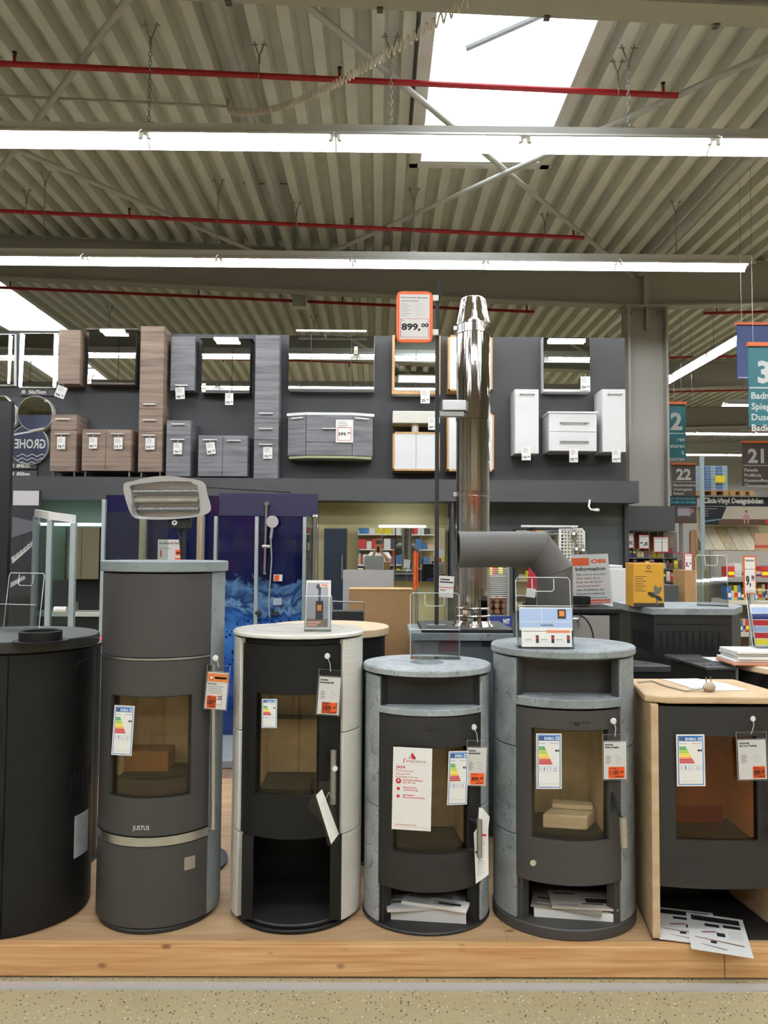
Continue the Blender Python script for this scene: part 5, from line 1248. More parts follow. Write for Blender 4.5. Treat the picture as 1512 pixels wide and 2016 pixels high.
papers('leaflet', ['thick paper stack at the bottom of the grey soapstone stove log niche', 'catalogue with a dark picture in the grey soapstone stove log niche', 'top brochure with beige picture in the grey soapstone stove log niche'], zn,
       [(sx + .02, sy + .0, -.14, .31, .21, .03, WHITE), (sx - .0, sy - .01, -.3, .27, .2, .01, M('sheet_dark', '#8d8478', .5)), (sx + .05, sy - .04, -.1, .25, .15, .008, M('sheet_beige', '#c3b8a8', .5))], 'papers in the log niche of the grey soapstone stove')
# ================================================================== stove 6: sandstone clad, straight sides
y0 = atz(1400, 1853, PL).y
xl = X(1283, 1600, y0); xr = xl + .545; dp = .40
zt = Z(1400, 1372, y0 - .01); zu = Z(1400, 1386, y0 - .01)
t = thing('wood_stove', 'black stove clad in beige sandstone at the right edge', 'stove', ((xl + xr) / 2, y0 + dp / 2, PL), STG)
MB().prism([(xl - .012, y0 + .03, zu), (xl + .06, y0 - .012, zu), (xr - .06, y0 - .012, zu), (xr + .012, y0 + .03, zu), (xr - .04, y0 + dp, zu), (xl + .04, y0 + dp, zu)], (0, 0, zt - zu)).build('top_plate', SAND, t, 0, .006)
for xa, xb in ((xl, xl + .03), (xr - .03, xr)):
    zz = [PL + .008, PL + .3, PL + .62, zu - .003]
    sl = .052 if xa == xl else -.052
    MB().prism([(xa, y0, PL + .008), (xb, y0, PL + .008), (xb + sl, y0 + dp, PL + .008), (xa + sl, y0 + dp, PL + .008)], (0, 0, zu - .012 - PL)).build('stone_side', SAND, t, 0, .004)
MB().box(xl + .085, xr - .085, y0 + dp - .02, y0 + dp, PL, zu).build('carcass', BLKMATT, t, 0)
MB().prism([(xl + .004, y0 + .01, PL), (xr - .004, y0 + .01, PL), (xr - .056, y0 + dp, PL), (xl + .056, y0 + dp, PL)], (0, 0, .008)).build('base_plate', CHARC, t, 0)
zd1, zd0 = Z(1400, 1391, y0), Z(1400, 1746, y0)
dx0, dx1 = xl + .032, xr - .032
wx0, wx1, wz1, wz0 = X(1329, 1550, y0), X(1488, 1550, y0), Z(1400, 1447, y0), Z(1400, 1652, y0)
yd = y0 + .006
def dcurve(x): u = (x - (dx0 + dx1) / 2) / (dx1 - dx0) * 2; return yd - .028 * (1 - u * u)
def strip(mb, xa, xb, za, zb, n=12, th=.03, off=0, mat=None):
    vs = []
    for i in range(n + 1):
        x = xa + (xb - xa) * i / n; y = dcurve(x) + off
        vs += [(x, y, za), (x, y, zb), (x, y + th, za), (x, y + th, zb)]
    fs = []
    for i in range(n):
        b = i * 4; c = b + 4
        fs += [(b, c, c + 1, b + 1), (b + 2, b + 3, c + 3, c + 2), (b + 1, c + 1, c + 3, b + 3), (b, b + 2, c + 2, c)]
    fs += [(0, 1, 3, 2), (n * 4, n * 4 + 2, n * 4 + 3, n * 4 + 1)]
    mb.add(vs, fs, mat)
mb = MB(); strip(mb, dx0, dx1, wz1, zd1); strip(mb, dx0, dx1, zd0, wz0); strip(mb, dx0, wx0, wz0, wz1, 4); strip(mb, wx1, dx1, wz0, wz1, 4)
d = mb.build('door', CHARC, t, 30)
mb = MB(); strip(mb, wx0 - .01, wx1 + .01, wz0 - .01, wz1 + .01, 10, .004, .014); mb.build('window_glass', glassmat('brown_fire_glass', '#ecd0b0', 0, 1.5, .8), d, 30)
yb = y0 + .25
BRL = M('lining_brown', '#b58a62', .8, col2='#cba27a', scale=8); BRR = M('reflection_brown', '#8a3226', .6)
for a, b, cc_, dd_ in ((wx0 - .015, wx0 - .001, y0 + .05, yb), (wx1 + .001, wx1 + .015, y0 + .05, yb)): MB().box(a, b, cc_, dd_, wz0 - .01, wz1 + .02).build('lining_board', VERM, t, 0)
MB().box(wx0 - .015, wx1 + .015, yb, yb + .015, wz0 - .01, wz1 + .02).build('lining_board', BRL, t, 0)
MB().box(wx0 - .015, wx1 + .015, y0 + .05, yb, wz0 - .022, wz0 - .0105).build('grate_floor', SOOT, t, 0)
MB().box(wx0 - .015, wx1 + .015, y0 + .05, yb, wz1 + .021, wz1 + .03).build('firebox_roof', SOOT, t, 0)
MB().box(wx0, wx1 - .04, yb - .05, yb - .03, wz0 - .01, wz0 + .055).build('log_guard', BRR, t, 0, .004)  # brown reflection put into the colour of this guard
mb = MB(); hx = X(1511, 1600, y0) ; mb.box(hx, hx + .022, dcurve(hx) - .05, dcurve(hx) - .03, Z(1500, 1655, y0), Z(1500, 1548, y0)).build('handle', M('handle_silver', '#b5b3ac', .35, .7), d, 0, .004)
for zz in (Z(1500, 1640, y0), Z(1500, 1560, y0)): MB().tube([(hx + .011, dcurve(hx) - .04, zz), (hx + .011, dcurve(hx) + .003, zz)], .006, 8).build('handle_bracket', CHARC, d)
MB().box(dx0 + .05, dx1 - .05, y0 + .04, y0 + dp - .02, zd0 + .02, zd0 + .03).build('niche_roof', BLKMATT, t, 0)
energy(t, 1333, 1446, 1389, 1548, dcurve(X(1360, 1500, y0)) - .006, '6,4', lean=-.01)
sleeve('clear price sleeve with orange price on the sandstone clad stove', (1453, 1442, 1513, 1537), (1482, 1415), dcurve(X(1482, 1480, y0)) - .012, ('Kaminofen', 'Etna Top 07 Sandstein'), '899.00', lean=-.03, style=2)
zn = PL + .008
papers('flyer', ['rear flyer with black header in the sandstone stove log niche', 'front flyer with black header sliding out of the sandstone stove'], zn,
       [((xl + .17), y0 + .10, -.25, .23, .27, .003, WHITE), (xl + .26, y0 + .03, -.32, .21, .30, .002, WHITE)], 'flyers in the sandstone stove', prints=False)
for nm, (x, y, rz, w_, h_), z in (('flyer', ((xl + .17), y0 + .10, -.25, .23, .27), zn + .003), ('flyer.001', (xl + .26, y0 + .03, -.32, .21, .30), zn + .0056)):
    pass
zz = zn + .0058
for (x, y, rz, w_, h_, zq, lbx) in ((xl + .17, y0 + .10, -.25, .23, .27, zn + .0031, 0), (xl + .26, y0 + .03, -.32, .21, .30, zn + .0058, 1)):
    ex, ey = Vector((math.cos(rz), math.sin(rz), 0)), Vector((-math.sin(rz), math.cos(rz), 0))
    fr = (Vector((x, y, zq)) - ex * w_ / 2 - ey * h_ / 2, ex, ey)
    mb = MB(); mb.rect(fr, w_ * .08, h_ * .8, w_ * .92, h_ * .94, BLACKP, .0004).rect(fr, w_ * .3, h_ * .66, w_ * .55, h_ * .74, BLACKP, .0004).rect(fr, w_ * .62, h_ * .68, w_ * .92, h_ * .76, BLACKP, .0004)
    mb.poly(fr, [(w_ * .2, h_ * .5), (w_ * .45, h_ * .56), (w_ * .5, h_ * .52), (w_ * .25, h_ * .46)], M('lilac_print', '#a9788c', .6), .0004); mb.rect(fr, w_ * .48, h_ * .42, w_ * .62, h_ * .52, BLACKP, .0004)
    mb.poly(fr, [(w_ * .1, h_ * .34), (w_ * .9, h_ * .26), (w_ * .9, h_ * .23), (w_ * .1, h_ * .32)], M('bark_print', '#8a5a44', .6), .0004); mb.rect(fr, w_ * .35, h_ * .22, w_ * .45, h_ * .28, BLACKP, .0004); mb.poly(fr, [(w_ * .2, h_ * .17), (w_ * .6, h_ * .1), (w_ * .6, h_ * .08), (w_ * .2, h_ * .16)], BLACKP, .0004)
    for q in range(8): mb.rect(fr, w_ * .68, h_ * (.4 + .03 * q), w_ * .92, h_ * (.41 + .03 * q), LGREY, .0004)
    fl = [o for o in bpy.data.objects if o.name.startswith('flyer') and o.parent is None][lbx]
    mb.build('print', None, fl, 0)
# sheet, plug and cable on the sandstone top
zt6, xl6, y06 = zt, xl, y0
mb = MB(); P = [atz(1303, 1338, zt), atz(1380, 1361, zt), atz(1473, 1360, zt), atz(1430, 1347, zt), atz(1372, 1337, zt)]
for p in P: p.z = zt + .001
mb.prism(P, (0, 0, .002)); fr = (P[1] + Vector((-.05, .03, .0025)), Vector((.95, .3, 0)).normalized(), Vector((-.3, .95, 0)).normalized())
mb.rect(fr, .03, .0, .12, .02, SKYP).rect(fr, .14, -.01, .2, .03, LGREY)
tag(mb.build('paper_sheet', WHITE, smooth=0), 'white sheet lying on the beige sandstone stove top', 'paper')
t = thing('power_plug', 'beige mains plug with cable lying on the beige stove top', 'plug', atz(1395, 1362, zt))
c = atz(1395, 1362, zt) + Vector((0, 0, .018)); PLG = M('plug_beige', '#b5a68f', .45)
MB().tube([c + Vector((-.02, 0, -.004)), c + Vector((-.008, 0, 0)), c + Vector((.018, 0, .006)), c + Vector((.022, 0, .008))], [.008, .018, .019, .012], 14).build('plug_body', PLG, t)
for q in (-.008, .01): MB().tube([c + Vector((q, .0, .015)), c + Vector((q, .004, .042))], .0024, 6).build('pin', CHROME, t)
MB().tube([c + Vector((-.02, 0, -.006)), atz(1350, 1362, zt) + Vector((0, 0, .004)), atz(1310, 1352, zt) + Vector((0, 0, .004)), atz(1285, 1343, zt) + Vector((0, 0, .006)), atz(1256, 1345, zt) + Vector((0, 0, .004))], .004, 8).build('cable', PLG, t)
# ================================================================== second row and accessories
SG = 'stoves in the second row'
EDGE = M('acrylic_edge', '#d9dee0', .15, 0)
def holder(label, px0, py0, px1, py1, Y, zb=None, pocket=.55, tilt=.12, yaw=0, sheets=None, notch=True):
    """clear acrylic brochure holder: back plate with hang notch, front pocket, two cheeks and a foot"""
    a, b = at(px0, py1, Y), at(px1, py1, Y); top = Z((px0 + px1) / 2, py0, Y)
    if zb is None: zb = a.z
    wd, ht = b.x - a.x, top - zb
    O = Vector((a.x, Y, zb)); ex = Vector((math.cos(yaw), math.sin(yaw), 0)); up = Vector((0, 0, 1)); bk = Vector((-math.sin(yaw), math.cos(yaw), 0))
    ey = (up + bk * tilt).normalized()
    t = thing('brochure_holder', label, 'holder', O, 'clear acrylic brochure holders')
    O = O + up * .001
    def P(u, v, w_=0): return O + ex * u + ey * v + bk * w_
    th = bk * .0025
    MB().prism([P(0, 0), P(wd, 0), P(wd, ht * .96), P(wd * .96, ht), P(wd * .04, ht), P(0, ht * .96)], th).build('back_plate', CLEAR, t, 0)
    MB().tube([P(0, 0), P(0, ht * .96), P(wd * .04, ht), P(wd * .96, ht), P(wd, ht * .96), P(wd, 0)], .0018, 5).build('plate_rim', EDGE, t)
    d_ = -.035
    MB().prism([P(0, 0, d_), P(wd, 0, d_), P(wd, ht * pocket, d_), P(0, ht * pocket, d_)], th).build('front_pocket', CLEAR, t, 0)
    MB().tube([P(0, ht * pocket, d_), P(wd, ht * pocket, d_)], .0016, 5).build('pocket_rim', EDGE, t)
    for u in (0, wd - .0025):
        MB().prism([P(u, 0, d_), P(u, 0, 0), P(u, ht * pocket, 0), P(u, ht * pocket, d_)], ex * .0025).build('cheek', CLEAR, t, 0)
    MB().prism([P(0, 0, d_), P(wd, 0, d_), P(wd, 0, .05), P(0, 0, .05)], up * .0025).build('foot', CLEAR, t, 0)
    if notch: MB().tube([P(wd * .3, ht * .98, -.003), P(wd * .3, ht * .83, -.003), P(wd * .34, ht * .8, -.003), P(wd * .66, ht * .8, -.003), P(wd * .7, ht * .83, -.003), P(wd * .7, ht * .98, -.003)], .0018, 5).build('hang_notch', EDGE, t)
    return t, P, ex, ey, wd, ht
def brochure(P, ex, ey, wd, ht, v0, v1, w_, label, draw, th=.004, inset=.04, name='brochure'):
    fr = (P(wd * inset, ht * v0, w_), ex, ey); bw, bh = wd * (1 - 2 * inset), ht * (v1 - v0)
    mb = slab(fr, bw, bh, th, WHITE); draw(mb, fr, bw, bh)
    return tag(mb.build(name, None, smooth=0), label, 'brochure')
# --- heater behind the tall stove
Yh = 3.68
xc = X(360, 1500, Yh)
t = thing('patio_heater', 'grey quartz patio heater on a black pole behind the tallest stove', 'heater', (xc, Yh, PL))
outl = [(243, 955), (262, 947), (290, 940), (322, 937), (360, 940), (400, 949), (408, 972), (415, 1004), (393, 1016), (355, 1021), (320, 1023), (285, 1022), (263, 1018), (250, 993)]
c0 = at(328, 980, Yh)
def smooth_px(P, m=4):                  # closed Catmull-Rom through the outline points
    out = []; n_ = len(P)
    for i in range(n_):
        p0, p1, p2, p3 = [Vector(P[(i + q) % n_]) for q in (-1, 0, 1, 2)]
        for k in range(m):
            u = k / m
            out.append(.5 * (2 * p1 + (p2 - p0) * u + (2 * p0 - 5 * p1 + 4 * p2 - p3) * u * u + (3 * p1 - p0 - 3 * p2 + p3) * u ** 3))
    return [tuple(q) for q in out]
front = [at(x, y, Yh - .05) for x, y in smooth_px(outl)][::-1]
back = [c0 + (p - c0) * .86 + Vector((0, .14, .0)) for p in front]
for p in back: p.y = Yh + .06
n = len(front)
# shell with an open front : rim ring, inner recess
inn_px = [(258, 956), (290, 951), (325, 948), (360, 948), (386, 952), (391, 975), (394, 1005), (388, 1012), (350, 1017), (320, 1018), (290, 1017), (268, 1013), (262, 985), (258, 966)]
inn = [at(x, y, Yh - .049) for x, y in smooth_px(inn_px)][::-1]
rec = [p + Vector((0, .05, 0)) for p in inn]
mb = MB()
vs = front + back + inn + rec
fs = [(i, n + i, n + (i + 1) % n, (i + 1) % n) for i in range(n)] + [tuple(range(n, 2 * n))[::-1]] + [(i, (i + 1) % n, 2 * n + (i + 1) % n, 2 * n + i) for i in range(n)] + [(2 * n + i, 2 * n + (i + 1) % n, 3 * n + (i + 1) % n, 3 * n + i) for i in range(n)]
mb.add(vs, fs); mb.build('housing', M('heater_grey', '#b2b0aa', .25, .2), t, 50)
MB().add(rec, [tuple(range(n))]).build('reflector', M('reflector_steel', '#e0dbd0', .3, .9, bump=.3, scale=3, stretch=(1, 1, 20)), t, 0)
for py, m_ in ((968, STEEL), (986, M('quartz_tube', '#d8d2b4', .2)), (1003, STEEL)):
    MB().tube([at(262, py, Yh - .02), at(391, py - 1, Yh - .02)], .011, 10).build('quartz_tube', m_, t)
mb = MB()
for k in range(46):
    x = 260 + k * 2.85
    yt = 955 - 7 * math.sin(pi * min(1, (x - 256) / 140)); yb_ = 1014 + 4 * math.sin(pi * (x - 256) / 140)
    mb.tube([at(x, yt, Yh - .05), at(x, (yt + yb_) / 2, Yh - .062), at(x + 1, yb_, Yh - .05)], .0011, 4)
for py in (975, 996): mb.tube([at(258, py, Yh - .06), at(392, py, Yh - .06)], .0018, 4)
mb.build('grille', WIRE, t)
MB().prism([at(330, 1022, Yh - .03), at(375, 1021, Yh - .03), at(371, 1038, Yh - .03), at(366, 1041, Yh - .03), at(337, 1041, Yh - .03), at(333, 1037, Yh - .03)], (0, .06, 0)).build('switch_box', BLKMATT, t, 0, .004)
c = at(344, 1029, Yh - .033); MB().tube([c, c + Vector((0, -.006, 0))], .0125, 18).tube([c + Vector((0, -.006, 0)), c + Vector((0, -.008, 0))], .005, 10, BLKMATT).build('dial', WHITEP, t)
MB().tube([(X(361, 1060, Yh), Yh, Z(360, 1040, Yh)), (xc, Yh, PL + .02)], .013, 12).build('pole', BLKMATT, t)
MB().tube([at(347, 1041, Yh), at(354, 1056, Yh - .005), at(357, 1085, Yh - .005), at(358, 1110, Yh)], .006, 8).build('cord', BLKMATT, t)
rb = X(447, 1692, Yh) - xc
MB().lathe([(0, .0), (rb, 0), (rb, .012), (rb - .02, .018), (.03, .03), (0, .03)], (xc, Yh, PL), 48).build('foot_plate', M('foot_dark', '#33363a', .35), t)
# --- black stove behind stove 1 with brochures on its lid
def cyl_stove(name, label, pxl, pxr, cy, ry, pyt, rim, body, top, zb=None, rimpx=1235):
    m0, m1 = ray(pxl, rimpx)[0], ray(pxr, rimpx)[0]
    cx = (m0 + m1) * (cy ** 2 - ry ** 2) / (2 * cy); rx = math.sqrt((cx - m0 * cy) ** 2 - m0 ** 2 * ry ** 2)
    zt = Z((pxl + pxr) / 2, pyt, cy)
    zb = PL if zb is None else zb
    t = thing(name, label, 'stove', (cx, cy, zb), SG)
    MB().disc(cx, cy, rx, ry, zt - rim, zt, 64, bev=.005).build('top_plate', top, t)
    MB().arc(cx, cy, rx - .02, ry - .02, -pi, pi, zb + .012, zt - rim, .015, 56).build('body', body, t, 30)
    MB().disc(cx, cy, rx - .01, ry - .01, zb, zb + .012, 56).build('base_plate', BLKMATT, t)
    return t, cx, rx, zt
t, cx, rx, zt = cyl_stove('wood_stove', 'black stove standing behind the gap between the first two stoves', 20, 209, 3.72, .22, 1258, .03, BLKMET, BLKMET)
zb = zt
for k, (x0, y0, x1, y1, m_, lb) in enumerate(((108, 1262, 204, 1240, WHITE, 'white leaflets stacked on the black stove lid at the left'), (140, 1258, 208, 1238, M('tan_sheet', '#b59a78', .6), 'tan leaflet on the leaflet stack behind the first stove'), (188, 1262, 212, 1246, M('crimson_sheet', '#b0304a', .6), 'crimson leaflet corner on the leaflet stack behind the first stove'))):
    zq = zb + .001 + k * .004; yq = 3.62 + .03 * k
    mb = MB(); mb.box(X(x0, 1255, yq), X(x1, 1255, yq), yq - .08, yq + .1, zq, zq + .0035)
    tag(mb.build('leaflet', m_, smooth=0), lb, 'leaflet', 'leaflets on the black stove')
# --- beige topped round stove behind the white one
t, cx, rx, zt = cyl_stove('wood_stove', 'black round stove with a thick beige stone top behind the white stove', 527, 766, 3.86, .27, 1231, .04, BLKMET, BEIGE)
for k in range(4):
    a = math.asin(min(.99, (X(727 + k * 9, 1280, 3.8) - cx) / rx))
    MB().arc(cx, 3.86, rx - .018, .252, a - .012, a + .012, Z(740, 1300, 3.75), Z(740, 1276, 3.75), .006, 2).build('vent_slot', M('slot_dark', '#050505', .9), t, 0)
# --- wire framed black tool rack
t = thing('tool_rack', 'low black rack with a thin wire frame behind the beige topped stove', 'rack', (X(690, 1215, 4.3), 4.3, PL))
MB().box(X(650, 1205, 4.3), X(716, 1205, 4.3), 4.3, 4.42, PL, Z(690, 1204, 4.3)).build('rack_body', BLKMATT, t, 0)
MB().tube([at(655, 1205, 4.3), at(655, 1184, 4.3), at(716, 1186, 4.3), at(717, 1216, 4.3)], .005, 6).build('wire_frame', WIRE, t)
# --- board and cardboard box
tag(MB().box(X(675, 1170, 4.95), X(775, 1170, 4.95), 4.95, 4.97, PL, Z(725, 1122, 4.95)).build('grey_board', M('board_grey', '#a3a4a3', .4), smooth=0), 'light grey board leaning behind the cardboard box', 'board')
t = thing('cardboard_box', 'large brown cardboard box behind the beige topped stove', 'box', (X(750, 1200, 4.55), 4.65, PL))
MB().box(X(687, 1200, 4.55), X(813, 1200, 4.55), 4.55, 4.85, PL, Z(750, 1161, 4.55)).build('carton', CARD, t, 0, .004)
MB().box(X(687, 1160, 4.55) - .002, X(813, 1160, 4.55) + .002, 4.548, 4.70, Z(750, 1161, 4.55) + .0005, Z(750, 1161, 4.55) + .004).build('flap', M('cardboard_light', '#b5915f', .75), t, 0)
# --- stove under the stainless chimney
Y3 = 4.0
x0, x1 = X(808, 1250, Y3), X(1011, 1250, Y3); zt = Z(910, 1239, Y3)
t = thing('wood_stove', 'dark grey stove with stone slab top under the stainless chimney', 'stove', ((x0 + x1) / 2, Y3 + .22, PL), SG)
MB().box(x0, x1, Y3, Y3 + .48, zt - .06, zt - .02).build('stone_slab', STONED, t, 0, .004)
MB().box(x0 + .06, x1, Y3 + .01, Y3 + .47, zt - .0195, zt).build('top_plate', CHARC, t, 0, .003)
MB().box(x0 + .03, x1 - .03, Y3 + .03, Y3 + .45, PL, zt - .06).build('body', M('blue_grey_body', '#4a5055', .5), t, 0)
MB().box(X(950, 1270, Y3), x1 - .02, Y3 + .02, Y3 + .03, Z(950, 1272, Y3), zt - .0605).build('vent_slot', BLKMATT, t, 0)
YC = 4.2
cxm = X(931, 950, YC); R = .0915
zA = zt
t = thing('chimney_pipe', 'polished stainless steel chimney rising to a conical top', 'chimney', (cxm, YC, zA))
zc = lambda py: Z(931, py, YC)
def sect(z0, z1, nm='pipe_section', r=R):
    MB().lathe([(r, z0), (r, z1)], (cxm, YC, 0), 56).build(nm, INOX, t, 30)
sect(zA + .01, zc(1197)); sect(zc(1197), zc(980)); sect(zc(968), zc(812)); sect(zc(812), zc(660))
for pa, pb in ((980, 968), (1214, 1209), (1199, 1194), (660, 640)):
    MB().lathe([(R, zc(pa)), (R + .006, zc(pa) + .001), (R + .006, zc(pa) + .006), (R + .002, zc(pa) + .008), (R + .002, zc(pb) - .008), (R + .006, zc(pb) - .006), (R + .006, zc(pb) - .001), (R, zc(pb))] if pa - pb > 8 else [(R, zc(pa)), (R + .004, (zc(pa) + zc(pb)) / 2), (R, zc(pb))], (cxm, YC, 0), 56).build('clamp_band', INOX, t, 25)
MB().lathe([(R, zc(640)), (R - .002, zc(633)), (.066, zc(590)), (.06, zc(588)), (.058, zc(590)), (.058, zc(612))], (cxm, YC, 0), 56).build('cone_top', INOX, t, 25)
MB().lathe([(R, zA + .03), (R + .012, zA + .012), (R + .02, zA), (R, zA)], (cxm, YC, 0), 56).build('base_flange', INOX, t, 25)
MB().lathe([(R + .003, zc(828)), (R + .003, zc(800))], (cxm, YC, 0), 56).build('bracket_band', INOX, t, 25)
xb = X(862, 800, YC - .05)
MB().box(xb + .02, cxm - .05, YC - .11, YC - .05, zc(815), zc(795)).build('bracket_box', STEEL, t, 0, .004)
MB().box(xb + .006, cxm - .06, YC - .1, YC - .06, zc(826), zc(816)).build('bracket_arm', GALV, t, 0, .003)
for zz in (974, 648): MB().box(cxm - R - .018, cxm - R + .002, YC - .02, YC + .0, zc(zz) - .012, zc(zz) + .012).build('clamp_lock', STEEL, t, 0, .002)
# --- black pole with the orange framed price sign
Yp = YC - .08
t = thing('sign_pole', 'black square pole beside the stainless chimney', 'pole', (X(859, 1215, Yp), Yp, zA))
pb_, pt_ = Vector((X(860, 1100, Yp), Yp, zA + .012)), Vector((X(860, 900, Yp), Yp, Z(863, 596, Yp)))
MB().obox((pb_ + pt_) / 2, (.0105, 0, 0), (0, .0105, 0), (pt_ - pb_) / 2).build('post', BLKMATT, t, 0)
pe = at(868, 548, Yp - .03)
MB().prism([pt_ + Vector((-.0105, -.01, -.01)), pt_ + Vector((.0105, -.01, -.01)), pe + Vector((.012, 0, 0)), pe + Vector((-.009, 0, 0))], (0, .02, 0)).build('bent_tip', BLKMATT, t, 0)
MB().box(pb_.x - .05, pb_.x + .05, Yp - .03, Yp + .03, zA, zA + .012).build('foot_plate', GALV, t, 0)
fr, wd, ht = frame(780, 674, 852, 573, Yp - .03)
t = thing('price_sign', 'orange framed price sign clipped high on the black pole', 'sign', fr[0])
ORF = M('orange_frame', '#e2631f', .4)
O, ex, ey = fr; n_ = ex.cross(ey)
MB().prism([O + ex * x + ey * y for x, y in ((0, .03), (.008, .008), (.03, 0), (wd - .03, 0), (wd - .008, .008), (wd, .03), (wd, ht - .03), (wd - .008, ht - .008), (wd - .03, ht), (.03, ht), (.008, ht - .008), (0, ht - .03))], -n_ * .012).build('frame', ORF, t, 0, .002)
mb = MB(); e = wd * .09
mb.rect(fr, e, e, wd - e, ht - e, M('sign_paper', '#d9d5d0', .5), .0008)
mb.text(fr, 'Schornstein-Bausatz', wd * .12, ht * .865, ht * .025, BLACKP, width=wd * .74, bold=.03, lift=.0012)
mb.rect(fr, wd * .12, ht * .8, wd * .6, ht * .815, GREYP, .0012)
for k in range(7): mb.rect(fr, wd * .12, ht * (.745 - k * .038), wd * (.3 + .1 * (k % 2)), ht * (.753 - k * .038), GREYP, .0012); mb.rect(fr, wd * .52, ht * (.745 - k * .038), wd * (.7 + .1 * (k % 2)), ht * (.753 - k * .038), LGREY, .0012)
mb.rect(fr, wd * .11, ht * .1, wd * .89, ht * .465, RED, .0012).rect(fr, wd * .125, ht * .107, wd * .875, ht * .458, M('sign_paper', '#d9d5d0', .5), .0016)
mb.text(fr, 'Set', wd * .15, ht * .42, ht * .025, BLACKP, bold=.03, lift=.002); mb.text(fr, '899,', wd * .14, ht * .245, ht * .125, BLACKP, width=wd * .52, bold=.06, lift=.002); mb.text(fr, '00', wd * .68, ht * .3, ht * .075, BLACKP, width=wd * .2, bold=.06, lift=.002)
mb.build('price_print', None, t, 0)
for zq in (.15, .82): MB().box(O.x + wd, O.x + wd + .03, Yp - .035, Yp - .02, O.z + ht * zq, O.z + ht * zq + .03).build('clip', WHITEP, t, 0)
# --- brochure holders on the front stoves
zt4 = S4.zf(1321, .008)
holder('empty clear brochure holder on the dark soapstone stove', 808, 1168, 905, 1288, S4.cy + .1, zt4, pocket=.45)
zt5 = S5.zf(1283, .008)
t, P, ex, ey, wd, ht = holder('clear brochure holder filled with leaflets on the grey soapstone stove', 1018, 1137, 1126, 1262, S5.cy - .14, zt5, pocket=.6)
def d1(mb, fr, w_, h_):
    mb.rect(fr, 0, h_ * .1, w_, h_ * .95, SKYP); mb.rect(fr, w_ * .72, h_ * .5, w_ * .88, h_ * .92, M('fire_dark', '#3a2a24', .6), .0006); mb.rect(fr, w_ * .755, h_ * .62, w_ * .85, h_ * .85, M('fire_orange', '#e08a3c', .6), .0009)
    mb.rect(fr, w_ * .42, h_ * .1, w_ * .43, h_ * .95, WHITE, .0006); mb.rect(fr, 0, h_ * .36, w_, h_ * .38, WHITE, .0006); mb.text(fr, 'Kaminöfen', w_ * .4, h_ * .18, h_ * .1, BLACKP, width=w_ * .24, bold=.02, lift=.0009)
brochure(P, ex, ey, wd, ht, .26, .58, -.04, 'pale blue brochure with a fire picture in the brochure holder', d1, inset=.02)
def d2(mb, fr, w_, h_):
    mb.rect(fr, w_ * .5, h_ * .72, w_ * .97, h_ * .86, M('salmon_print', '#dd8763', .6)); mb.rect(fr, w_ * .02, h_ * .8, w_ * .5, h_ * .82, BLACKP)
    for q in range(3):
        mb.rect(fr, w_ * (.28 + .31 * q), h_ * .2, w_ * (.34 + .31 * q), h_ * .6, M('fire_dark', '#3a2a24', .6)); mb.rect(fr, w_ * (.285 + .31 * q), h_ * .4, w_ * (.335 + .31 * q), h_ * .5, RED, .0006); mb.rect(fr, w_ * (.06 + .31 * q), h_ * .36, w_ * (.2 + .31 * q), h_ * .39, GREYP); mb.rect(fr, w_ * (.06 + .31 * q), h_ * .28, w_ * (.24 + .31 * q), h_ * .3, LGREY)
brochure(P, ex, ey, wd, ht, .03, .3, -.047, 'white leaflet with three small stove pictures in the brochure holder', d2, inset=.05)
z3 = S.zf  # noqa
S3zt = bpy.data.objects['wood_stove.002'].location
S3 = Round(456, 707, 1838, .225, 1780); zt3 = S3.zf(1250, .02)
t, P, ex, ey, wd, ht = holder('small clear brochure holder on the white stove top', 600, 1172, 652, 1240, S3.cy - .1, zt3, pocket=.98, notch=False, tilt=.1)
def d3(mb, fr, w_, h_):
    mb.rect(fr, w_ * .04, h_ * .05, w_ * .9, h_ * .95, M('photo_grey', '#a9a8b0', .5)); mb.rect(fr, w_ * .04, h_ * .05, w_ * .9, h_ * .22, M('photo_floor', '#8f7a68', .5), .0005)
    mb.rect(fr, w_ * .4, h_ * .2, w_ * .7, h_ * .58, M('photo_stove', '#2d2e33', .5), .0008); mb.rect(fr, w_ * .46, h_ * .38, w_ * .64, h_ * .5, M('fire_orange', '#e08a3c', .6), .0011); mb.rect(fr, w_ * .5, h_ * .58, w_ * .6, h_ * .86, M('photo_pipe', '#4a4c52', .5), .0008); mb.circ(fr, w_ * .5, h_ * .87, w_ * .1, M('photo_pipe', '#4a4c52', .5), .0008)
    mb.rect(fr, w_ * .55, h_ * .86, w_ * .9, h_ * .93, WHITE, .0011); mb.text(fr, 'OBI', w_ * .6, h_ * .875, h_ * .04, ORANGE, width=w_ * .26, bold=.06, lift=.0014)
    mb.rect(fr, w_ * .06, h_ * .12, w_ * .62, h_ * .17, M('salmon_print', '#dd8763', .6), .0011).rect(fr, w_ * .06, h_ * .065, w_ * .5, h_ * .115, M('salmon_print', '#dd8763', .6), .0011)
    mb.text(fr, 'KAMINOFEN-', w_ * .09, h_ * .13, h_ * .03, WHITE, width=w_ * .5, bold=.03, lift=.0014); mb.text(fr, 'MONTAGE', w_ * .09, h_ * .075, h_ * .03, WHITE, width=w_ * .36, bold=.03, lift=.0014)
brochure(P, ex, ey, wd, ht, .04, 1.42, -.012, 'flyer with a stove photo in the small holder on the white stove', d3, inset=.03)
holder('clear brochure holder at the left edge on the black stove', 5, 1128, 86, 1255, 3.42, bpy.data.objects['wood_stove'].location.z + 0 if False else Z(60, 1262, 3.2), pocket=.5, yaw=-.25)
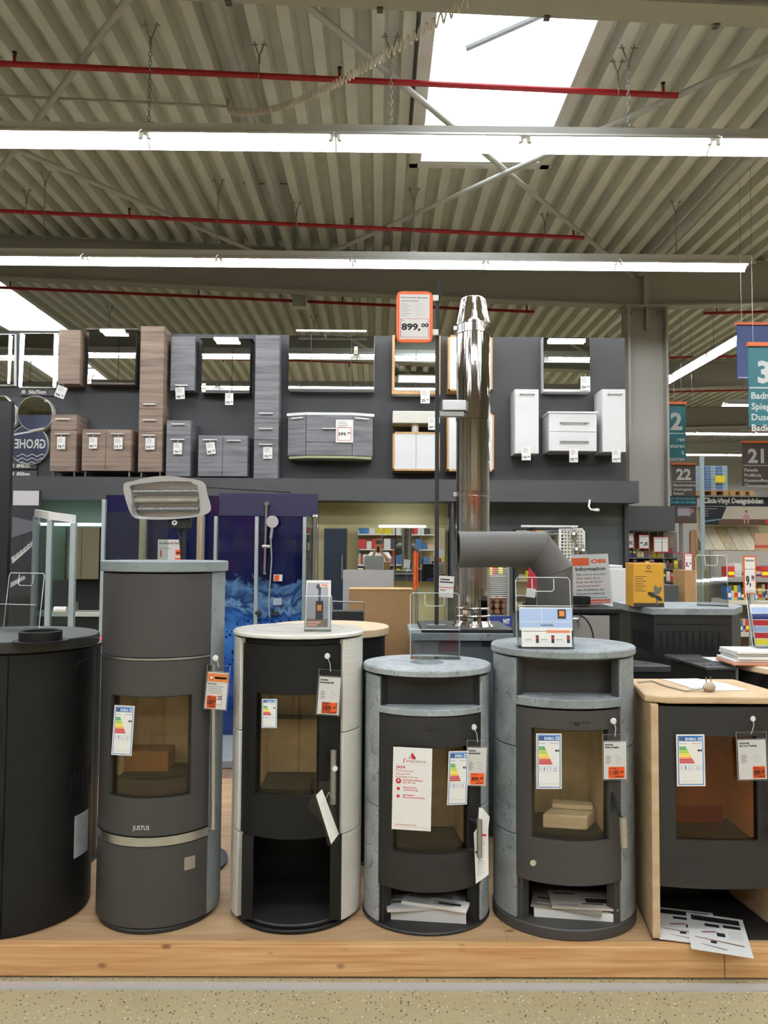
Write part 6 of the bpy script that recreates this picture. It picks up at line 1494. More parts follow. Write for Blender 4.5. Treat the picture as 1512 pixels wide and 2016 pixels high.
# --- elbow flue on stove 5
Ye = S5.cy + .03
rr = .0745
c0, c1, c2, c3 = at(1092, 1120, Ye), at(1092, 1124, Ye), at(1058, 1081, Ye), at(903, 1082, Ye - .07)
c0 = Vector((c1.x, Ye, zt5 + .001))
t = thing('elbow_flue', 'dark grey segmented elbow flue pointing left on the grey soapstone stove', 'flue pipe', c0)
k_ = 1 / math.cos(math.radians(22))
MB().tube([c0, c1], [rr, rr], 40, cap=False).build('upright_section', FLUEGREY, t, 30)
def mitre(pa, pb, pc):                  # ring at pb lying in the mitre plane of the bend pa-pb-pc
    u, v = (pb - pa).normalized(), (pc - pb).normalized()
    nrm = (u + v).normalized(); side = u.cross(v).normalized(); inp = nrm.cross(side).normalized()
    k = 1 / nrm.dot(u)
    return [pb + rr * (math.cos(q) * side + math.sin(q) * inp * k) for q in [2 * pi * i / 40 for i in range(40)]]
def ring(p, u, side):
    inp = u.cross(side).normalized()
    return [p + rr * (math.cos(q) * side + math.sin(q) * inp) for q in [2 * pi * i / 40 for i in range(40)]]
sd = (c1 - c0).normalized().cross((c2 - c1).normalized()).normalized()
R1, R2 = mitre(c0, c1, c2), mitre(c1, c2, c3)
R0, R3 = ring(c0, (c1 - c0).normalized(), sd), ring(c3, (c3 - c2).normalized(), sd)
bpy.data.objects.remove(bpy.data.objects['upright_section'])
for nm, A_, B_ in (('upright_section', R0, R1), ('elbow_section', R1, R2), ('outlet_section', R2, R3)):
    MB().add(A_ + B_, [(i, (i + 1) % 40, 40 + (i + 1) % 40, 40 + i) for i in range(40)]).build(nm, FLUEGREY, t, 30)
for Rg, cc in ((R1, c1), (R2, c2)): MB().tube([cc + (p - cc) * 1.005 for p in Rg], .0022, 5, closed=True).build('weld_seam', FLUEGREY, t)
inner = [c3 + (p - c3) * .97 for p in R3]; inn2 = [c2 + (p - c2) * .93 + (c3 - c2) * .3 for p in R2]
MB().add(inner + inn2, [(i, 40 + i, 40 + (i + 1) % 40, (i + 1) % 40) for i in range(40)] + [tuple(range(40, 80))]).build('inside', M('flue_inside', '#1a1918', .9), t, 30)
MB().tube([c3 + (p - c3) * .99 for p in R3], .0022, 5, closed=True).build('rim', FLUEGREY, t)
# --- black stove with the information sign
Y4 = 3.8
x0, x1 = X(1060, 1210, Y4), X(1224, 1210, Y4); zt = Z(1140, 1198, Y4)
t = thing('wood_stove', 'black stove with grey front panel behind the information sign', 'stove', ((x0 + x1) / 2, Y4 + .2, PL), SG)
MB().box(x0, x1, Y4, Y4 + .42, zt - .024, zt).build('top_plate', BLKMET, t, 0, .004)
MB().box(x0 + .03, x1 - .005, Y4 + .02, Y4 + .41, PL, zt - .024).build('body', BLKMET, t, 0)
MB().box(X(1128, 1240, Y4), X(1201, 1240, Y4), Y4 + .005, Y4 + .019, Z(1160, 1400, Y4), Z(1160, 1212, Y4)).build('door', M('door_grey', '#8c8680', .4), t, 0, .002)
cc = at(1135, 1262, Y4)
MB().tube([cc + Vector((.085 * math.sin(q), .003, .13 * math.cos(q))) for q in [.1 + i * 2.9 / 20 for i in range(21)]], .003, 6).build('ring_line', BLKMATT, t)
p = at(1140, 1215, Y4 - .03); mb = MB(); mb.tube([p + Vector((0, 0, .0)), p + Vector((0, 0, -.05))], .006, 8).tube([p + Vector((-.035, 0, -.008)), p + Vector((0, 0, -.008))], .005, 8).tube([p + Vector((0, 0, -.02)), p + Vector((0, .035, -.02))], .005, 8); mb.build('handle', STEEL, t)
MB().lathe([(0, .01), (.05, .01), (.05, .05), (.042, .05), (.042, .02)], (X(1143, 1190, Y4 + .15), Y4 + .15, zt), 32).build('flue_collar', BLKMET, t)
fr, wd, ht = frame(1130, 1193, 1204, 1095, Y4 + .23, tilt=.08, lean=-.04)
fr[0].z = zt + .003
t = thing('info_sign', 'white information sign with orange header standing on the black stove', 'sign', fr[0])
mb = slab(fr, wd, ht, .003, M('sign_paper', '#d9d5d0', .5))
mb.rect(fr, wd * .01, ht * .77, wd * .47, ht * .93, ORANGE); mb.text(fr, 'OBI', wd * .52, ht * .82, ht * .075, ORANGE, width=wd * .4, bold=.09)
mb.text(fr, 'Information', wd * .1, ht * .67, ht * .075, BLACKP, width=wd * .8, bold=.04)
for k, (s_, w_) in enumerate((('Alle unsere aktuellen', .8), ('Öfen haben die 2.', .64), ('Stufe der BimSchV', .7), ('und entsprechen', .63), ('allen Richtlinien der', .74), ('Feinstaubregelung!', .74))): mb.text(fr, s_, wd * .1, ht * (.575 - k * .077), ht * .04, GREYP if False else BLACKP, width=wd * w_, bold=.01)
mb.rect(fr, wd * .1, ht * .115, wd * .9, ht * .125, BLACKP); mb.rect(fr, wd * .04, ht * .05, wd * .97, ht * .085, ORANGE); mb.rect(fr, wd * .04, ht * .01, wd * .97, ht * .035, ORANGE)
mb.build('card', None, t, 0)
slab((fr[0] - Vector((.006, .004, .002)), fr[1], fr[2]), wd + .012, ht + .006, .002, CLEAR).build('clear_stand', CLEAR, t, 0)
# --- white tower
xw0, xw1 = X(1178, 1200, 5.05), X(1237, 1200, 5.05)
t = thing('white_tower', 'plain white tower unit behind the information sign', 'cabinet', ((xw0 + xw1) / 2, 5.2, 0))
MB().box(xw0, xw1, 5.05, 5.4, 0, Z(1205, 1119, 5.05)).build('body', WHITEL, t, 0, .003)
MB().box(xw0 + .01, xw1 - .008, 5.042, 5.0495, .05, Z(1205, 1121, 5.05)).build('front_panel', WHITEL, t, 0)
tag(MB().box(X(1205, 1112, 5.1), X(1226, 1112, 5.1), 5.1, 5.3, Z(1205, 1119, 5.05) + .001, Z(1205, 1119, 5.05) + .02).build('paper_pile', M('paper_pile', '#bdb8ba', .7), bevel=.004), 'small pile of papers on the white tower', 'papers')
# --- stove with slotted body and grey top at the right
Y5 = 4.0
A0, A1, B0, B1 = X(1284, 1200, Y5), X(1447, 1200, Y5), X(1237, 1190, Y5 + .22), X(1462, 1190, Y5 + .22)
zt = Z(1360, 1198, Y5); zu = Z(1360, 1211, Y5)
t = thing('wood_stove', 'black slotted stove with slanted sides and grey stone top', 'stove', ((A0 + A1) / 2, Y5 + .22, PL), SG)
pl = lambda e, z: [(A0 + e, Y5 + e, z), (A1 - e, Y5 + e, z), (B1 - e, Y5 + .22, z), (B1 - e, Y5 + .5, z), (B0 + e, Y5 + .5, z), (B0 + e, Y5 + .22, z)]
MB().prism(pl(0, zu), (0, 0, zt - zu)).build('top_plate', STONED, t, 0, .003)
MB().prism(pl(.012, PL), (0, 0, zu - PL)).build('body', M('black_satin', '#121211', .45), t, 0)
zs0, zs1 = Z(1360, 1280, Y5), Z(1360, 1243, Y5)
SLOT = M('slot_dark', '#050505', .9)
for k in range(10):
    xx = X(1304 + k * 12.7, 1260, Y5); MB().box(xx - .005, xx + .005, Y5 + .009, Y5 + .0118, zs0, zs1).build('vent_slot', SLOT, t, 0)
for k in range(9):
    q = (k + 1.2) / 10.5; p = Vector((A0 + .012, Y5 + .012, 0)).lerp(Vector((B0 + .012, Y5 + .22, 0)), q); u = (Vector((B0, Y5 + .22, 0)) - Vector((A0, Y5, 0))).normalized()
    nn = Vector((u.y, -u.x, 0)) * -1
    if nn.x > 0: nn = -nn
    MB().obox(p + nn * .0012 + Vector((0, 0, (zs0 + zs1) / 2 - .01)), u * .004, nn * .0008, Vector((0, 0, (zs1 - zs0) / 2))).build('vent_slot', SLOT, t, 0)
MB().box(A0 + .018, A1 - .03, Y5 + .008, Y5 + .0118, Z(1360, 1229, Y5) - .0015, Z(1360, 1229, Y5)).build('panel_joint', SLOT, t, 0)
zt5b = zt
# yellow carton on it
Yb = 4.08
x0, x1 = X(1247, 1150, Yb), X(1307, 1150, Yb); zb = zt5b + .001; zq = Z(1280, 1109, Yb)
t = thing('yellow_carton', 'yellow carton with a fan picture on the slotted stove', 'box', ((x0 + x1) / 2, Yb + .05, zb))
YEL = M('carton_yellow', '#d19a2c', .5)
MB().box(x0, x1, Yb, Yb + .13, zb, zq).build('carton', YEL, t, 0, .002)
fr = (Vector((x0, Yb - .0005, zb)), Vector((1, 0, 0)), Vector((0, 0, 1))); wd, ht = x1 - x0, zq - zb
mb = MB(); DK = M('carton_dark', '#2f2b26', .5)
mb.rect(fr, 0, 0, wd, ht * .09, DK); mb.circ(fr, wd * .5, ht * .91, wd * .06, DK); mb.circ(fr, wd * .5, ht * .91, wd * .038, YEL, .0008); mb.text(fr, 'VARDE', wd * .5, ht * .79, ht * .045, DK, width=wd * .25, align='C')
for k in range(7): mb.rect(fr, wd * .05, ht * (.69 - k * .055), wd * (.42 - .1 * (k % 2)), ht * (.702 - k * .055), DK)
for q, (dx_, dy_) in enumerate(((-.13, -.02), (.1, -.1), (.0, .02), (.12, .08), (.02, .1))):
    an = (2.6, -.6, .5, 1.1, 1.8)[q]; cxp, cyp = wd * (.72 + dx_), ht * (.3 + dy_)
    mb.poly(fr, [(cxp + wd * (.14 * math.cos(th) * math.cos(an) - .07 * math.sin(th) * math.sin(an)), cyp + wd * (.14 * math.cos(th) * math.sin(an) + .07 * math.sin(th) * math.cos(an))) for th in [i * pi / 8 for i in range(16)]], DK if q < 2 else M('carton_grey', '#6a6456', .5), .0006 + .0002 * (4 - q))
mb.rect(fr, wd * .74, ht * .06, wd * .8, ht * .24, M('carton_grey', '#6a6456', .5), .0004)
mb.build('print', None, t, 0)
holder('clear brochure holder leaning on the slotted stove', 1372, 1092, 1428, 1194, 4.22, zt5b, pocket=.5, tilt=.2, yaw=-.35)
# --- low black stoves between
Y6 = 3.5
zt = Z(1280, 1311, Y6); t = thing('wood_stove', 'low black quarter-round stove with slotted top behind the soapstone stove', 'stove', (X(1270, 1310, Y6), Y6 + .2, PL), SG)
x1 = X(1322, 1315, Y6); x0 = x1 - .42
arcp = [Vector((x0, Y6 + .005, 0))] + [Vector((x0 + .12 + .30 * math.sin(q), Y6 + .32 - .32 * math.cos(q), 0)) for q in [i * pi / 2 / 14 for i in range(15)]] + [Vector((x0, Y6 + .32, 0))]
arcp = [Vector((x0, Y6, 0)), Vector((x1, Y6, 0)), Vector((x1 - .02, Y6 + .07, 0)), Vector((x1 - .07, Y6 + .15, 0)), Vector((x1 - .15, Y6 + .22, 0)), Vector((x1 - .25, Y6 + .27, 0)), Vector((x0, Y6 + .3, 0))]
MB().prism([p + Vector((0, 0, zt - .03)) for p in arcp], (0, 0, .03)).build('top_plate', M('top_satin', '#2c2c2e', .4), t, 0, .003)
MB().prism([p * 1 + Vector((0, .006, PL)) for p in arcp], (0, 0, zt - .03 - PL)).build('body', BLKMET, t, 0)
for r_ in range(3):
    for k in range(4):
        xx = x0 + .18 + .05 * k; yy_ = Y6 + .05 + .07 * r_
        if xx < x1 - .03 - r_ * .06: MB().prism([(xx, yy_, zt + .0004), (xx + .008, yy_, zt + .0004), (xx - .006, yy_ + .04, zt + .0004), (xx - .014, yy_ + .04, zt + .0004)], (0, 0, .0006)).build('vent_slot', SLOT, t, 0)
Y7 = 3.42
zt = Z(1390, 1314, Y7); x0, x1 = X(1390, 1315, Y7), X(1452, 1315, Y7)
t = thing('wood_stove', 'low black stove with slotted lid and round flue hole', 'stove', (x0, Y7 + .2, PL), SG)
xL = X(1318, 1290, Y7 + .35)
pp = [(x0, Y7), (x1, Y7), (x1, Y7 + .42), (xL, Y7 + .42), (xL, Y7 + .33)]
MB().prism([(a, b, zt - .012) for a, b in pp], (0, 0, .012)).build('top_plate', M('top_satin', '#2c2c2e', .4), t, 0, .002)
pp2 = [(x0 + .01, Y7 + .008), (x1 - .005, Y7 + .008), (x1 - .005, Y7 + .41), (xL + .03, Y7 + .41), (xL + .03, Y7 + .3)]
MB().prism([(a, b, PL) for a, b in pp2], (0, 0, zt - .012 - PL)).build('body', BLKMET, t, 0)
MB().lathe([(0, .0008), (.055, .0008)], ((x0 + x1) / 2 - .03, Y7 + .2, zt), 32).build('flue_hole', SLOT, t)
for r_ in range(2):
    for k in range(9):
        xx = x0 + .02 + .03 * k - r_ * .16; yy_ = Y7 + .05 + .3 * r_
        if xL < xx < x1 - .02: MB().box(xx, xx + .007, yy_, yy_ + .045, zt + .0003, zt + .001).build('vent_slot', SLOT, t, 0)
tag(MB().box(X(1400, 1300, Y7 + .2), X(1455, 1300, Y7 + .2), Y7 + .18, Y7 + .3, zt + .001, zt + .004).build('leaflet', WHITE, smooth=0), 'white leaflet lying on the low black stove lid', 'leaflet')
t, cx, rx, zt8 = cyl_stove('wood_stove', 'black stove with a pale round wooden top at the right edge', 1444, 1680, 3.5, .26, 1305, .03, BLKMET, M('pale_wood_top', '#d9c3a4', .45), rimpx=1300)
for px, r_ in ((1472, .055), (1506, .03)):
    a = math.asin(max(-.98, min(.98, (X(px, 1340, 3.32) - cx) / rx))); pc = Vector((cx + (rx - .02) * math.sin(a), 3.5 - .24 * math.cos(a), Z(px, 1352 if r_ > .04 else 1333, 3.3)))
    nn = Vector((math.sin(a) / rx, -math.cos(a) / .24, 0)).normalized()
    MB().tube([pc - nn * .02, pc + nn * .004], r_, 24).build('flue_cap', SLOT, t)
for k in range(5):
    tag(MB().box(X(1440 - 6 * (k < 2), 1290, 3.45) + .004 * (k % 3), X(1540, 1290, 3.45), 3.4 + .01 * (k % 2), 3.58, zt8 + .001 + k * .0125, zt8 + .0125 + k * .0125).build('catalogue', (M('catalogue_salmon', '#cf8f72', .6), WHITE, WHITE, M('sheet_grey', '#c9c6c0', .6), WHITE)[k], bevel=.002),
        ['lowest salmon catalogue of the pile on the pale round stove top', 'second catalogue from the bottom of the pile at the right edge', 'middle catalogue of the pile at the right edge', 'second catalogue from the top of the pile at the right edge', 'topmost white catalogue of the pile at the right edge'][k], 'catalogue', 'catalogues on the round stove top')
t, P, ex, ey, wd, ht = holder('clear brochure holder with colourful leaflet at the right edge', 1482, 1160, 1545, 1262, 3.52, zt8 + .066, pocket=.6, tilt=.25)
def d4(mb, fr, w_, h_):
    for q, m_ in enumerate((YELLOW, RED, SKYP, RED, NAVY, SKYP)): mb.rect(fr, w_ * .03, h_ * (.04 + .15 * q), w_ * .97, h_ * (.17 + .15 * q), m_)
brochure(P, ex, ey, wd, ht, .02, .75, -.012, 'colourful leaflet inside the holder at the right edge', d4)
# --- small signs behind the chimney stove
for k, (px, lb) in enumerate(((816, 'orange edged price sign seen edge-on, left one of a pair'), (820, 'orange edged price sign seen edge-on, right one of a pair'))):
    mb = MB(); Yq = 5.2 + .03 * k
    mb.box(X(px, 1120, Yq), X(px + 3.5, 1120, Yq), Yq, Yq + .2, Z(px, 1162 - 4 * k, Yq), Z(px, 1085 + 4 * k, Yq))
    t = thing('price_sign', lb, 'sign', at(px, 1250, Yq), 'edge-on price signs'); mb.build('frame', ORF, t, 0, .002)
    MB().tube([at(px + 2, 1162, Yq + .1), (X(px + 2, 1162, Yq + .1), Yq + .1, 0)], .006, 8).build('stem', GALV, t)
fr, wd, ht = frame(862, 1175, 892, 1133, 5.4, lean=.06)
mb = slab(fr, wd, ht, .004, WHITE); mb.rect(fr, wd * .1, ht * .8, wd * .7, ht * .86, BLACKP).rect(fr, wd * .05, ht * .68, wd * .95, ht * .74, BLACKP).rect(fr, 0, ht * .45, wd, ht * .48, RED).rect(fr, wd * .1, ht * .3, wd * .5, ht * .36, GREYP)
t = thing('info_card', 'white card with black lines between pole and chimney', 'sign', fr[0]); mb.build('card', None, t, 0)
MB().tube([(fr[0].x + wd / 2, 5.405, 0), (fr[0].x + wd / 2, 5.405, fr[0].z + .02)], .006, 6).build('stem', GALV, t)
# red upright brochure behind the elbow flue
fr, wd, ht = frame(1035, 1175, 1053, 1112, 3.7, lean=.12)
mb = slab(fr, wd, ht, .006, M('brochure_red', '#b01f33', .5)); mb.rect(fr, 0, 0, wd, ht * .28, WHITE)
t = thing('brochure_sign', 'red brochure standing behind the elbow flue', 'brochure', (fr[0].x, 3.7, zt5)); mb.build('card', None, t, 0)
MB().box(fr[0].x, fr[0].x + .05, 3.7, 3.72, PL, fr[0].z).build('stand', BLKMATT, t, 0)
# --- wire shelf with firewood behind the chimney
t = thing('wire_shelf', 'wire shelf unit with firewood between chimney and elbow flue', 'shelf', at(980, 1215, 6.2))
x0, x1 = X(958, 1150, 6.2), X(1000, 1150, 6.2)
for xx in (x0, x1): MB().box(xx - .01, xx + .01, 6.19, 6.21, 0, Z(980, 1112, 6.2)).build('upright', GALV, t, 0)
mb = MB()
for k in range(16): mb.tube([(x0, 6.2, Z(980, 1116 + 4 * k, 6.2)), (x1, 6.2 + .0, Z(980, 1116 + 4 * k, 6.2) + .0)], .003, 4)
mb.build('wire_front', WHITEP, t)
MB().box(x0, x1, 6.2, 6.5, Z(980, 1214, 6.2), Z(980, 1211, 6.2)).build('shelf_board', GALV, t, 0)
LOG = M('log_brown', '#6b4a34', .85, col2='#8d6a4c', scale=20)
for k in range(9):
    xx = x0 + .03 + (k % 3) * .058; zz = Z(980, 1210, 6.2) + .024 + (k // 3) * .046
    tag(MB().tube([(xx, 6.22, zz), (xx, 6.45, zz)], .022, 8).build('firewood_log', LOG), ['short firewood log in the lower layer of the wire shelf', 'short firewood log in the middle layer of the wire shelf', 'short firewood log in the top layer of the wire shelf'][k // 3], 'log', 'firewood logs on the wire shelf')
for k, (px, py, m_) in enumerate(((966, 1122, YELLOW), (973, 1126, RED), (986, 1120, YELLOW))):
    tag(MB().box(X(px - 4, py, 6.3), X(px + 4, py, 6.3), 6.3, 6.36, Z(px, py + 10, 6.3), Z(px, py - 9, 6.3)).build('small_pack', m_, bevel=.003), ['yellow pack nearest the chimney on the wire shelf', 'red pack on the wire shelf behind the chimney', 'yellow pack farther from the chimney on the wire shelf'][k], 'pack', 'packs on the wire shelf')
    MB().box(X(px - 3, py, 6.3), X(px + 3, py, 6.3), 6.3, 6.301, Z(px, py + 10, 6.3), Z(px, py - 9, 6.3))
tag(MB().box(x0, x1, 6.28, 6.42, Z(980, 1137, 6.2), Z(980, 1133, 6.2)).build('shelf_board', GALV, smooth=0), 'thin shelf board carrying the small packs behind the chimney', 'shelf')
fr, wd, ht = frame(960, 1233, 1008, 1213, 5.6)
mb = slab(fr, wd, ht, .01, NAVY); mb.text(fr, 'WIT', wd * .62, ht * .25, ht * .5, WHITE, width=wd * .3, bold=.05)
t = thing('blue_sign', 'small navy sign with white letters beside the chimney foot', 'sign', fr[0]); mb.build('board', None, t, 0)
MB().box(fr[0].x + .05, fr[0].x + .08, 5.61, 5.63, 0, fr[0].z + .02).build('stem', GALV, t, 0)
# ================================================================== hall beyond the column
def hang_sign(label, px0, py0, px1, py1, Y, col, number, lines, num_h, line_h, div, nx=.5, align='L', cut=None):
    fr, wd, ht = frame(px0, py1, px1, py0, Y)
    t = thing('hanging_sign', label, 'sign', fr[0], 'hanging aisle signs')
    mb = slab(fr, wd, ht, .012, col)
    if number: mb.text(fr, number, wd * nx, ht * (div + .08), ht * num_h, LGREY, align='C', bold=.05, width=None if cut is None else wd * cut)
    mb.rect(fr, wd * .02, ht * div, wd * .98, ht * (div + .016), LGREY)
    for k, s_ in enumerate(lines):
        yy_ = ht * (div - .13 - k * line_h)
        if align == 'L': mb.text(fr, s_, wd * .06, yy_, ht * line_h * .62, LGREY, bold=.03)
        else: mb.text(fr, s_, wd * .96, yy_, ht * line_h * .62, LGREY, align='R', bold=.03)
    mb.build('cloth', None, t, 0)
    O, ex, ey = fr
    MB().box(O.x - .01, O.x + wd + .01, Y - .02, Y + .02, O.z + ht, O.z + ht + ht * .05).build('top_rail', M('rail_orange', '#c4602a', .5), t, 0)
    for q in (.12, .88):
        xx = O.x + wd * q; MB().tube([(xx, Y, O.z + ht * 1.05), (xx, Y, C(xx) + .01)], .0025, 5).build('wire', WIRE, t)
    return t
TEAL = M('sign_teal', '#185a60', .5); BRN = M('sign_brown', '#4b403b', .5); NVY = M('banner_navy', '#243a6b', .5)
hang_sign('dark blue hanging banner behind the nearer teal sign', 1452, 640, 1530, 746, 8.25, NVY, '', [], .3, .1, .02)
hang_sign('near teal hanging sign with a large 3, cut by the right edge', 1475, 682, 1556, 838, 7.6, TEAL, '3', ['Badmöbel', 'Spiegelschränke', 'Duschkabinen', 'Badkeramik'], .27, .135, .47, nx=.38)
hang_sign('teal hanging sign with a 2 half hidden by the column', 1280, 796, 1351, 907, 13.0, TEAL, '2', ['ren', 'aturen', 'k', 'gsserien'], .3, .115, .48, nx=.74, align='R')
hang_sign('brown hanging sign reading 22 over the flooring section', 1323, 915, 1370, 979, 14.0, BRN, '22', ['Massivholzdielen', 'Unterlagbahn', 'Parkett'], .33, .13, .47)
hang_sign('brown hanging sign reading 21 at the right edge', 1462, 872, 1530, 957, 12.2, BRN, '21', ['Paneele', 'Profilholz', 'Kunststoffleisten', 'Übergangsschienen'], .32, .12, .47, nx=.4)
# second dark fascia and wall beside the column
struct(MB().box(X(1233, 1020, 9.6), X(1329, 1020, 9.6), 9.6, 9.98, Z(1280, 1045, 9.6), Z(1280, 996, 9.6)).build('trim_2', DFASC, smooth=0), 'short dark fascia beside the column foot', 'fascia')
struct(MB().box(X(1231, 1020, 9.6), X(1235, 1020, 9.6), 9.6, 9.98, 0, Z(1280, 996, 9.6) - .002).build('trim_3', DFASC, smooth=0))
# flooring display
YD = 14.6
def rackx(px): return X(px, 1000, YD)
t = thing('flooring_display', 'flooring display with dark header, picture panel and sample boards', 'display', (rackx(1450), YD, 0))
fr, wd, ht = frame(1380, 996, 1540, 976, YD)
mb = slab(fr, wd, ht, .03, M('header_dark', '#20252b', .5)); mb.text(fr, 'Click-Vinyl Designböden', wd * .03, ht * .3, ht * .52, WHITE, width=wd * .74, bold=.06); mb.build('header_board', None, t, 0)
fr, wd, ht = frame(1380, 1033, 1540, 997, YD)
mb = slab(fr, wd, ht, .03, M('picture_cream', '#c4b9a8', .5)); mb.poly(fr, [(0, 0), (0, ht), (wd * .32, ht), (wd * .22, 0)], M('header_dark', '#20252b', .5)); mb.rect(fr, wd * .22, 0, wd, ht * .32, M('picture_floor', '#5d4436', .5), .0006)
mb.poly(fr, [(wd * .5, ht * .3), (wd * .62, ht * .3), (wd * .575, ht * .62), (wd * .545, ht * .62)], M('dress_pink', '#b98a92', .6), .0009); mb.circ(fr, wd * .56, ht * .74, wd * .016, M('hair_red', '#8d4a3a', .6), .0009); mb.rect(fr, wd * .53, ht * .08, wd * .545, ht * .3, M('skin_print', '#c99a80', .6), .0009); mb.rect(fr, wd * .575, ht * .08, wd * .59, ht * .3, M('skin_print', '#c99a80', .6), .0009)
for k in range(4): mb.rect(fr, wd * .015, ht * (.86 - .13 * k), wd * (.2 if k == 0 else .09), ht * (.89 - .13 * k), LGREY, .0009)
mb.poly(fr, [(0, ht * .2), (wd * .24, ht * .34), (wd * .25, ht * .28), (0, ht * .1)], M('cyan_bar', '#6b8ea0', .5), .0009); mb.circ(fr, wd * .82, ht * .2, wd * .03, RED, .0012)
mb.build('picture_panel', None, t, 0)
MB().box(rackx(1376), rackx(1383), YD - .1, YD - .05, 0, Z(1380, 900, YD)).build('upright', M('upright_pale', '#b5c6cc', .45), t, 0)
for k in range(6):
    x0, x1 = rackx(1384) + k * .21, rackx(1384) + (k + 1) * .21 - .008
    MB().prism([(x0, YD - .05, Z(1430, 1083, YD)), (x1, YD - .05, Z(1430, 1083, YD)), (x1 - .1, YD + .25, Z(1430, 1036, YD)), (x0 - .1, YD + .25, Z(1430, 1036, YD))], (0, .02, 0)).build('sample_board', woodmat('sample_%d' % (k % 3), ('#b3a68c', '#bfb193', '#a89470')[k % 3], ('#c9bea4', '#d3c8ab', '#bfae88')[k % 3], None, (20, 20, 2), 1.0), t, 0)
MB().box(rackx(1384), rackx(1540), YD - .12, YD + .3, Z(1430, 1092, YD), Z(1430, 1084, YD)).build('shelf', M('shelf_pale', '#c7c0a8', .5), t, 0)
MB().box(rackx(1384), rackx(1540), YD + .26, YD + .3, Z(1430, 1200, YD), Z(1430, 997, YD)).build('back_board', M('back_cream', '#d3cba6', .6), t, 0)
MB().box(rackx(1384), rackx(1540), YD - .05, YD + .6, Z(1430, 975.5, YD) - .03, Z(1430, 975.5, YD)).build('top_shelf', GALV, t, 0)
zt = Z(1430, 975.5, YD)
# teal lettered board in front of the display side
fr, wd, ht = frame(1318, 996, 1372, 976, 13.2)
mb = slab(fr, wd, ht, .03, M('header_dark', '#20252b', .5)); CY = M('cyan_letters', '#3f9ab0', .5); mb.text(fr, 'MIT VINYLFUSSBODEN', wd * .04, ht * .62, ht * .2, CY, width=wd * .9, bold=.04); mb.text(fr, 'FÜR HEIM UND GEWERBE', wd * .0, ht * .24, ht * .26, CY, width=wd * .96, bold=.05)
t = thing('floor_header', 'dark board with cyan lettering beside the column', 'sign', fr[0]); mb.build('board', None, t, 0)
fr, wd, ht = frame(1330, 1030, 1372, 997, 13.3)
mb = slab(fr, wd, ht, .03, M('picture_dim', '#57535a', .5)); mb.rect(fr, wd * .1, ht * .45, wd * .7, ht * .95, M('picture_pale', '#b9b2bb', .5)); mb.rect(fr, wd * .0, 0, wd * .9, ht * .3, M('picture_floor', '#5d4436', .5)); mb.circ(fr, wd * .75, ht * .75, wd * .12, M('dress_pink', '#b98a92', .6), .0009)
mb.build('picture', None, t, 0)
MB().box(fr[0].x + .1, fr[0].x + .15, 13.35, 13.4, 0, fr[0].z).build('stand', GALV, t, 0)
# pallets with wrapped packs on top
PAL = woodmat('pallet_wood', '#b98d58', '#cfa873', None, (4, 20, 20), 1.0)
def pallet(label, px0, px1, Y):
    x0, x1 = X(px0, 972, Y), X(px1, 972, Y)
    t = thing('pallet', label, 'pallet', ((x0 + x1) / 2, Y + .3, zt + .001), 'pallets on the flooring display')
    z = zt + .001
    for k in range(3): MB().box(x0 + (x1 - x0 - .1) * k / 2, x0 + (x1 - x0 - .1) * k / 2 + .1, Y, Y + .5, z, z + .078).build('block', PAL, t, 0)
    for k in range(3): MB().box(x0, x1, Y + .02 + .16 * k, Y + .14 + .16 * k, z + .078, z + .1).build('deck_board', PAL, t, 0)
    return x0, x1, z + .101
x0, x1, zz = pallet('wooden pallet under the blue wrapped packs', 1377, 1434, YD)
pallet('empty wooden pallet beside the blue wrapped packs', 1438, 1486, YD)
BL = M('pack_blue', '#7d93bd', .3); BLW = M('pack_pale_blue', '#a9c3d6', .3)
nx_, nz_ = 5, 9
hz = (Z(1400, 916, YD) - zz) / nz_
for i in range(nx_):
    for k in range(nz_):
        a = x0 + (x1 - x0) * i / nx_; b = x0 + (x1 - x0) * (i + 1) / nx_
        o = MB().box(a + .004, b - .004, YD + .02, YD + .46, zz + k * hz, zz + (k + 1) * hz - .006).build('flooring_pack', (BLW, BL, BLW, BL, BLW)[i], smooth=0)
        tag(o, 'pale blue wrapped flooring pack stacked on the pallet' if i % 2 == 0 else 'darker blue flooring pack stacked on the pallet', 'pack', 'pale blue packs on the pallet' if i % 2 == 0 else 'dark blue packs on the pallet')
fr, wd, ht = frame(1408, 950, 1428, 936, YD - .02); mb = slab(fr, wd, ht, .003, YELLOW)
tag(mb.build('pallet_note', YELLOW, smooth=0), 'yellow note stuck on the blue wrapped packs', 'note')
# tool wall under the short fascia
YT = 9.75
t = thing('tool_wall', 'wire rack wall of small tools under the short dark fascia', 'rack', (X(1290, 1200, YT), YT, 0))
MB().box(X(1236, 1100, YT), X(1345, 1100, YT), YT + .2, YT + .23, 0, Z(1290, 1046, YT)).build('back_board', M('rack_back', '#6a6056', .7, col2='#8a7d6c', scale=6), t, 0)
for px in (1252, 1282, 1312): MB().box(X(px, 1100, YT), X(px + 3, 1100, YT), YT + .1, YT + .13, 0, Z(1290, 1046, YT)).build('upright', M('upright_cream', '#c9c2ac', .5), t, 0)
for py in (1098, 1120, 1145, 1170): MB().box(X(1236, py, YT), X(1345, py, YT), YT + .02, YT + .19, Z(1290, py + 1.5, YT), Z(1290, py, YT)).build('shelf', GALV, t, 0)
cols = ('#c8b81e', '#3a3a38', '#8e8c88', '#b8402c', '#d8d4c8', '#24408a', '#5a564e', '#d9c8a0')
random.seed(3)
shelf_rows = [(1097.5, 20), (1119.5, 19), (1144.5, 22), (1169.5, 22)]
k = 0
names = ['yellow', 'black', 'grey', 'red', 'white', 'blue', 'brown', 'cream']
rown = ['top', 'second', 'third', 'lowest']
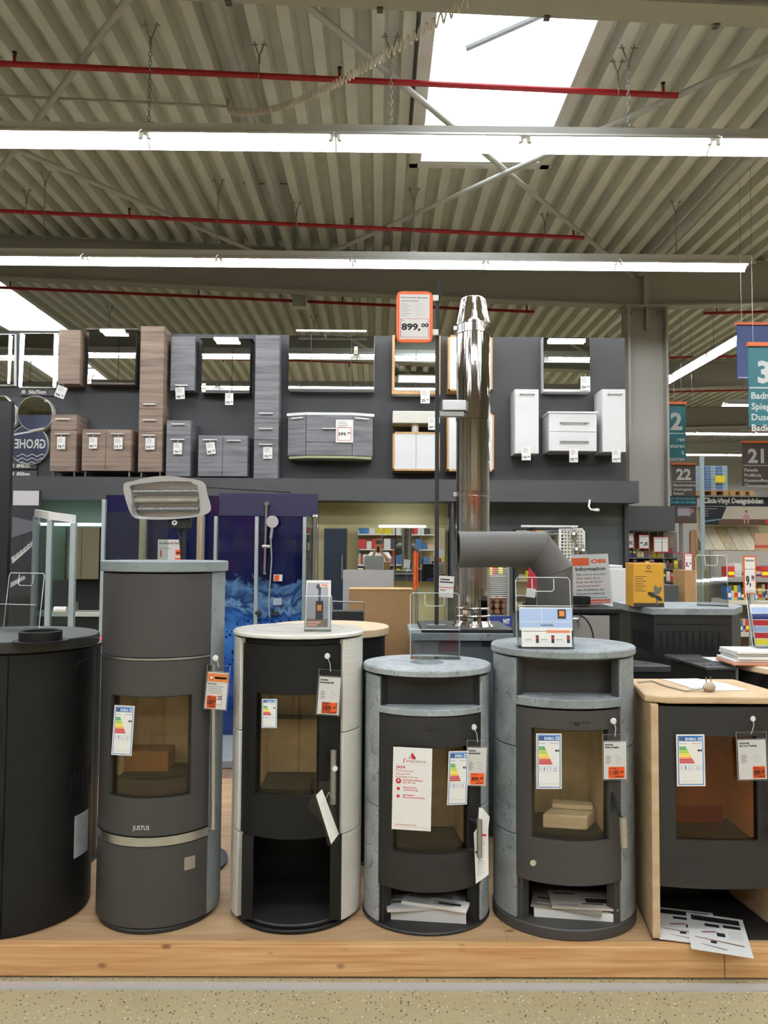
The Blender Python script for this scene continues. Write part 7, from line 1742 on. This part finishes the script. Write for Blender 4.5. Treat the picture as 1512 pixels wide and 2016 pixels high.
for r_, (py, hh) in enumerate(shelf_rows):
    px = 1239.0
    while px < 1340:
        w_ = random.uniform(5, 10); h_ = hh * random.uniform(.5, .92); c_ = random.randrange(8)
        mm = M('tool_' + names[c_], cols[c_], .45)
        tt = thing('tool_pack', '%s tool pack on the %s shelf of the wire tool wall' % (names[c_], rown[r_]), 'pack', at(px, py, YT + .1), '%s packs on the %s tool shelf' % (names[c_], rown[r_]))
        a, b = at(px, py, YT + .03), at(px + w_ - .8, py - h_, YT + .03); z0 = Z(1290, py, YT) + .001
        MB().box(a.x, b.x, YT + .04, YT + .13, z0, z0 + b.z - a.z).build('pack_body', mm, tt, 0, .004)
        MB().box(a.x + .01, b.x - .01, YT + .037, YT + .0395, z0 + (b.z - a.z) * .55, z0 + (b.z - a.z) * .85).build('pack_label', (WHITE, YELLOW, RED, LGREY)[c_ % 4], tt, 0)
        px += w_
def shelf_sign(label, px0, py0, px1, py1, Y, txt, mirror=False, frame_mat=None, stem=True, group='framed price signs on the shelves'):
    fr, wd, ht = frame(px0, py1, px1, py0, Y)
    t = thing('price_sign', label, 'sign', fr[0], group)
    slab((fr[0] - Vector((.01, 0, .01)), fr[1], fr[2]), wd + .02, ht + .02, .006, frame_mat or ORF).build('frame', frame_mat or ORF, t, 0)
    mb = MB(); mb.rect(fr, 0, 0, wd, ht, WHITE, .0008); mb.rect(fr, wd * .08, ht * .88, wd * .9, ht * .93, GREYP, .0012); mb.rect(fr, 0, ht * .66, wd, ht * .67, BLACKP, .0012)
    if txt:
        f2 = fr if not mirror else (fr[0] + fr[1] * wd, -fr[1], fr[2])
        n_ = fr[1].cross(fr[2])
        vs, fs, (w0, w1) = glyphs(txt[:-2], .06, 0); kx = wd * .5 / (w1 - w0)
        mb.add([f2[0] + f2[1] * (wd * .08 + (vx - w0) * kx) + f2[2] * (ht * .22 + vy * ht * .26) + n_ * .0014 for vx, vy in vs], fs, BLACKP)
        vs, fs, (w0, w1) = glyphs(txt[-2:], .06, 0); kx = wd * .3 / (w1 - w0)
        mb.add([f2[0] + f2[1] * (wd * .62 + (vx - w0) * kx) + f2[2] * (ht * .34 + vy * ht * .15) + n_ * .0014 for vx, vy in vs], fs, BLACKP)
    mb.build('price_print', None, t, 0)
    if stem: MB().tube([fr[0] + fr[1] * wd / 2 + Vector((0, .012, .01)), (fr[0].x + wd / 2, Y + .012, 0)], .008, 6).build('stem', GALV, t)
    else: MB().tube([fr[0] + fr[1] * wd / 2 + Vector((0, .004, ht)), (fr[0].x + wd / 2, Y + .004, Z(1280, 1045, 9.6) + .004)], .004, 6).build('hanger', GALV, t)
    return t
shelf_sign('leftmost red framed price sign under the short fascia', 1231, 1050, 1247, 1078, 9.7, '24.99', True, RED, False)
shelf_sign('red framed price sign reading 3,90 reversed under the short fascia', 1259, 1054, 1277, 1079, 9.7, '3,90', True, RED, False)
shelf_sign('blank red framed sign under the short fascia, left of a pair', 1288, 1058, 1303, 1086, 9.7, '', False, RED, False)
shelf_sign('blank red framed sign under the short fascia, right of a pair', 1304, 1058, 1315, 1086, 9.7, '', False, RED, False)
shelf_sign('red framed price sign reading 5,29 beside the leaning holder', 1349, 1091, 1362, 1122, 8.2, '5,29', False, RED)
shelf_sign('large orange framed price sign reading 9,99 at the right', 1467, 1097, 1487, 1167, 6.0, '9,99', False, ORF)
# tall cardboard rolls and dark bins
for k, (px, py) in enumerate(((1361, 1048), (1366, 1044), (1373, 1043))):
    MBx = MB().box(X(px, 1100, 9.4), X(px + 6, 1100, 9.4), 9.4 + .05 * k, 9.46 + .05 * k, 0, Z(px, py, 9.4))
    tag(MBx.build('timber_batten', M('batten_brown', '#8d6c4e', .7), smooth=0), ['left one of three upright brown battens beside the display upright', 'middle one of three upright brown battens', 'right one of three upright brown battens nearest the sample boards'][k], 'batten', 'upright battens')
tag(MB().box(X(1348, 1150, 7.6), X(1372, 1150, 7.6), 7.6, 7.9, 0, Z(1360, 1123, 7.6)).build('cardboard_box', CARD, bevel=.004), 'tall brown carton behind the leaning brochure holder', 'box')
tag(MB().box(X(1307, 1160, 7.4), X(1337, 1160, 7.4), 7.4, 7.7, 0, Z(1320, 1152, 7.4)).build('dark_bin', M('bin_dark', '#36383a', .6), bevel=.006), 'dark grey bin behind the yellow carton', 'bin')
# right shelf rack with goods
YR = 8.2
RX0, RX1 = X(1432, 1150, YR), X(1600, 1150, YR)
t = thing('goods_rack', 'metal goods rack at the right edge filled with small products', 'rack', ((RX0 + RX1) / 2, YR + .2, 0))
for px in (1432, 1590): MB().box(X(px, 1200, YR), X(px, 1200, YR) + .04, YR + .4, YR + .44, 0, Z(1470, 1085, YR)).build('upright', GALV, t, 0)
rows = [(1137, '#8e8d88'), (1182, '#c9c2ae'), (1245, '#b9b6ac'), (1310, '#b02a2a')]
for py, c_ in rows: MB().box(RX0, RX1, YR, YR + .45, Z(1470, py + 9, YR), Z(1470, py, YR)).build('shelf', M('rackshelf_' + c_[1:], c_, .5), t, 0, .003)
MB().box(RX0, RX1, YR + .45, YR + .47, 0, Z(1470, 1085, YR)).build('back_board', M('rack_back_pale', '#a79f92', .7), t, 0)
random.seed(11)
rown = ['top', 'second', 'third', 'lowest']
cols2 = [('dark grey', '#3b3a3c'), ('white', '#cfccc6'), ('yellow', '#c9b52a'), ('red', '#b0332c'), ('blue', '#3a6a9a'), ('beige', '#b9a183')]
for r_, (py, _) in enumerate(rows):
    px = 1434.0
    while px < 1530:
        w_ = random.uniform(4.5, 9) if r_ > 0 else random.uniform(10, 18); h_ = random.uniform(18, 32) if r_ > 0 else random.uniform(10, 30); c_ = random.randrange(6)
        nm, cc_ = cols2[c_]
        a, b = at(px, py, YR + .03), at(px + w_ - .6, py - h_, YR + .03); z0 = Z(1470, py, YR) + .001
        tt = thing('goods_pack', '%s pack standing on the %s shelf of the right goods rack' % (nm, rown[r_]), 'pack', (a.x, YR + .1, z0), '%s packs on the %s goods shelf' % (nm, rown[r_]))
        MB().box(a.x, b.x, YR + .04, YR + .2, z0, z0 + b.z - a.z).build('pack_body', M('goods_' + nm.replace(' ', '_'), cc_, .45), tt, 0, .003)
        MB().box(a.x + .004, b.x - .004, YR + .037, YR + .0395, z0 + (b.z - a.z) * .2, z0 + (b.z - a.z) * .5).build('pack_label', (WHITE, LGREY, RED, YELLOW, WHITE, NAVY)[c_], tt, 0)
        px += w_
# sale board
fr, wd, ht = frame(1488, 1160, 1530, 1050, 10.5)
mb = slab(fr, wd, ht, .02, M('sale_cream', '#c8a184', .6))
for k in range(4): mb.rect(fr, 0, ht * (.38 + .12 * k), wd, ht * (.43 + .12 * k), M('sale_salmon', '#c4503c', .6))
mb.rect(fr, wd * .05, ht * .36, wd * .9, ht * .46, RED, .0006); mb.text(fr, 'SALE', wd * .1, ht * .38, ht * .06, WHITE, width=wd * .5, bold=.05, lift=.001)
t = thing('sale_board', 'cream and red sale board behind the 9,99 price sign', 'sign', fr[0]); mb.build('board', None, t, 0)
MB().box(fr[0].x, fr[0].x + .05, 10.53, 10.58, 0, fr[0].z + .1).build('stand', GALV, t, 0)
# armchair carton on the far shelf
fr, wd, ht = frame(1418, 1123, 1452, 1098, 11.6)
mb = slab(fr, wd, ht, .3, M('carton_photo', '#3c3c40', .5)); mb.rect(fr, wd * .25, ht * .3, wd * .7, ht * .85, M('photo_seat', '#5a5a60', .5)); mb.rect(fr, wd * .1, ht * .4, wd * .24, ht * .9, LGREY)
t = thing('photo_carton', 'dark carton with armchair picture behind the leaning holder', 'box', fr[0]); mb.build('carton', None, t, 0)
MB().box(fr[0].x - .1, fr[0].x + wd + .2, 11.6, 11.95, 0, fr[0].z - .003).build('stand_block', M('stand_cream', '#bdb394', .6), t, 0)
# ================================================================== behind the viewer: shelving and the photographer, seen in the mirrors
for s_, (xa, lb) in enumerate(((-4.2, 'white gondola shelving behind the viewer to the left'), (-.9, 'white gondola shelving straight behind the viewer'), (2.4, 'white gondola shelving behind the viewer to the right'))):
    t = thing('gondola_shelf', lb, 'shelf', (xa + 1.2, -4.9, 0), 'gondola shelves behind the viewer')
    MB().box(xa, xa + 2.6, -5.2, -5.15, 0, 2.6).build('back_board', M('gondola_back', '#c9b48c', .6), t, 0)
    for z_ in (.2, .65, 1.1, 1.55, 2.0): MB().box(xa, xa + 2.6, -5.15, -4.7, z_ - .03, z_).build('shelf', WHITEP, t, 0)
    MB().box(xa, xa + 2.6, -5.15, -4.75, 2.35, 2.6).build('header', (ORANGE, M('header_dark', '#20252b', .5), ORANGE)[s_], t, 0)
    for r_, z_ in enumerate((.65, 1.1, 1.55, 2.0)):
        x = xa + .04
        while x < xa + 2.45:
            w_ = random.uniform(.12, .26); h_ = random.uniform(.15, .33); c_ = random.randrange(6); nm, cc_ = cols2[c_]
            o = MB().box(x, x + w_ - .01, -5.1, -4.8, z_ + .001, z_ + h_).build('shelf_box', M('goods_' + nm.replace(' ', '_'), cc_, .45), bevel=.004)
            tag(o, '%s box on the gondola shelves seen only in the mirrors' % nm, 'box', '%s boxes on the gondola shelves' % nm)
            x += w_
# photographer
SKIN = M('skin', '#b98466', .55); SHIRT = M('white_shirt', '#dcd9d4', .8); TROU = M('dark_trousers', '#2a2d36', .8)
t = thing('person', 'person in a white t-shirt holding a phone up, seen in the mirror', 'person', (.03, -.42, 0))
def skin_mesh(name, verts, edges, radii, mat, parent, root=0, sub=2):
    off = parent.location if parent.parent is None else Vector((0, 0, 0))
    me = bpy.data.meshes.new(name); me.from_pydata([tuple(Vector(v) - off) for v in verts], edges, [])
    o = bpy.data.objects.new(name, me); COL.objects.link(o); o.parent = parent
    o.modifiers.new('skin', 'SKIN'); s_ = o.modifiers.new('sub', 'SUBSURF'); s_.levels = sub; s_.render_levels = sub
    sv = me.skin_vertices[0].data
    for i, r_ in enumerate(radii):
        sv[i].radius = r_ if isinstance(r_, tuple) else (r_, r_)
        sv[i].use_root = (i == root)
    me.materials.append(mat)
    o.modifiers['skin'].use_smooth_shade = True
    return o
B = []; E_ = []; Rr = []
def vtx(p, r_, par=None):
    B.append(p); Rr.append(r_)
    if par is not None: E_.append((par, len(B) - 1))
    return len(B) - 1
cx, cy = .03, -.42
pel = vtx((cx, cy, .98), (.16, .12)); ab = vtx((cx, cy, 1.12), (.155, .11), pel); ch = vtx((cx, cy + .01, 1.32), (.17, .115), ab); nk = vtx((cx, cy + .01, 1.49), (.075, .07), ch); n2 = vtx((cx, cy + .03, 1.56), (.06, .06), nk)
hd0 = vtx((cx, cy + .045, 1.62), (.078, .088), n2); hd1 = vtx((cx, cy + .05, 1.70), (.082, .098), hd0); hd2 = vtx((cx, cy + .045, 1.765), (.06, .075), hd1)
for s_ in (-1, 1):
    sh = vtx((cx + s_ * .19, cy, 1.42), .068, ch); el = vtx((cx + s_ * .25, cy + .16, 1.2), .047, sh); fa = vtx((cx + s_ * .15, cy + .29, 1.39), .038, el); wr = vtx((cx + s_ * .075 - .03, cy + .375, 1.50), .026, fa); pm = vtx((s_ * .052, -.026, 1.545), (.028, .02), wr)
    hp = vtx((cx + s_ * .09, cy, .9), .098, pel); kn = vtx((cx + s_ * .1, cy + .01, .5), .062, hp); an = vtx((cx + s_ * .1, cy - .01, .1), .042, kn); ft = vtx((cx + s_ * .11, cy + .13, .04), (.045, .03), an)
    for q, (dz, ln) in enumerate(((.05, .030), (.03, .034), (.010, .033), (-.010, .028))):
        f1 = vtx((s_ * .052, -.03, 1.55 + dz), .009, pm); f2_ = vtx((s_ * .047, -.008, 1.555 + dz), .008, f1); vtx((s_ * (.047 - ln * .5), -.001, 1.555 + dz), .007, f2_)
    t1 = vtx((s_ * .045, -.045, 1.565), .01, pm); vtx((s_ * .025, -.03, 1.575), .009, t1)
skin_mesh('body', B, E_, Rr, SKIN, t)
# clothes follow the body
V = [(cx, cy, .93), (cx, cy, 1.12), (cx, cy + .01, 1.32), (cx, cy + .01, 1.47)]; Ed = [(0, 1), (1, 2), (2, 3)]; Rd = [(.19, .14), (.185, .135), (.195, .14), (.09, .085)]
for s_ in (-1, 1):
    i = len(V); V += [(cx + s_ * .195, cy, 1.42), (cx + s_ * .235, cy + .09, 1.29)]; Ed += [(2, i), (i, i + 1)]; Rd += [.088, .074]
skin_mesh('t_shirt', V, Ed, Rd, SHIRT, t)
V = [(cx, cy, .95)]; Ed = []; Rd = [(.175, .135)]
for s_ in (-1, 1):
    i = len(V); V += [(cx + s_ * .09, cy, .88), (cx + s_ * .1, cy + .01, .5), (cx + s_ * .1, cy - .01, .12)]; Ed += [(0, i), (i, i + 1), (i + 1, i + 2)]; Rd += [.112, .078, .066]
skin_mesh('trousers', V, Ed, Rd, TROU, t)
mb = MB()
mb.lathe([(.0, .075), (.05, .065), (.085, .03), (.094, -.02), (.09, -.05)], (cx, cy + .035, 1.745), 20, None, .95, 1.08)
mb.build('hair', M('hair_brown', '#4a3a30', .8), t, 60)
for s_ in (-1, 1):
    MB().lathe([(.0, .011), (.009, .006), (.011, 0), (.009, -.006), (.0, -.011)], (cx + s_ * .032, cy + .137, 1.69), 10).build('eye', M('eye_dark', '#2a2320', .3), t)
    MB().lathe([(.0, .03), (.012, .02), (.014, 0), (.01, -.02), (.0, -.028)], (cx + s_ * .083, cy + .05, 1.68), 10, None, .6, 1).build('ear', SKIN, t)
MB().prism([(cx - .012, cy + .135, 1.655), (cx + .012, cy + .135, 1.655), (cx, cy + .165, 1.658), (cx, cy + .14, 1.695)], (0, .002, .001)).build('nose', SKIN, t, 0)
MB().tube([(cx - .025, cy + .128, 1.63), (cx, cy + .137, 1.628), (cx + .025, cy + .128, 1.63)], .004, 6).build('mouth', M('lips', '#8f4f45', .6), t)
mb = MB()
for s_ in (-1, 1): mb.tube([(cx + s_ * .034 + .024 * math.cos(q), cy + .152, 1.69 + .018 * math.sin(q)) for q in [i * pi / 8 for i in range(16)]], .002, 5, closed=True)
mb.tube([(cx - .01, cy + .153, 1.692), (cx + .01, cy + .153, 1.692)], .002, 5); mb.build('glasses', BLKMATT, t)
t = thing('phone', 'black phone held up by the photographer in the mirror', 'phone', (0, -.011, 1.5))
MB().box(-.036, .036, -.014, -.006, 1.478, 1.622).build('case', BLKMATT, t, 0, .003)
MB().box(-.006, .03, -.0055, -.0035, 1.585, 1.617).build('camera_bump', BLKMET, t, 0, .001)
# teal chair shape and white balloon that show in the mirror beside the photographer
mb = MB(); mb.lathe([(.001, .17), (.06, .16), (.12, .11), (.145, .03), (.13, -.06), (.08, -.13), (.02, -.165), (.012, -.185)], (-.62, -.9, 1.95), 24)
t = thing('balloon', 'white balloon seen beside the photographer in the mirror', 'balloon', (-.62, -.9, .9)); mb.build('skin', WHITEP, t)
MB().tube([(-.62, -.9, 1.77), (-.61, -.9, 1.3), (-.63, -.9, .9)], .003, 4).build('string', WHITEP, t)
t = thing('display_bin', 'teal display bin seen beside the photographer in the mirror', 'bin', (-.75, -1.3, 0))
MB().lathe([(.12, 0), (.14, .5), (.2, 1.2), (.3, 1.55), (.28, 1.55), (.1, .6)], (-.75, -1.3, 0), 28).build('bucket', M('bin_teal', '#12707c', .4), t)
